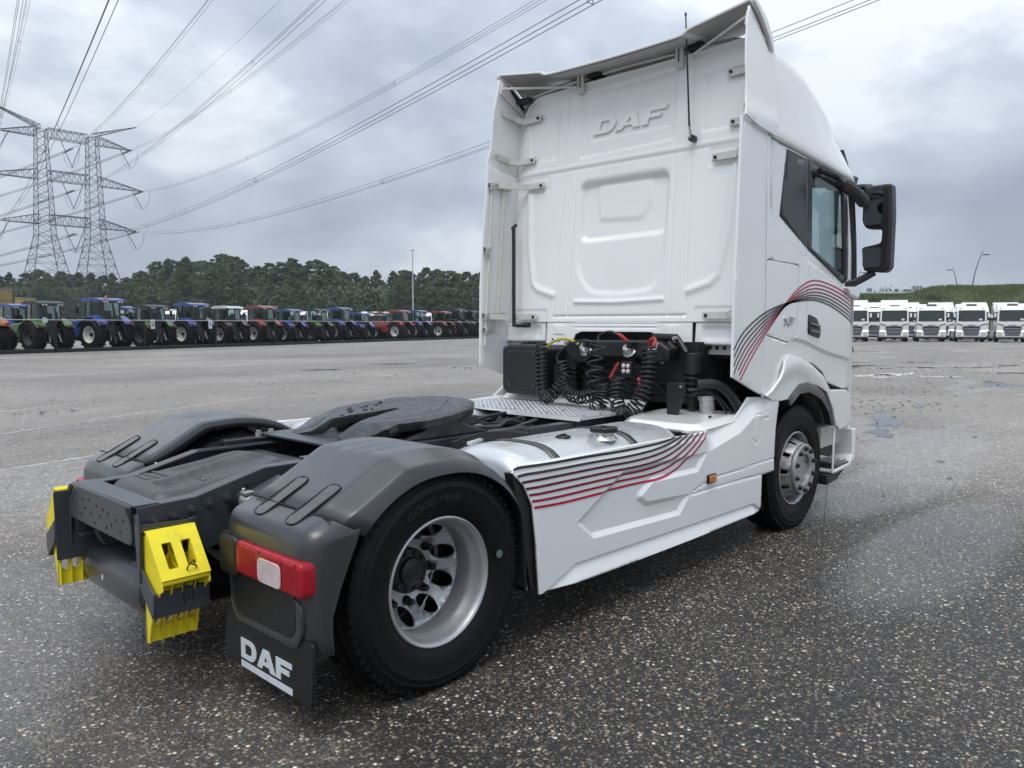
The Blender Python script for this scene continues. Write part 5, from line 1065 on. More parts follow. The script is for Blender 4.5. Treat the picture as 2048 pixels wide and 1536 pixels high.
# ---- ground: worn chip-seal, damp, one sheet to the horizon --------------------------
def ground_mat():
    m, t, b = newmat('chip_seal'); tcn = nd(t, 'ShaderNodeTexCoord')
    v1 = nd(t, 'ShaderNodeTexVoronoi', Scale=64.0, Randomness=1.0); lk(t, tcn.outputs['Object'], v1.inputs['Vector'])
    v2 = nd(t, 'ShaderNodeTexVoronoi', Scale=135.0, Randomness=1.0); lk(t, tcn.outputs['Object'], v2.inputs['Vector'])
    def ramp(src, stops):
        r = nd(t, 'ShaderNodeValToRGB'); lk(t, src, r.inputs[0]); el = r.color_ramp.elements
        el[0].position, el[0].color = stops[0][0], (*stops[0][1], 1); el[1].position, el[1].color = stops[-1][0], (*stops[-1][1], 1)
        for p, c in stops[1:-1]: q = el.new(p); q.color = (*c, 1)
        r.color_ramp.interpolation = 'CONSTANT'; return r.outputs[0]
    def sepx(col):
        s = nd(t, 'ShaderNodeSeparateColor'); lk(t, col, s.inputs[0]); return s
    def mt(op, a, b_=None):
        n = nd(t, 'ShaderNodeMath', operation=op)
        for i, v in enumerate((a, b_)):
            if v is None: continue
            if isinstance(v, (int, float)): n.inputs[i].default_value = v
            else: lk(t, v, n.inputs[i])
        return n.outputs[0]
    def mixc(f, a, b_):
        n = nd(t, 'ShaderNodeMix', data_type='RGBA')
        for k, v in (('Factor', f), ('A', a), ('B', b_)):
            if isinstance(v, (int, float)): n.inputs[k].default_value = v
            elif isinstance(v, tuple): n.inputs[k].default_value = (*v, 1)
            else: lk(t, v, n.inputs[k])
        return n.outputs['Result']
    def mrange(v, a, b_, c, d):
        n = nd(t, 'ShaderNodeMapRange'); lk(t, v, n.inputs['Value'])
        for k, x in zip(('From Min', 'From Max', 'To Min', 'To Max'), (a, b_, c, d)): n.inputs[k].default_value = x
        return n.outputs[0]
    s1 = sepx(v1.outputs['Color']); s2 = sepx(v2.outputs['Color'])
    stone = ramp(s1.outputs[0], [(0.0, (0.030, 0.029, 0.028)), (0.18, (0.052, 0.048, 0.043)), (0.36, (0.080, 0.071, 0.060)), (0.53, (0.115, 0.100, 0.083)), (0.67, (0.155, 0.138, 0.115)), (0.78, (0.23, 0.20, 0.155)), (0.86, (0.36, 0.33, 0.28)), (0.93, (0.27, 0.17, 0.09)), (0.952, (0.60, 0.57, 0.51))])
    fine = ramp(s2.outputs[1], [(0.0, (0.024, 0.024, 0.025)), (0.45, (0.055, 0.053, 0.050)), (0.80, (0.12, 0.112, 0.10)), (0.94, (0.30, 0.285, 0.25))])
    gap = mrange(v1.outputs['Distance'], 0.40, 0.58, 0.0, 1.0)
    pick = mrange(s1.outputs[2], 0.40, 0.45, 0.0, 1.0)                       # patches of finer chips between the big ones
    colr = mixc(pick, stone, fine); colr = mixc(mt('MULTIPLY', gap, 0.85), colr, (0.017, 0.017, 0.018))
    # broad, slow changes of tone: old patches, tyre lanes, damp
    mp = nd(t, 'ShaderNodeMapping'); mp.inputs['Rotation'].default_value = (0, 0, rad(-22)); mp.inputs['Scale'].default_value = (0.045, 0.20, 1); lk(t, tcn.outputs['Object'], mp.inputs[0])
    nb = nd(t, 'ShaderNodeTexNoise', Scale=1.0, Detail=6.0, Roughness=0.6, Distortion=0.6); lk(t, mp.outputs[0], nb.inputs['Vector'])
    nc = nd(t, 'ShaderNodeTexNoise', Scale=0.42, Detail=5.0, Roughness=0.62); lk(t, tcn.outputs['Object'], nc.inputs['Vector'])
    tone = mrange(nb.outputs['Fac'], 0.3, 0.7, 0.70, 1.30); tone2 = mrange(nc.outputs['Fac'], 0.3, 0.7, 0.78, 1.25)
    wm = nd(t, 'ShaderNodeVectorMath', operation='MULTIPLY'); lk(t, colr, wm.inputs[0]); wm.inputs[1].default_value = (1.05, 1.0, 0.94)
    sc1 = nd(t, 'ShaderNodeVectorMath', operation='SCALE'); lk(t, wm.outputs[0], sc1.inputs[0]); lk(t, mt('MULTIPLY', tone, tone2), sc1.inputs['Scale'])
    # drier, paler, dustier surface out in the yard; the damp patch lies round the parked truck
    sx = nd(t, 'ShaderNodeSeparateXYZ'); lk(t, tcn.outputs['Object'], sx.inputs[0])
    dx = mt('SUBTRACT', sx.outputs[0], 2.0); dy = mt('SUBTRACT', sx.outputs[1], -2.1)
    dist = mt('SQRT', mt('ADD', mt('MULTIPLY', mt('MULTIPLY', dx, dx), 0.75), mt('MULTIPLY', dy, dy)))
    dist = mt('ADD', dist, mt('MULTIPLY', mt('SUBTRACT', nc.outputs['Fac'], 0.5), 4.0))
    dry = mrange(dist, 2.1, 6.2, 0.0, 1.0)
    # mottling that carries into the distance: clumps of chips, washed-out patches, wheel lanes
    nm = nd(t, 'ShaderNodeTexNoise', Scale=7.0, Detail=9.0, Roughness=0.72); lk(t, tcn.outputs['Object'], nm.inputs['Vector'])
    nm2 = nd(t, 'ShaderNodeTexNoise', Scale=0.11, Detail=7.0, Roughness=0.65, Distortion=0.8); lk(t, tcn.outputs['Object'], nm2.inputs['Vector'])
    mott = mt('MULTIPLY', mrange(nm.outputs['Fac'], 0.30, 0.70, 0.60, 1.42), mrange(nm2.outputs['Fac'], 0.32, 0.68, 0.72, 1.26))
    mott = mt('MULTIPLY', mott, mrange(nb.outputs['Fac'], 0.30, 0.70, 0.80, 1.18))
    dvec = nd(t, 'ShaderNodeVectorMath', operation='SCALE'); dvec.inputs[0].default_value = (0.340, 0.310, 0.284); lk(t, mott, dvec.inputs['Scale'])
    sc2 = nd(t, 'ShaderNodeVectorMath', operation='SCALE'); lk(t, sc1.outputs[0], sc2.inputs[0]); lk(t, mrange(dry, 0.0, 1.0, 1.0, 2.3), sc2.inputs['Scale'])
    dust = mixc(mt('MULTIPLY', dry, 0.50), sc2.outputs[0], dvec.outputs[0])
    # dark leaf litter and mud streaks
    mp2 = nd(t, 'ShaderNodeMapping'); mp2.inputs['Rotation'].default_value = (0, 0, rad(-25)); mp2.inputs['Scale'].default_value = (0.35, 1.4, 1); lk(t, tcn.outputs['Object'], mp2.inputs[0])
    nl = nd(t, 'ShaderNodeTexNoise', Scale=1.4, Detail=8.0, Roughness=0.75); lk(t, mp2.outputs[0], nl.inputs['Vector'])
    mud = mt('MULTIPLY', mrange(nl.outputs['Fac'], 0.64, 0.69, 0.0, 0.75), dry)
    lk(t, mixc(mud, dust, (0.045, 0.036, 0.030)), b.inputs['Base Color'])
    # damp sheen
    nw = nd(t, 'ShaderNodeTexNoise', Scale=0.40, Detail=6.0, Roughness=0.6); lk(t, mp2.outputs[0], nw.inputs['Vector'])
    film = mt('MULTIPLY', mrange(nw.outputs['Fac'], 0.58, 0.66, 0.0, 1.0), mrange(dist, 2.0, 3.5, 0.0, 1.0))
    def spot(px_, py_, rx_, ry_):                      # standing damp in shallow hollows of the surface
        ax_ = mt('DIVIDE', mt('SUBTRACT', sx.outputs[0], px_), rx_); ay_ = mt('DIVIDE', mt('SUBTRACT', sx.outputs[1], py_), ry_)
        r_ = mt('ADD', mt('SQRT', mt('ADD', mt('MULTIPLY', ax_, ax_), mt('MULTIPLY', ay_, ay_))), mt('MULTIPLY', mt('SUBTRACT', nw.outputs['Fac'], 0.5), 2.2)); return mrange(r_, 0.7, 1.1, 0.85, 0.0)
    for sp_ in ((-1.3, 1.0, 1.1, 1.7), (6.6, -1.25, 2.6, 0.55), (4.2, -2.2, 1.6, 0.45), (9.5, -0.6, 2.2, 0.8), (0.2, 5.0, 1.6, 0.9)): film = mt('MAXIMUM', film, spot(*sp_))
    rgh = mt('SUBTRACT', mrange(dry, 0.0, 1.0, 0.50, 0.58), mt('MULTIPLY', film, 0.38)); lk(t, rgh, b.inputs['Roughness'])
    lk(t, mt('ADD', mrange(dry, 0.0, 1.0, 0.34, 0.34), mt('MULTIPLY', film, 0.3)), b.inputs['Specular IOR Level'])
    hgt = mt('SUBTRACT', mt('MULTIPLY', v1.outputs['Distance'], -1.0), mt('MULTIPLY', v2.outputs['Distance'], 0.35))
    bu = nd(t, 'ShaderNodeBump', Distance=0.006); lk(t, hgt, bu.inputs['Height']); lk(t, mrange(film, 0.0, 1.0, 0.65, 0.40), bu.inputs['Strength']); lk(t, bu.outputs[0], b.inputs['Normal'])
    return m
M['ground'] = ground_mat()
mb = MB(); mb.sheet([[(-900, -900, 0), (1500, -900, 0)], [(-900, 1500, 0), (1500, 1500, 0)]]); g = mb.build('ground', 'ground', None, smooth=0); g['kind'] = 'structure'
# the larger loose-set chips standing proud of the surface near the camera
def chip_mat():
    m, t, b = newmat('stone_chips'); g_ = nd(t, 'ShaderNodeNewGeometry'); r = nd(t, 'ShaderNodeValToRGB'); lk(t, g_.outputs['Random Per Island'], r.inputs[0]); el = r.color_ramp.elements
    st = [(0.0, (0.045, 0.042, 0.038)), (0.25, (0.085, 0.077, 0.066)), (0.45, (0.14, 0.125, 0.105)), (0.60, (0.21, 0.182, 0.14)), (0.76, (0.29, 0.25, 0.19)), (0.89, (0.28, 0.185, 0.11)), (0.945, (0.52, 0.475, 0.39))]
    el[0].position, el[0].color = st[0][0], (*st[0][1], 1); el[1].position, el[1].color = st[-1][0], (*st[-1][1], 1)
    for p, c in st[1:-1]: q = el.new(p); q.color = (*c, 1)
    r.color_ramp.interpolation = 'CONSTANT'; lk(t, r.outputs[0], b.inputs['Base Color']); setp(b, rough=0.32, spec=0.5); return m
M['chips'] = chip_mat()
rgc = np.random.default_rng(12); nC = 70000
dep = 1.55 + 6.5 * rgc.random(nC) ** 1.7; lat = (rgc.random(nC) * 2 - 1) * (0.69 * dep + 0.15)
keep = np.array([0.5 + 0.9 * mnoise.noise(Vector((a_ * 1.1, b_ * 1.1, 3.3))) + 0.5 * mnoise.noise(Vector((a_ * 4.1, b_ * 4.1, 7.3))) for a_, b_ in zip(dep, lat)]) > rgc.random(nC) * 0.75; dep = dep[keep]; lat = lat[keep]; nC = len(dep)
P0 = np.array([tuple(yard(0, 0))]) + dep[:, None] * np.array([tuple(FW)]) + lat[:, None] * np.array([tuple(RT)])
big = 0.0014 + 0.0042 * rgc.random(nC) ** 3.2 + 0.0004 * dep; asp = 0.6 + 0.4 * rgc.random(nC); ang = rgc.random(nC) * 6.283; hgt = big * (0.25 + 0.45 * rgc.random(nC))
V = np.zeros((nC, 11, 3)); 
for k in range(6):
    th = 2 * math.pi * k / 6; jit = 0.8 + 0.4 * rgc.random(nC); ex = big * jit * math.cos(th); ey = big * asp * jit * math.sin(th)
    V[:, k, 0] = P0[:, 0] + ex * np.cos(ang) - ey * np.sin(ang); V[:, k, 1] = P0[:, 1] + ex * np.sin(ang) + ey * np.cos(ang); V[:, k, 2] = -0.0005
for k in range(4):
    th = 2 * math.pi * (k + 0.3) / 4; jit = 0.50 + 0.2 * rgc.random(nC); ex = big * jit * math.cos(th); ey = big * asp * jit * math.sin(th)
    V[:, 6 + k, 0] = P0[:, 0] + ex * np.cos(ang) - ey * np.sin(ang); V[:, 6 + k, 1] = P0[:, 1] + ex * np.sin(ang) + ey * np.cos(ang); V[:, 6 + k, 2] = hgt * (0.8 + 0.2 * rgc.random(nC))
V[:, 10] = V[:, 6:10].mean(axis=1); V[:, 10, 2] += hgt * 0.12
base_f = [(0, 1, 6), (1, 7, 6), (1, 2, 7), (2, 3, 7), (3, 8, 7), (3, 4, 8), (4, 9, 8), (4, 5, 9), (5, 0, 9), (0, 6, 9), (6, 7, 10), (7, 8, 10), (8, 9, 10), (9, 6, 10)]
Fc = (np.array(base_f)[None] + (np.arange(nC) * 11)[:, None, None]).reshape(-1, 3)
me = bpy.data.meshes.new('stone_chips'); me.from_pydata(V.reshape(-1, 3).tolist(), [], Fc.tolist()); me.polygons.foreach_set('use_smooth', [True] * len(me.polygons))
o = link('stone_chips', me, 'chips', None); tag(o, 'pale and brown stone chips set in the wet tarmac of the yard', 'stone chips', kind='stuff')
# worn painted bay lines
def worn_paint():
    m, t, b = newmat('worn_line'); tcn = nd(t, 'ShaderNodeTexCoord'); n = nd(t, 'ShaderNodeTexNoise', Scale=9.0, Detail=8.0, Roughness=0.75); lk(t, tcn.outputs['Object'], n.inputs['Vector'])
    r = nd(t, 'ShaderNodeMapRange'); r.inputs['From Min'].default_value = 0.38; r.inputs['From Max'].default_value = 0.58; r.inputs['To Max'].default_value = 0.75; lk(t, n.outputs['Fac'], r.inputs['Value'])
    lk(t, r.outputs[0], b.inputs['Alpha']); b.inputs['Base Color'].default_value = (0.62, 0.61, 0.58, 1); b.inputs['Roughness'].default_value = 0.5; return m
M['line'] = worn_paint()
for (xa, ya), (xb, yb) in (((1.7, 13.15), (3.9, 14.3)), ((2.35, 10.6), (6.9, 12.5)), ((0.4, 9.5), (1.6, 10.15)), ((-0.2, 6.28), (2.4, 7.0)), ((8.0, 17.0), (14.0, 19.4))):
    d = (Vector((xb, yb, 0)) - Vector((xa, ya, 0))).normalized(); nn = Vector((-d.y, d.x, 0)) * 0.05; a = Vector((xa, ya, 0.004)); e2 = Vector((xb, yb, 0.004)); mb = MB()
    mb.add([a - nn, e2 - nn, e2 + nn, a + nn], [(0, 1, 2, 3)]); o = mb.build('bay_line', 'line', None, smooth=0); o['kind'] = 'structure'
# sealed joint between two laying widths
jm = pm('joint_tar', (0.030, 0.029, 0.028), 0.5, var=0.4, vscale=30); M['tar'] = jm
jp = smooth_line([(6.5, -0.45), (3.77, -1.47), (2.48, -1.95), (1.57, -2.3), (0.82, -2.59), (0.0, -2.92)], 12); jr = random.Random(8); mb = MB()
mb.sheet([[(x + jr.uniform(-.004, .004), y + 0.005 + jr.uniform(-.006, .006), 0.004) for x, y in jp], [(x, y - 0.004 + jr.uniform(-.004, .004), 0.004) for x, y in jp]]); o = mb.build('pavement_joint', 'tar', None, smooth=0); o['kind'] = 'structure'
# puddles: thin irregular films of water
m_, t_, b_ = newmat('puddle_water'); b_.inputs['Base Color'].default_value = (0.055, 0.055, 0.055, 1); setp(b_, rough=0.035, spec=0.6); M['water'] = m_
pr_ = random.Random(4)
def puddle(x, y, rx, ry, az):
    mb = MB(); n = 72; ph = [pr_.uniform(0, 6.28) for _ in range(4)]; pts = []
    for k in range(n):
        a = 2 * math.pi * k / n; q = 1 + 0.18 * math.sin(2 * a + ph[0]) + 0.24 * math.sin(3 * a + ph[1]) + 0.17 * math.sin(5 * a + ph[2]) + 0.12 * math.sin(9 * a + ph[3]) + 0.06 * math.sin(17 * a + ph[1])
        px, py = rx * q * math.cos(a), ry * q * math.sin(a); c_, s_ = math.cos(az), math.sin(az); pts.append((x + px * c_ - py * s_, y + px * s_ + py * c_, 0.004))
    mb.add(pts, [tuple(range(n))]); o = mb.build('puddle', 'water', None, smooth=0); o['kind'] = 'structure'
A0 = rad(-62)
for q in ((11.75, 0.60, 0.80, 0.26, rad(20)), (10.2, 0.20, 0.50, 0.17, rad(16)), (9.3, 0.35, 0.22, 0.10, rad(30)), (13.4, 1.25, 0.36, 0.13, rad(25)), (15.2, 1.0, 0.4, 0.1, rad(10)), (24.6, 4.6, 1.3, 0.5, rad(5)), (22.4, 1.1, 1.1, 0.35, rad(12)), (24.6, 0.3, 0.8, 0.3, rad(14)), (17.8, 22.0, 0.9, 0.25, rad(-40)), (13.5, 20.5, 0.7, 0.2, rad(-35))): puddle(*q)
for k in range(46):                                   # a broken chain of small puddles across the yard, right
    t = pr_.random(); cxp, cyp = 27.0 + 17 * pr_.random(), 0; d_ = pr_.choice([28.5, 30.0, 34.5, 36.5, 39.0, 41.0]) + pr_.gauss(0, 0.5); lat_ = pr_.uniform(10.5, 27) ; p = yard(lat_ * d_ / 38, d_ * 0.86); puddle(p.x, p.y, pr_.uniform(0.25, 0.9), pr_.uniform(0.12, 0.35), rad(-47) + pr_.uniform(-0.3, 0.3))
# wind-blown leaves and grit lying in drifts
leafm = pm('dead_leaf', (0.085, 0.050, 0.028), 0.7, var=0.6, vscale=1.5); M['leaf_dead'] = leafm
mb = MB(); lr = random.Random(9)
for cx_, cy_, sx_, sy_, n in ((16.5, 2.4, 3.0, 1.0, 90), (27.5, 5.8, 3.0, 1.2, 70), (14.2, 1.6, 1.2, 0.7, 40), (31.8, 3.6, 3.0, 0.8, 60), (40.3, 7.6, 4.0, 1.2, 60), (23.0, 3.0, 4, 1.5, 60), (12.5, 17.5, 3, 2.0, 40), (17.8, 17.6, 0.4, 0.7, 80), (2.4, 12.4, 0.4, 0.15, 14), (22, 28, 5, 3, 60), (9.5, 15.5, 2.5, 1.5, 30), (8.5, -0.5, 2.5, 1.2, 14)):
    for k in range(n):
        x, y = lr.gauss(cx_, sx_), lr.gauss(cy_, sy_); s = lr.uniform(0.025, 0.075); a = lr.uniform(0, 6.28); c_, s_ = math.cos(a) * s, math.sin(a) * s; z = 0.006
        mb.add([(x - c_, y - s_, z), (x + s_ * 0.5, y - c_ * 0.5, z + lr.uniform(0, 0.02)), (x + c_, y + s_, z + lr.uniform(0, 0.02)), (x - s_ * 0.5, y + c_ * 0.5, z + 0.004)], [(0, 1, 2, 3)])
o = mb.build('fallen_leaves', 'leaf_dead', None, smooth=0); tag(o, 'brown fallen leaves and grit drifted across the wet yard', 'leaves', kind='stuff')

# ---- farm tractors parked behind the fence ----------------------------------------------
TC = {'green': (0.035, 0.11, 0.026), 'blue': (0.020, 0.060, 0.235), 'red': (0.21, 0.024, 0.021), 'orange': (0.36, 0.10, 0.02), 'black': (0.022, 0.024, 0.027), 'grey': (0.10, 0.105, 0.11)}
TM = {k: pm('tractor_' + k, v, 0.3, var=0.06, coat=0.5) for k, v in TC.items()}
TR = {'white': pm('tractor_rim_pale', (0.62, 0.61, 0.57), 0.45), 'dark': pm('tractor_rim_dark', (0.055, 0.058, 0.062), 0.5), 'silver': pm('tractor_rim_silver', (0.42, 0.43, 0.44), 0.45)}
ROOF = {'black': pm('tractor_roof_dark', (0.035, 0.038, 0.042), 0.4), 'white': pm('tractor_roof_pale', (0.55, 0.56, 0.57), 0.4)}
M['t_body'] = TM['green']; M['t_rim'] = TR['white']; M['t_roof'] = ROOF['black']
def make_tractor():
    t = empty('farm_tractor')
    def wheel(x, y, r, wd, rr):
        sg = 1 if y > 0 else -1; pr = [(rr, wd * 0.5), (rr + 0.06, wd * 0.5 + 0.02), (r * 0.86, wd * 0.5 + 0.03), (r - 0.03, wd * 0.42), (r - 0.01, 0), (r - 0.03, -wd * 0.42), (r * 0.86, -wd * 0.5 - 0.03), (rr, -wd * 0.5)]
        mb = MB(); mb.lathe(pr, (x, y, r), (0, sg, 0), 36)
        n = 20
        for k in range(n):
            for s in (-1, 1):
                a = 2 * math.pi * (k + (0.5 if s > 0 else 0)) / n; b2 = MB(); b2.box((0, s * wd * 0.25, r + 0.004), (0.075, wd * 0.56, 0.055), rz=s * 0.75); b2.xf(Matrix.Translation((x, y, r)) @ Matrix.Rotation(a, 4, 'Y')); mb.add(b2.v, b2.f)
        w_ = mb.build('wheel', 'rubber', t, smooth=40)
        mb = MB(); mb.lathe([(rr + 0.01, wd * 0.5), (rr - 0.03, wd * 0.5 - 0.02), (rr - 0.06, wd * 0.2), (rr * 0.62, wd * 0.06), (rr * 0.45, wd * 0.10), (rr * 0.2, wd * 0.10), (0, wd * 0.12)], (x, y, r), (0, sg, 0), 30); ri = mb.build('rim', 't_rim', w_, smooth=30)
        mb = MB(); mb.lathe([(rr * 0.24, wd * 0.10), (rr * 0.22, wd * 0.30), (0, wd * 0.32)], (x, y, r), (0, sg, 0), 14); mb.build('wheel_hub', 'black', ri)
    for s in (1, -1): wheel(0, s * 0.90, 0.90, 0.58, 0.50); wheel(2.65, s * 0.92, 0.68, 0.46, 0.36)
    mb = MB(); mb.prism([(1.0, 0.75), (3.2, 0.75), (3.55, 1.0), (3.5, 1.45), (3.2, 1.66), (1.2, 1.85), (0.95, 1.85)], -0.40, 0.40); mb.build('hood', 't_body', t, bevel=0.08, seg=3)
    mb = MB(); mb.box((1.3, 0, 0.75), (3.2, 0.55, 0.5)); mb.box((-0.25, 0, 0.85), (0.6, 0.5, 0.7)); mb.build('chassis', 'black', t, bevel=0.03)
    for s in (1, -1):
        rows = []
        for k in range(13):
            a = rad(150 - k * 11); r = 1.06 + (0.10 if k > 9 else 0); rows.append([(r * math.cos(a) * 1.0 - 0.0, s * y, 0.92 + r * math.sin(a) + dz) for y, dz in ((0.55, 0.02), (0.62, 0.04), (1.0, 0.03), (1.16, -0.03), (1.18, -0.12))])
        mb = MB(); mb.sheet(rows); fo = mb.build('fender', 't_body', t, smooth=50, solid=0.03)
        mb = MB(); mb.box((-0.88, s * 1.02, 1.60), (0.05, 0.22, 0.10)); mb.build('rear_lamp', 'red_lens', fo, bevel=0.01)
    # cab: posts, panes, roof
    P = [(-0.42, 0.62, 1.45), (0.35, 0.80, 1.35), (1.10, 0.66, 1.30)]; Tp = [(-0.36, 0.60, 2.82), (0.35, 0.70, 2.84), (0.98, 0.58, 2.80)]
    for s in (1, -1):
        for p, q in zip(P, Tp):
            mb = MB(); mb.tube([(p[0], s * p[1], p[2]), (q[0], s * q[1], q[2])], 0.040, 6); mb.build('cab_post', 'black', t)
        mb = MB(); mb.sheet([[(p[0], s * p[1], p[2]) for p in P], [(q[0], s * q[1], q[2]) for q in Tp]]); mb.build('side_window', 'cab_glass', t, smooth=0)
        mb = MB(); mb.tube([(0.85, s * 0.75, 2.55), (1.0, s * 1.08, 2.5)], 0.02, 5); mb.box((1.0, s * 1.12, 2.32), (0.06, 0.16, 0.36)); mb.build('mirror', 'black', t)
    mb = MB(); mb.sheet([[(-0.42, y, 1.45) for y in (-0.62, 0.62)], [(-0.36, y, 2.82) for y in (-0.60, 0.60)]]); mb.build('rear_window', 'cab_glass', t, smooth=0)
    mb = MB(); mb.sheet([[(1.10, y, 1.30) for y in (-0.66, 0.66)], [(0.98, y, 2.80) for y in (-0.58, 0.58)]]); mb.build('front_window', 'cab_glass', t, smooth=0)
    mb = MB(); mb.prism(rpoly([(-0.62, 2.84), (-0.55, 2.96), (0.0, 3.05), (0.9, 3.03), (1.20, 2.92), (1.15, 2.83)], 0.05), -0.82, 0.82); mb.build('roof', 't_roof', t, bevel=0.07, seg=3)
    mb = MB(); mb.box((-0.60, 0, 2.80), (0.06, 1.3, 0.09)); mb.build('roof_rear_trim', 'black', t, bevel=0.015)
    for y in (-0.58, -0.38, 0.38, 0.58):
        mb = MB(); mb.box((-0.645, y, 2.80), (0.03, 0.13, 0.08)); mb.build('work_lamp', 'clear_lens', t, bevel=0.01)
    mb = MB(); mb.box((0.15, 0, 1.62), (0.5, 0.5, 0.14)); mb.box((-0.08, 0, 1.98), (0.14, 0.48, 0.66)); mb.build('seat', 'black', t, bevel=0.04)
    mb = MB(); mb.tube([(0.75, 0, 1.6), (0.6, 0, 1.95)], 0.04, 6); mb.build('steering_column', 'black', t)
    mb = MB(); mb.box((-0.36, 0, 1.22), (0.10, 1.3, 0.46)); mb.build('rear_panel', 'black', t, bevel=0.03)
    for s in (1, -1):
        mb = MB(); mb.tube([(-0.30, s * 0.28, 1.25), (-0.75, s * 0.36, 1.02)], 0.045, 6); mb.tube([(-0.72, s * 0.36, 1.02), (-0.85, s * 0.42, 0.52)], 0.035, 6); mb.tube([(-0.2, s * 0.25, 0.62), (-1.0, s * 0.46, 0.50)], 0.045, 6); mb.build('lift_arm', 'black', t, split=1)
        mb = MB(); mb.tube([(-0.62, s * 0.30, 1.05), (-0.80, s * 0.34, 0.56)], 0.03, 6); mb.build('lift_rod', 'steel', t)
    mb = MB(); mb.box((-0.62, 0, 0.55), (0.3, 0.22, 0.4)); mb.build('hitch', 'black', t, bevel=0.02)
    mb = MB(); mb.tube([(1.25, -0.5, 1.5), (1.25, -0.52, 2.75)], 0.06, 8); mb.build('exhaust', 'black', t)
    return t
M['cab_glass'] = glassmat('tractor_glass', (0.50, 0.60, 0.60))
tp = make_tractor()
# (pixel column of the left rear wheel in the photo's survey, body, roof, rim, size, label)
def trac_pos(u):
    k = (u - 1024) / 1558.0; d = -51.9 / (k - 0.5); return k * d, d
TL = [(-78, 'orange', 'orange', 'dark', 1.05, 'orange farm tractor cut by the left edge of the picture'),
 (66, 'green', 'rblack', 'dark', 1.00, 'green farm tractor with dark flat roof, leftmost green one by the fence'),
 (186, 'blue', 'blue', 'white', 1.10, 'big blue farm tractor with orange beacon on its roof, pale rear rim'),
 (287, 'green', 'rblack', 'dark', 0.98, 'green farm tractor with dark roof between the two large blue ones'),
 (369, 'blue', 'blue', 'white', 1.05, 'blue farm tractor right of the plate with the letter U'),
 (444, 'black', 'rwhite', 'silver', 1.00, 'dark farm tractor with pale roof beside the red one'),
 (512, 'red', 'red', 'silver', 1.03, 'red farm tractor with dark red roof, leftmost red one'),
 (570, 'blue', 'blue', 'silver', 0.96, 'smaller blue farm tractor just right of the leftmost red one'),
 (625, 'green', 'rblack', 'dark', 0.98, 'rightmost green farm tractor among the blue ones'),
 (671, 'blue', 'blue', 'silver', 1.05, 'dark blue farm tractor right of the rightmost green one'),
 (714, 'blue', 'blue', 'white', 0.90, 'smallest low blue farm tractor before the gap in the row'),
 (793, 'red', 'red', 'silver', 1.02, 'red farm tractor with its hood showing, first after the gap in the row'),
 (829, 'blue', 'blue', 'white', 1.03, 'blue farm tractor between two red ones near the lamp post'),
 (878, 'red', 'red', 'silver', 1.02, 'red farm tractor right of the lamp post'),
 (908, 'black', 'rblack', 'silver', 1.12, 'black farm tractor next to the cab of the white truck'),
 (936, 'black', 'rblack', 'silver', 1.08, 'black farm tractor half hidden by the white truck cab')]
HEAD = rad(106.7); first = True
fwdh = Vector((math.cos(HEAD), math.sin(HEAD), 0)); lefth = Vector((-math.sin(HEAD), math.cos(HEAD), 0))
beacon_mb = MB(); beacon_mb.lathe([(0.07, 0.0), (0.07, 0.06), (0.06, 0.16), (0.0, 0.19)], (-0.35, 0.25, 3.0), (0, 0, 1), 12)
for u, body, roof, rimc, s, lab in TL:
    o = tp if first else copy_tree(tp); 
    lat, d = trac_pos(u); base = yard(lat, d) - lefth * 0.95 * s
    o.location = base; o.rotation_euler = (0, 0, HEAD + random.uniform(-0.05, 0.05)); o.scale = (s,) * 3
    rm = ROOF['black'] if roof == 'rblack' else (ROOF['white'] if roof == 'rwhite' else TM[roof])
    recolour(o, {'tractor_green': TM[body], 'tractor_rim_pale': TR[rimc], 'tractor_roof_dark': rm})
    tag(o, lab, 'tractor', 'tractors parked behind the fence'); first = False
    if 'beacon' in lab: beacon_mb.build('beacon', 'amber', o)
# second row glimpsed through the gaps
for u, dd, body, lab in ((130, 4.6, 'blue', 'blue farm tractor in the second row left of the big blue one'), (350, 4.6, 'blue', 'blue farm tractor in the second row behind the plate with the letter U'), (845, 5.0, 'red', 'red farm tractor in the second row behind the blue one by the lamp post')):
    o = copy_tree(tp); lat, d = trac_pos(u); o.location = yard(lat, d) + fwdh * dd; o.rotation_euler = (0, 0, HEAD); o.scale = (0.97,) * 3
    recolour(o, {'tractor_green': TM[body], 'tractor_rim_pale': TR['white'], 'tractor_roof_dark': TM[body]}); tag(o, lab, 'tractor', 'tractors parked behind the fence')

# ---- fence: kerb of dark planks, posts and a wire rail -----------------------------------
fence = empty('boundary_fence', yard(*trac_pos(60))); tag(fence, 'low dark fence with thin posts and one pale rail before the tractors', 'fence')
fd = Vector((math.cos(rad(16.7)), math.sin(rad(16.7)), 0)); f0 = yard(*trac_pos(0)) - fwdh * 2.3
def fpt(s, z=0.0, off=0.0): return f0 + fd * s - fwdh * off + Vector((0, 0, z)) - fence.location
for k in range(15):
    a, b = fpt(-10 + k * 5.9), fpt(-10 + k * 5.9 + 5.86); mb = MB(); c_ = (a + b) / 2
    mb.box((c_.x, c_.y, 0.11), (5.86, 0.14, 0.22), rz=rad(16.7)); mb.build('kerb_plank', 'black', fence, bevel=0.02)
    p = fpt(-10 + k * 5.9, 0, 0.12); mb = MB(); mb.box((p.x, p.y, 0.98), (0.075, 0.075, 1.96), rz=rad(16.7)); mb.build('post', 'black', fence)
mb = MB(); mb.tube([tuple(fpt(-10, 1.90, 0.15)), tuple(fpt(78, 1.90, 0.15))], 0.022, 6); mb.build('rail', 'steel', fence)
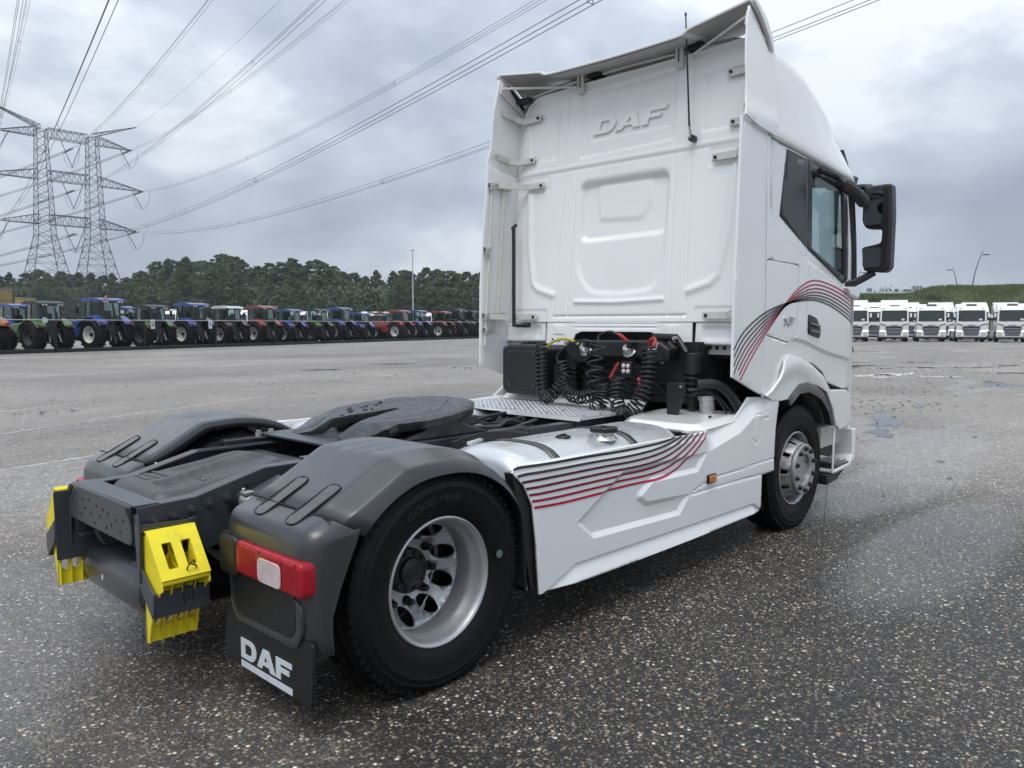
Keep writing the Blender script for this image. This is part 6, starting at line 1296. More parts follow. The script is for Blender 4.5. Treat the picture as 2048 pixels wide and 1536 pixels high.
def plate(u, kind, lab):
    lat, d = trac_pos(u); k = (u - 1024) / 1558.0; p = yard(lat, d)
    # slide along the view line to the fence plane
    n = fwdh; t = ((f0 - O0).dot(n)) / ((p - O0).dot(n)); q = O0 + (p - O0) * t - fwdh * 0.22
    r = empty('row_plate', (q.x, q.y, 1.55)); tag(r, lab, 'sign'); az = rad(16.7)
    def B(c, s, nm, mt_): mb = MB(); mb.box(c, s); o = mb.build(nm, mt_, r, bevel=0.0); return o
    r.rotation_euler = (0, 0, az)
    if kind == 'round':
        mb = MB(); mb.cyl((0, -0.02, 0.32), (0, 0.0, 0.32), 0.17, n=24); o = mb.build('plate_face', 'letter', r); mb = MB(); mb.lathe([(0.10, 0.022), (0.125, 0.022)], (0, 0, 0.32), (0, -1, 0), 24); mb.build('plate_ring', 'plastic', r, solid=0.003)
        return
    B((0, 0, 0.10), (0.30, 0.02, 0.62), 'plate_face', 'letter')
    if kind == 'U':
        B((-0.065, -0.014, 0.13), (0.045, 0.008, 0.26), 'plate_letter', 'black'); B((0.065, -0.014, 0.13), (0.045, 0.008, 0.26), 'plate_letter', 'black'); B((0, -0.014, 0.0), (0.175, 0.008, 0.045), 'plate_letter', 'black')
    else: B((0, -0.014, 0.11), (0.05, 0.008, 0.30), 'plate_letter', 'black')
plate(303, 'U', 'white plate with the letter U hanging on the fence'); plate(418, 'I', 'white plate with the letter I hanging on the fence'); plate(88, 'round', 'small round white plate on the fence rail')

# ---- white trucks parked nose-on ------------------------------------------------------------
def make_truck2():
    t = empty('parked_truck')
    def sec(pts, name, mat, w0, par=t, **kw):
        mb = MB(); mb.prism(pts, -w0, w0); return mb.build(name, mat, par, **kw)
    sec([(-1.9, 1.0), (-0.05, 1.0), (0.06, 1.3), (0.05, 1.95), (-0.10, 2.95), (-0.30, 3.30), (-0.75, 3.52), (-1.9, 3.56)], 'cab', 'white', 1.22, bevel=0.10, seg=4)
    mb = MB(); mb.sheet([[(0.095 - 0.05 * (abs(y) / 1.12) ** 6, y, 1.93) for y in np.linspace(-1.13, 1.13, 17)], [(-0.06 - 0.05 * (abs(y) / 1.12) ** 6, y, 2.93) for y in np.linspace(-1.09, 1.09, 17)]]); ws = mb.build('windscreen', 'ws_glass', t, smooth=60)
    for y in (-0.45, 0.35): mb = MB(); mb.tube([(0.10, y, 2.0), (0.06, y + 0.42, 2.16)], 0.012, 5); mb.build('wiper', 'black', ws)
    mb = MB(); mb.box((0.085, 0.72, 2.08), (0.01, 0.26, 0.16), M4=Matrix.Rotation(-0.165, 3, 'Y')); mb.build('screen_card', 'letter', ws)
    mb = MB(); mb.box((-0.06, -0.78, 2.74), (0.02, 0.16, 0.05), M4=Matrix.Rotation(0.5, 3, 'X')); mb.build('screen_sticker', 'letter', ws)
    sec([(0.04, 0.42), (0.20, 0.50), (0.22, 0.95), (0.10, 1.12), (-0.4, 1.10), (-0.4, 0.42)], 'bumper', 'white', 1.24, bevel=0.06, seg=3)
    gp = [(-0.55, 0.60), (0.55, 0.60), (0.72, 1.34), (0.62, 1.46), (-0.62, 1.46), (-0.72, 1.34)]
    mb = MB(); mb.prism(gp, 0.06, 0.236, 'yz'); gr = mb.build('grille', 'black', t, bevel=0.02)
    for k in range(5):
        z = 0.70 + k * 0.135; wd = 0.545 + k * 0.033; mb = MB(); mb.prism([(0.236, z + 0.012), (0.256, z + 0.020), (0.236, z + 0.036)], -wd, wd); mb.build('grille_bar', 'bar', gr)
    wordmark(gr, 'black', lambda a, b: np.c_[np.full(a.shape, 0.115), -0.28 + a, 1.50 + b], 0.085, 0.02, sx=1.6)
    for s in (-1, 1):
        mb = MB(); mb.prism([(s * 0.66, 1.56), (s * 1.16, 1.72), (s * 1.20, 1.66), (s * 0.95, 1.58), (s * 0.72, 1.50)], 0.02, 0.10, 'yz'); mb.build('upper_lamp', 'black', t, bevel=0.01)
        mb = MB(); mb.prism(rpoly([(s * 0.76, 0.88), (s * 1.19, 0.96), (s * 1.20, 0.80), (s * 1.0, 0.74), (s * 0.78, 0.74)], 0.03), 0.14, 0.232, 'yz'); h = mb.build('headlamp', 'clear_lens', t, bevel=0.015)
        mb = MB(); mb.prism(rpoly([(s * 0.80, 0.66), (s * 1.14, 0.68), (s * 1.12, 0.60), (s * 0.82, 0.58)], 0.02), 0.17, 0.226, 'yz'); mb.build('fog_lamp', 'grey_in', t)
        mb = MB(); mb.prism(rpoly([(s * 1.26, 2.70), (s * 1.48, 2.70), (s * 1.50, 2.10), (s * 1.44, 2.02), (s * 1.28, 2.06)], 0.04), -0.12, 0.04, 'yz'); mo = mb.build('mirror', 'black', t, bevel=0.03)
        mb = MB(); mb.prism(rpoly([(s * 1.29, 2.66), (s * 1.45, 2.66), (s * 1.46, 2.28), (s * 1.30, 2.28)], 0.03), 0.03, 0.05, 'yz'); mb.build('mirror_cap', 'white', mo, bevel=0.008)
        mb = MB(); mb.tube([(-0.05, s * 1.16, 2.74), (-0.04, s * 1.36, 2.68)], 0.03, 6); mb.tube([(-0.05, s * 1.18, 1.98), (-0.04, s * 1.36, 2.06)], 0.03, 6); mb.build('mirror_arm', 'black', mo)
        for x, r in ((-1.35, 0.5), (-5.15, 0.5)):
            mb = MB(); mb.lathe([(0.28, 0.0), (0.40, -0.02), (r - 0.03, 0.0), (r, 0.05), (r, 0.27), (r - 0.03, 0.31), (0.28, 0.31)], (x, s * 1.23, r), (0, -s, 0), 32); w_ = mb.build('wheel', 'rubber', t)
            mb = MB(); mb.lathe([(0.285, 0.0), (0.27, 0.03), (0.2, 0.02), (0.19, -0.02), (0.0, -0.02)], (x, s * 1.225, r), (0, -s, 0), 24); mb.build('rim', 'rim', w_)
        mb = MB(); mb.box((-3.1, s * 1.15, 0.66), (2.4, 0.18, 0.66)); mb.build('side_skirt', 'white', t, bevel=0.03)
        mb = MB(); mb.prism([(-1.16, 2.78), (-0.36, 2.78), (-0.10, 2.0), (-1.16, 2.1)], s * 1.215, s * 1.228); mb.build('side_window', 'satin_black', t)
    mb = MB(); mb.box((-3.3, 0, 0.82), (5.4, 0.8, 0.26)); mb.box((-0.8, 0, 0.7), (1.4, 1.7, 0.6)); mb.build('chassis', 'deep', t)
    mb = MB(); mb.box((0.0, 0, 0.36), (0.2, 2.2, 0.14)); mb.build('lower_spoiler', 'black', t, bevel=0.02)
    mb = MB(); mb.prism([(-0.33, 3.33), (-0.72, 3.527), (-0.75, 3.51), (-0.36, 3.31)], -0.42, 0.42); mb.build('roof_hatch_window', 'black', t)
    for s in (-1, 1):
        mb = MB(); mb.prism([(s * 0.70, 3.14), (s * 1.05, 3.19), (s * 1.04, 3.08), (s * 0.86, 3.05)], -0.30, -0.155, 'yz'); mb.build('roof_lamp', 'clear_lens', t, bevel=0.008)
    return t
M['bar'] = pm('grille_bar_paint', (0.58, 0.57, 0.68), 0.35)
M['ws_glass'] = pm('windscreen_glass', (0.030, 0.038, 0.040), 0.06, var=0.3, vscale=3, rvar=0.02)
pk = make_truck2(); HT = rad(200)
def roof_deflector(par):
    mb = MB(); mb.prism([(-0.42, 3.36), (-0.80, 3.60), (-1.5, 3.92), (-1.9, 3.95), (-1.9, 3.52), (-0.8, 3.50)], -1.16, 1.16); mb.build('roof_deflector', 'white', par, bevel=0.06, seg=3)
PT = [(1707, 73.5, 'white parked truck with roof deflector half hidden behind the tractor unit cab', True), (1786, 73.0, 'white parked truck with roof deflector, first one fully in view', True), (1860, 72.6, 'white parked truck without deflector right beside the one with deflector', False),
      (1940, 72.0, 'white parked truck second from the right edge of the picture', False), (2022, 71.5, 'white parked truck at the right edge of the picture', False)]
firstp = True
for u, d, lab, defl in PT:
    o = pk if firstp else copy_tree(pk)
    if firstp: pk_src = o
    d += random.uniform(-0.5, 0.5); o.location = yard((u - 1024) / 1558.0 * d, d); o.rotation_euler = (0, 0, HT + random.uniform(-0.03, 0.03)); tag(o, lab, 'truck', 'white trucks parked nose-on'); firstp = False
for o in [q for q in C.objects if q.get('group') == 'white trucks parked nose-on']:
    if 'with roof deflector' in o['label']: roof_deflector(o)
hv = Vector((math.cos(HT), math.sin(HT), 0))
lab2 = ['left of the first gap', 'behind the gap between the two trucks with deflectors', 'behind the gap right of the truck with deflector', 'behind the gap in the middle of the front row', 'behind the gap near the right edge', 'behind the truck at the right edge']
for i, u in enumerate((1690, 1752, 1826, 1902, 1978, 2050)):
    o = copy_tree([q for q in C.objects if q.get('label', '').startswith('white parked truck without')][0]); d = 72.5
    o.location = yard((u - 1024) / 1558.0 * d, d) - hv * 9.5; o.rotation_euler = (0, 0, HT); tag(o, 'white truck in the second row ' + lab2[i], 'truck', 'white trucks in the second row')
    roof_deflector(o)
# lorries far behind the tractors, seen over and between them
lt = [(250, 95, 'far white lorry behind the tractors, left of the second blue one'), (335, 100, 'far white lorry showing beside the blue tractor by the U plate'), (478, 104, 'far white lorry showing right of the pale-roofed tractor'), (600, 112, 'far white lorry showing left of the rightmost green tractor'), (640, 114, 'far white lorry behind the rightmost green tractor'), (742, 118, 'far white lorry standing in the gap of the tractor row'), (764, 119, 'far lorry right of the white one in the gap of the tractor row'), (850, 128, 'far white lorry behind the lamp post')]
src2 = [q for q in C.objects if q.get('label', '').startswith('white parked truck without')][0]
for u, d, lab in lt:
    o = copy_tree(src2); o.location = yard((u - 1024) / 1558.0 * d, d); o.rotation_euler = (0, 0, rad(240)); tag(o, lab, 'truck', 'lorries far behind the tractors')

# ---- lattice pylon ---------------------------------------------------------------------------
M['galv'] = pm('galvanised_steel', (0.045, 0.050, 0.060), 0.5, metal=0.3, var=0.15, vscale=0.4)
M['insul'] = pm('insulator_glass', (0.055, 0.06, 0.07), 0.3)
M['wire'] = pm('aluminium_wire', (0.15, 0.16, 0.175), 0.45, metal=0.4)
PY = Vector((71.9, 231.7, 0)); BX = Vector((math.cos(rad(1.0)), math.sin(rad(1.0)), 0)); BY = Vector((-BX.y, BX.x, 0))
pyl = empty('lattice_pylon', PY); tag(pyl, 'tall double-column steel lattice pylon with three crossarms above the trees', 'pylon')
def pp(s, d, z): return BX * s + BY * d + Vector((0, 0, z))
def bar(mb, a, b, r): mb.tube([a, b], r, 4, caps=False)
def hw(z): return float(np.interp(z, [0, 25.2, 53], [7.3, 2.15, 1.2]))
for sg in (-1, 1):
    mb = MB(); cs = 6.35 * sg
    def corner(i, z): h = hw(z); return pp(cs + (-h, h, h, -h)[i], (-h, -h, h, h)[i], z)
    zs = [0.0, 7.5, 13.5, 18.0, 21.8, 25.2]
    while zs[-1] < 52: zs.append(min(53.0, zs[-1] + 2.05))
    for i in range(4):
        for za, zb in zip(zs[:-1], zs[1:]):
            bar(mb, corner(i, za), corner(i, zb), 0.11 if za < 25 else 0.085)
            j = (i + 1) % 4
            bar(mb, corner(i, za), corner(j, zb), 0.05); bar(mb, corner(j, za), corner(i, zb), 0.05)
            if za < 25 or int(za) % 3 == 0: bar(mb, corner(i, zb), corner(j, zb), 0.062)
            if za < 20:
                zm = (za + zb) / 2; bar(mb, corner(i, zm), corner(j, zm), 0.05)
    mb.build('column', 'galv', pyl, smooth=0)
def truss(s0, s1, z, h0, h1, dw0, dw1, n, dz=0.0, name='crossarm'):
    """box truss between s0 and s1; depth h, half width dw; dz lifts the far end"""
    mb = MB(); prev = None
    for k in range(n + 1):
        t = k / n; s = s0 + (s1 - s0) * t; h = h0 + (h1 - h0) * t; dw = dw0 + (dw1 - dw0) * t; zz = z + dz * t
        q = [pp(s, -dw, zz), pp(s, dw, zz), pp(s, dw, zz + h), pp(s, -dw, zz + h)]
        if prev:
            for i in range(4): bar(mb, prev[i], q[i], 0.085)
            for i in range(4): bar(mb, prev[i], q[(i + 1) % 4], 0.05)
            bar(mb, prev[3] if k % 2 else prev[0], q[0] if k % 2 else q[3], 0.05)
        for i in range(4): bar(mb, q[i], q[(i + 1) % 4], 0.05)
        prev = q
    mb.build(name, 'galv', pyl, smooth=0)
LV = [(28.3, 17.3, 2.6), (40.0, 19.3, 2.6), (51.2, 16.4, 2.4)]
for z, tip, h in LV:
    truss(-6.35 + 1.5, 6.35 - 1.5, z, h, h, 1.2, 1.2, 7)
    for sg in (-1, 1): truss(sg * (6.35 + 1.4), sg * tip, z, h, 0.15, 1.2, 0.12, 7)
for sg in (-1, 1): truss(sg * 6.6, sg * 18.4, 53.2, 1.0, 0.1, 0.9, 0.08, 8, dz=4.8, name='earthwire_arm')
def wires(name, s, z, ang, span, sag, r, n3, lab, bundle=0.42, drop=0.0):
    t = empty(name, PY + pp(s, 0, z)); d = Vector((math.cos(rad(ang)), math.sin(rad(ang)), 0)); sd = Vector((-d.y, d.x, 0))
    offs = [Vector((0, 0, 0))] if n3 == 1 else [Vector((0, 0, 0.25)), sd * bundle * 0.5 - Vector((0, 0, 0.2)), -sd * bundle * 0.5 - Vector((0, 0, 0.2))]
    for of in offs:
        mb = MB(); pts = []
        for k in range(61):
            u = k / 60; pts.append(d * (span * u) + of + Vector((0, 0, -4 * sag * u * (1 - u))))
        mb.tube(pts, r, 5, caps=False); mb.build('conductor', 'wire', t)
    if n3 > 1:
        for u in (0.14, 0.30, 0.47, 0.62, 0.78):
            p = d * (span * u) + Vector((0, 0, -4 * sag * u * (1 - u))); q = [p + o_ for o_ in offs]; mb = MB()
            for i in range(3): mb.tube([q[i], q[(i + 1) % 3]], r * 0.9, 4)
            mb.build('spacer', 'wire', t)
    tag(t, lab, 'power line', 'overhead power lines'); return t
pos = ['left', 'middle', 'right']; lev = ['lowest', 'middle', 'top']
for li, (z, tip, h) in enumerate(LV):
    for pi, s in enumerate((-tip, 1.0, tip)):
        zz = z - (0.0 if pi != 1 else 2.0)
        wires('power_line', s, zz, -102, 350, 10, 0.022, 3, 'wires coming towards us from the %s end of the %s pylon crossarm' % (pos[pi], lev[li]) if pi != 1 else 'wires coming towards us from the middle of the %s pylon crossarm' % lev[li])
        wires('power_line', s, zz, 101, 340, 9, 0.055, 3, 'wires running away from the %s of the %s pylon crossarm' % (pos[pi], lev[li]))
        # insulator strings and jumper loops
        for ang in (-102, 101):
            d = Vector((math.cos(rad(ang)), math.sin(rad(ang)), 0)); a = pp(s, 0, zz); mb = MB(); mb.tube([a, a + d * 3.6 - Vector((0, 0, 0.5))], 0.17, 6); mb.build('insulator', 'insul', pyl)
        mb = MB(); pts = [pp(s, 0, zz) + Vector((math.cos(rad(101)), math.sin(rad(101)), 0)) * 4.0 * math.cos(rad(a)) + Vector((0, 0, -0.5 - 4.6 * math.sin(rad(a)))) for a in range(0, 181, 15)]; mb.tube(pts, 0.045, 5); mb.build('jumper', 'wire', pyl)
        for sx in (-2.6, 2.6):
            if abs(s + sx) <= tip + 0.2 or pi == 1:
                mb = MB(); mb.tube([pp(s + sx, 0, z), pp(s, 0, zz - 4.9)], 0.10, 5); mb.build('vee_string', 'insul', pyl)
for sg, nm in ((-1, 'left'), (1, 'right')): wires('earth_wire', sg * 18.4, 58.0, -102, 350, 7, 0.022, 1, 'single thin earth wire from the %s upper horn of the pylon' % nm)

# ---- trees ------------------------------------------------------------------------------------
def leafmat(name, c, c2):
    m, t, b = newmat(name); g_ = nd(t, 'ShaderNodeNewGeometry'); oi = nd(t, 'ShaderNodeObjectInfo'); n = nd(t, 'ShaderNodeTexNoise', Scale=0.35, Detail=3.0); lk(t, g_.outputs['Position'], n.inputs['Vector'])
    mr = nd(t, 'ShaderNodeMapRange'); mr.inputs['From Min'].default_value = 0.3; mr.inputs['From Max'].default_value = 0.7; lk(t, n.outputs['Fac'], mr.inputs['Value'])
    ad = nd(t, 'ShaderNodeMath', operation='MULTIPLY_ADD'); lk(t, oi.outputs['Random'], ad.inputs[0]); ad.inputs[1].default_value = 0.7; lk(t, mr.outputs[0], ad.inputs[2]); 
    cl = nd(t, 'ShaderNodeMath', operation='MULTIPLY'); cl.use_clamp = True; lk(t, ad.outputs[0], cl.inputs[0]); cl.inputs[1].default_value = 0.6
    mx_ = nd(t, 'ShaderNodeMix', data_type='RGBA'); lk(t, cl.outputs[0], mx_.inputs['Factor']); mx_.inputs['A'].default_value = (*c, 1); mx_.inputs['B'].default_value = (*c2, 1)
    lk(t, mx_.outputs['Result'], b.inputs['Base Color']); setp(b, rough=0.6, spec=0.25)
    tl = nd(t, 'ShaderNodeBsdfTranslucent'); lk(t, mx_.outputs['Result'], tl.inputs[0]); ms = nd(t, 'ShaderNodeMixShader'); ms.inputs[0].default_value = 0.42; lk(t, b.outputs[0], ms.inputs[1]); lk(t, tl.outputs[0], ms.inputs[2]); lk(t, ms.outputs[0], t.nodes['Material Output'].inputs[0]); return m
M['leaf'] = leafmat('broadleaf', (0.085, 0.135, 0.066), (0.150, 0.205, 0.098))
M['bark'] = pm('bark', (0.07, 0.06, 0.05), 0.85, var=0.3)
def make_tree(seed, H, wd, shape):
    rg = random.Random(seed); t = empty('broadleaf_tree'); mb = MB()
    mb.tube([(0, 0, -0.3), (rg.uniform(-.2, .2), rg.uniform(-.2, .2), H * 0.3), (rg.uniform(-.5, .5), rg.uniform(-.5, .5), H * 0.62), (rg.uniform(-.4, .4), rg.uniform(-.4, .4), H * 0.92)], [0.34, 0.27, 0.16, 0.04], 7)
    for k in range(9):
        a = rg.uniform(0, 6.28); z = H * rg.uniform(0.28, 0.75); q = wd * rg.uniform(0.5, 0.95); mb.tube([(0, 0, z), (q * 0.5 * math.cos(a), q * 0.5 * math.sin(a), z + 0.10 * H), (q * math.cos(a), q * math.sin(a), z + H * 0.17)], [0.13, 0.08, 0.02], 5)
    mb.build('trunk', 'bark', t)
    V = []; F = []; ncl = 250
    for c in range(ncl):
        u = rg.random(); z = H * (0.10 + 0.88 * u); prof = math.sin(math.pi * min(1, 0.20 + 0.79 * u)) ** shape
        rr = wd * prof * rg.uniform(0.40, 1.08); a = rg.uniform(0, 6.28); cx_, cy_ = rr * math.cos(a), rr * math.sin(a); cr_ = wd * rg.uniform(0.10, 0.22) * (1.0 - 0.5 * max(0, (u - 0.55) / 0.45))
        for k in range(30):
            while True:
                p = Vector((rg.uniform(-1, 1), rg.uniform(-1, 1), rg.uniform(-1, 1)))
                if 0.35 < p.length < 1: break
            p = Vector((cx_, cy_, z)) + Vector((p.x, p.y, p.z * 0.75)) * cr_; s = rg.uniform(0.18, 0.40)
            n = Vector((rg.gauss(0, 1), rg.gauss(0, 1), rg.gauss(0.5, 1))).normalized(); e1 = n.orthogonal().normalized(); e1.rotate(Matrix.Rotation(rg.uniform(0, 6.28), 3, n)); e2 = n.cross(e1)
            o_ = len(V); V += [p - e1 * s, p + e2 * s * 0.6, p + e1 * s, p - e2 * s * 0.6]; F.append((o_, o_ + 1, o_ + 2, o_ + 3))
    me = bpy.data.meshes.new('crown'); me.from_pydata([tuple(v) for v in V], [], F); link('crown', me, 'leaf', t); return t
protos = [make_tree(31, 20, 4.6, 0.65), make_tree(32, 20, 4.0, 0.8), make_tree(33, 20, 5.2, 0.6), make_tree(34, 20, 3.4, 0.9), make_tree(35, 20, 4.8, 0.75)]
used = set(); tr = random.Random(77)
topu = [-140, 0, 30, 90, 160, 250, 290, 330, 370, 410, 450, 500, 560, 620, 660, 690, 730, 790, 850, 910, 960, 1030]
topv = [560, 552, 540, 536, 545, 548, 532, 512, 505, 520, 508, 522, 518, 515, 526, 536, 545, 540, 536, 536, 535, 538]
side = lambda u: 'left of the pylon' if u < 60 else ('behind the pylon' if u < 250 else ('in the tall middle stand' if u < 480 else ('behind the red and green tractors' if u < 680 else ('behind the lamp post' if u < 880 else 'next to the white truck cab'))))
def ordinal(n):
    w1 = ['first', 'second', 'third', 'fourth', 'fifth', 'sixth', 'seventh', 'eighth', 'ninth', 'tenth', 'eleventh', 'twelfth', 'thirteenth', 'fourteenth', 'fifteenth', 'sixteenth', 'seventeenth', 'eighteenth', 'nineteenth']
    if n < 20: return w1[n - 1]
    t_ = {2: 'twent', 3: 'thirt', 4: 'fort', 5: 'fift'}[n // 10]; return t_ + 'ieth' if n % 10 == 0 else t_ + 'y-' + w1[n % 10 - 1]
def put_tree(u, d, f, row, num):
    k = tr.randrange(5); o = protos[k] if k not in used else copy_tree(protos[k]); used.add(k)
    v = float(np.interp(u, topu, topv)); H = ((648 - v) / 1558 * d + 1.65) * f
    o.location = yard((u - 1024) / 1558 * d, d); o.rotation_euler = (0, 0, tr.uniform(0, 6.28)); q = H / 20; o.scale = (q * tr.uniform(1.15, 1.65), q * tr.uniform(1.15, 1.65), q)
    tag(o, '%s tree from the left in the %s row of the wood' % (ordinal(num), ('front', 'rear')[row]), 'tree', ('front', 'rear')[row] + ' row of the wood')
for i, u in enumerate(np.arange(-12, 985, 22)): put_tree(u + tr.uniform(-9, 9), 262 + tr.uniform(-8, 8), tr.uniform(0.92, 1.03), 1, i + 1)
for i, u in enumerate(np.arange(-14, 985, 31)): put_tree(u + tr.uniform(-11, 11), 243 + tr.uniform(-6, 6), tr.uniform(0.62, 0.90), 0, i + 1)
# dense undergrowth closing the wood's edge
rg = random.Random(5); V = []; F = []
for k in range(34000):
    u = rg.uniform(-150, 1030); d = rg.uniform(236, 285); z = rg.uniform(0, 1) ** 1.3 * 13; p = yard((u - 1024) / 1558 * d, d, z); s = rg.uniform(0.35, 0.8)
    n = Vector((rg.gauss(0, 1), rg.gauss(0, 1), rg.gauss(0.4, 1))).normalized(); e1 = n.orthogonal().normalized(); e2 = n.cross(e1); o_ = len(V); V += [p - e1 * s, p + e2 * s * 0.6, p + e1 * s, p - e2 * s * 0.6]; F.append((o_, o_ + 1, o_ + 2, o_ + 3))
me = bpy.data.meshes.new('undergrowth'); me.from_pydata([tuple(v) for v in V], [], F); o = link('undergrowth', me, 'leaf', None); tag(o, 'dense dark undergrowth along the edge of the wood', 'undergrowth', kind='stuff')
# ---- embankment on the right -------------------------------------------------------------------
M['grass'] = leafmat('bank_grass', (0.088, 0.122, 0.046), (0.175, 0.195, 0.085))
def bank_top(u): return float(np.interp(u, [1400, 1700, 1780, 1850, 1950, 2050, 2400], [6.4, 6.7, 7.0, 7.9, 8.2, 8.6, 9.5]))
rows = []; us = np.linspace(1300, 2700, 71)
for d, f in ((104, -0.02), (107, 0.03), (112, 0.22), (120, 0.52), (128, 0.80), (134, 0.96), (138, 1.0), (160, 1.0), (230, 0.9)):
    rows.append([tuple(yard((u - 1024) / 1558 * d, d, bank_top(u) * f + (0.25 * mnoise.noise(Vector((u * 0.02, d * 0.2, 0))) if f > 0 else 0))) for u in us])
mb = MB(); mb.sheet(rows); o = mb.build('embankment', 'grass', None, smooth=60); o['kind'] = 'structure'
V = []; F = []; rg = random.Random(6)
for k in range(30000):
    u = rg.uniform(1640, 2150); t = rg.random(); d = 106 + 32 * t; f = float(np.interp(d, [104, 107, 112, 120, 128, 134, 138], [-0.02, 0.03, 0.22, 0.52, 0.80, 0.96, 1.0])); z = bank_top(u) * f
    p = yard((u - 1024) / 1558 * d, d, z - 0.05); cl = mnoise.noise(p * 0.16); h = rg.uniform(0.15, 0.40) * (1 + max(0, cl) * 2.2); a = rg.uniform(0, 6.28); e1 = Vector((math.cos(a), math.sin(a), 0)) * rg.uniform(0.05, 0.16); ln = Vector((rg.gauss(0, .15), rg.gauss(0, .15), h))
    o_ = len(V); V += [p - e1, p + e1, p + ln]; F.append((o_, o_ + 1, o_ + 2))
me = bpy.data.meshes.new('bank_grass'); me.from_pydata([tuple(v) for v in V], [], F); o = link('bank_grass', me, 'grass', None); tag(o, 'rough green grass covering the embankment', 'grass', kind='stuff')
def shrub(u, d, z, r, lab):
    t = empty('shrub', yard((u - 1024) / 1558 * d, d, z)); rg = random.Random(int(u)); V = []; F = []
    for k in range(1500):
        p = Vector((rg.gauss(0, .42), rg.gauss(0, .42), abs(rg.gauss(0, .40)) - 0.1)) * r; s = rg.uniform(0.10, 0.24); n = Vector((rg.gauss(0, 1), rg.gauss(0, 1), rg.gauss(0.4, 1))).normalized(); e1 = n.orthogonal().normalized(); e2 = n.cross(e1); o_ = len(V); V += [p - e1 * s, p + e2 * s * 0.6, p + e1 * s, p - e2 * s * 0.6]; F.append((o_, o_ + 1, o_ + 2, o_ + 3))
    me = bpy.data.meshes.new('foliage'); me.from_pydata([tuple(v) for v in V], [], F); link('foliage', me, 'leaf', t); mb = MB(); mb.tube([(0, 0, -0.2), (0, 0, r * 0.6)], 0.05, 5); mb.build('stem', 'bark', t); tag(t, lab, 'shrub', 'shrubs on the embankment')
shrub(1766, 150, 6.6, 2.0, 'small dark shrub on the skyline beside the mirror'); shrub(1862, 126, 5.2, 1.9, 'dark shrub on the bank right of the road gantry'); shrub(1880, 118, 3.6, 1.6, 'low dark shrub halfway up the bank'); shrub(1745, 128, 4.8, 1.6, 'shrub on the bank right of the white cab'); shrub(1864, 150, 7.3, 1.6, 'shrub on the bank crest right of the gantry'); shrub(1878, 152, 7.4, 1.4, 'small shrub on the bank crest below the shorter lamp')
# gantry with sign backs, street lamps, tall yard lamp
gt = empty('road_gantry', yard((1830 - 1024) / 1558 * 132, 132)); tag(gt, 'grey road gantry with sign panels on the bank', 'gantry')
def gp_(u, z): return yard((u - 1024) / 1558 * 132, 132, z) - gt.location
M['gantry'] = pm('gantry_paint', (0.42, 0.43, 0.44), 0.5)
mb = MB(); mb.tube([gp_(1690, 6.9), gp_(1851, 6.9)], 0.22, 6); mb.build('beam', 'gantry', gt)
for u, z0 in ((1850, 3.0), (1829, 3.0)): mb = MB(); mb.tube([gp_(u, z0), gp_(u, 6.9)], 0.20, 6); mb.build('gantry_post', 'gantry', gt)
RZ = rad(43.285 - 90)
for u, z, w_, h in ((1829, 7.2, 1.85, 1.75), (1788, 7.3, 0.7, 0.55), (1806, 7.3, 0.7, 0.45), (1734, 7.4, 0.9, 0.55)):
    p = gp_(u, z); mb = MB(); mb.box((p.x, p.y, p.z), (w_, 0.12, h), rz=RZ); q = mb.build('sign_panel', 'gantry', gt)
    mb = MB()
    for k in (-0.3, 0.0, 0.3): mb.box((p.x + RT.x * k * w_ - FW.x * 0.1, p.y + RT.y * k * w_ - FW.y * 0.1, p.z), (0.07, 0.07, h * 1.05), rz=RZ)
    mb.build('sign_stiffener', 'frame', q)
def lamp(u, v0, v1, d, lean, lab):
    z1 = 1.65 + (648 - v1) / 1558 * d; z0 = 1.65 + (648 - v0) / 1558 * d; base = yard((u - 1024) / 1558 * d, d, 0); t = empty('street_lamp', base + Vector((0, 0, z0 - 1))); H = z1 - z0 + 1
    mb = MB(); pts = [RT * (lean * (k / 10) ** 2) + Vector((0, 0, H * k / 10)) for k in range(11)]; mb.tube(pts, [0.11 - 0.006 * k for k in range(11)], 6); mb.build('lamp_post', 'galv', t)
    p = RT * (lean * 0.82) + Vector((0, 0, H * 0.91)); e_ = 0.9 if lean > 0 else -0.9; mb = MB(); mb.box((p.x + RT.x * e_, p.y + RT.y * e_, p.z), (1.1, 0.35, 0.16), rz=RZ); mb.build('lamp_head', 'galv', t); tag(t, lab, 'street lamp', 'lamps on the embankment')
lamp(1938, 580, 503, 145, 1.75, 'taller bowed street lamp on the bank, leaning right'); lamp(1909, 580, 536, 170, -1.25, 'shorter bowed street lamp on the bank, leaning left'); lamp(1704, 590, 541, 165, 1.3, 'bowed street lamp just behind the truck mirror')
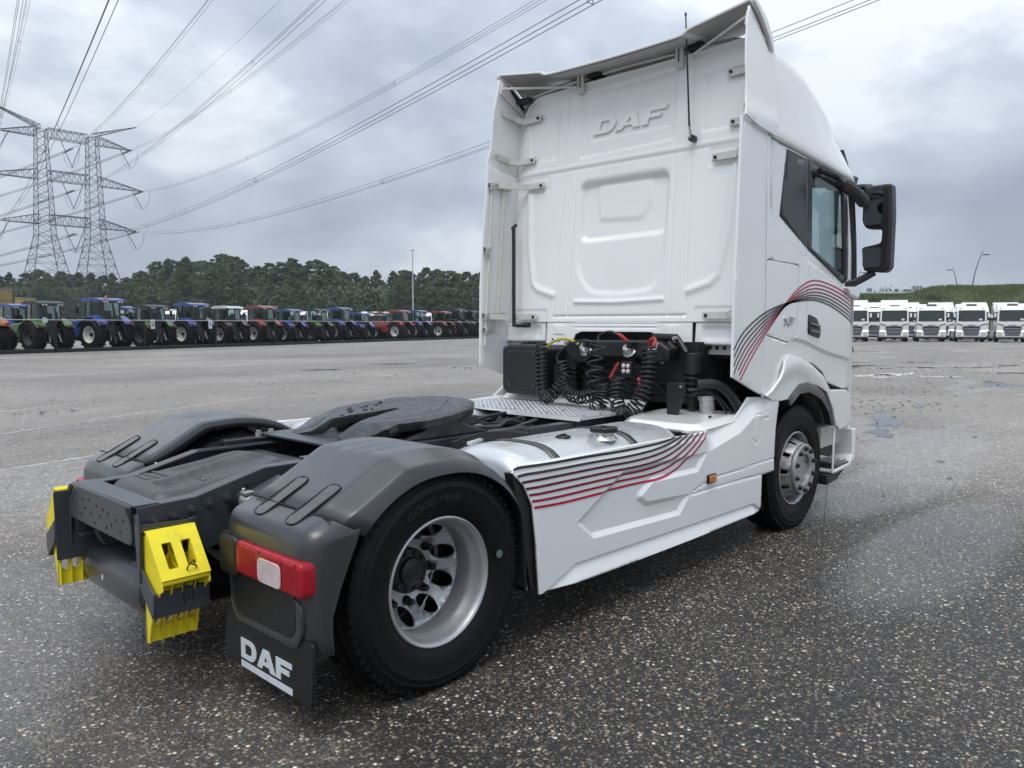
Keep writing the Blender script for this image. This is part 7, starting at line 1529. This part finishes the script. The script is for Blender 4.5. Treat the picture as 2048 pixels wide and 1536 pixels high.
t = empty('yard_lamp', yard((827 - 1024) / 1558 * 128, 128)); mb = MB(); mb.tube([(0, 0, 0), (0, 0, 7), (0, 0, 13.6)], [0.13, 0.11, 0.08], 8); mb.build('mast', 'gantry', t); p = RT * 0.0; mb = MB(); mb.box((0, 0, 13.65), (0.9, 0.3, 0.12), rz=RZ); mb.build('lamp_head', 'gantry', t); tag(t, 'tall straight grey lamp post rising before the trees', 'street lamp')
# stacked goods and a shed at the far left
M['timber'] = pm('yellow_cladding', (0.30, 0.22, 0.07), 0.7, var=0.2, vscale=0.5); M['shed'] = pm('grey_roof', (0.30, 0.31, 0.33), 0.6)
def block(u0, u1, v0, v1, d, lab, mat, nm, cat):
    a = (u0 + u1) / 2; w_ = (u1 - u0) / 1558 * d; z1 = 1.65 + (648 - v0) / 1558 * d; t = empty(nm, yard((a - 1024) / 1558 * d, d)); n = 4
    for k in range(n):
        h = z1 / n; mb = MB(); mb.box((0, 0, h * (k + 0.5)), (w_, 4, h * 0.97), rz=RZ); mb.build('panel', mat, t, bevel=0.02)
    mb = MB(); mb.box((0, 0, z1 + 0.05), (w_ * 1.03, 4.2, 0.12), rz=RZ); mb.build('roof', 'shed', t); tag(t, lab, cat)
block(-60, 17, 579, 640, 150, 'yellowish clad building at the left edge behind the orange tractor', 'timber', 'storage_building', 'building'); block(48, 64, 597, 640, 150, 'small yellowish tower between building and pylon leg', 'timber', 'storage_tower', 'building'); block(-10, 52, 613, 640, 120, 'low grey shed behind the leftmost green tractor', 'shed', 'grey_shed', 'shed')

# ---- damp air: one closed box of thin even haze round the whole place --------------------------------
hz, t_, b_ = newmat('damp_air'); t_.nodes.remove(b_); pv = nd(t_, 'ShaderNodeVolumePrincipled'); pv.inputs['Color'].default_value = (0.86, 0.90, 0.95, 1); pv.inputs['Density'].default_value = 0.00028
pv.inputs['Anisotropy'].default_value = 0.2; lk(t_, pv.outputs[0], t_.nodes['Material Output'].inputs['Volume']); M['haze'] = hz
mb = MB(); mb.box((300, 300, 31), (2420, 2420, 66)); o = mb.build('haze', 'haze', None, smooth=0); tag(o, 'thin damp haze lying over the whole yard', 'haze', kind='stuff')
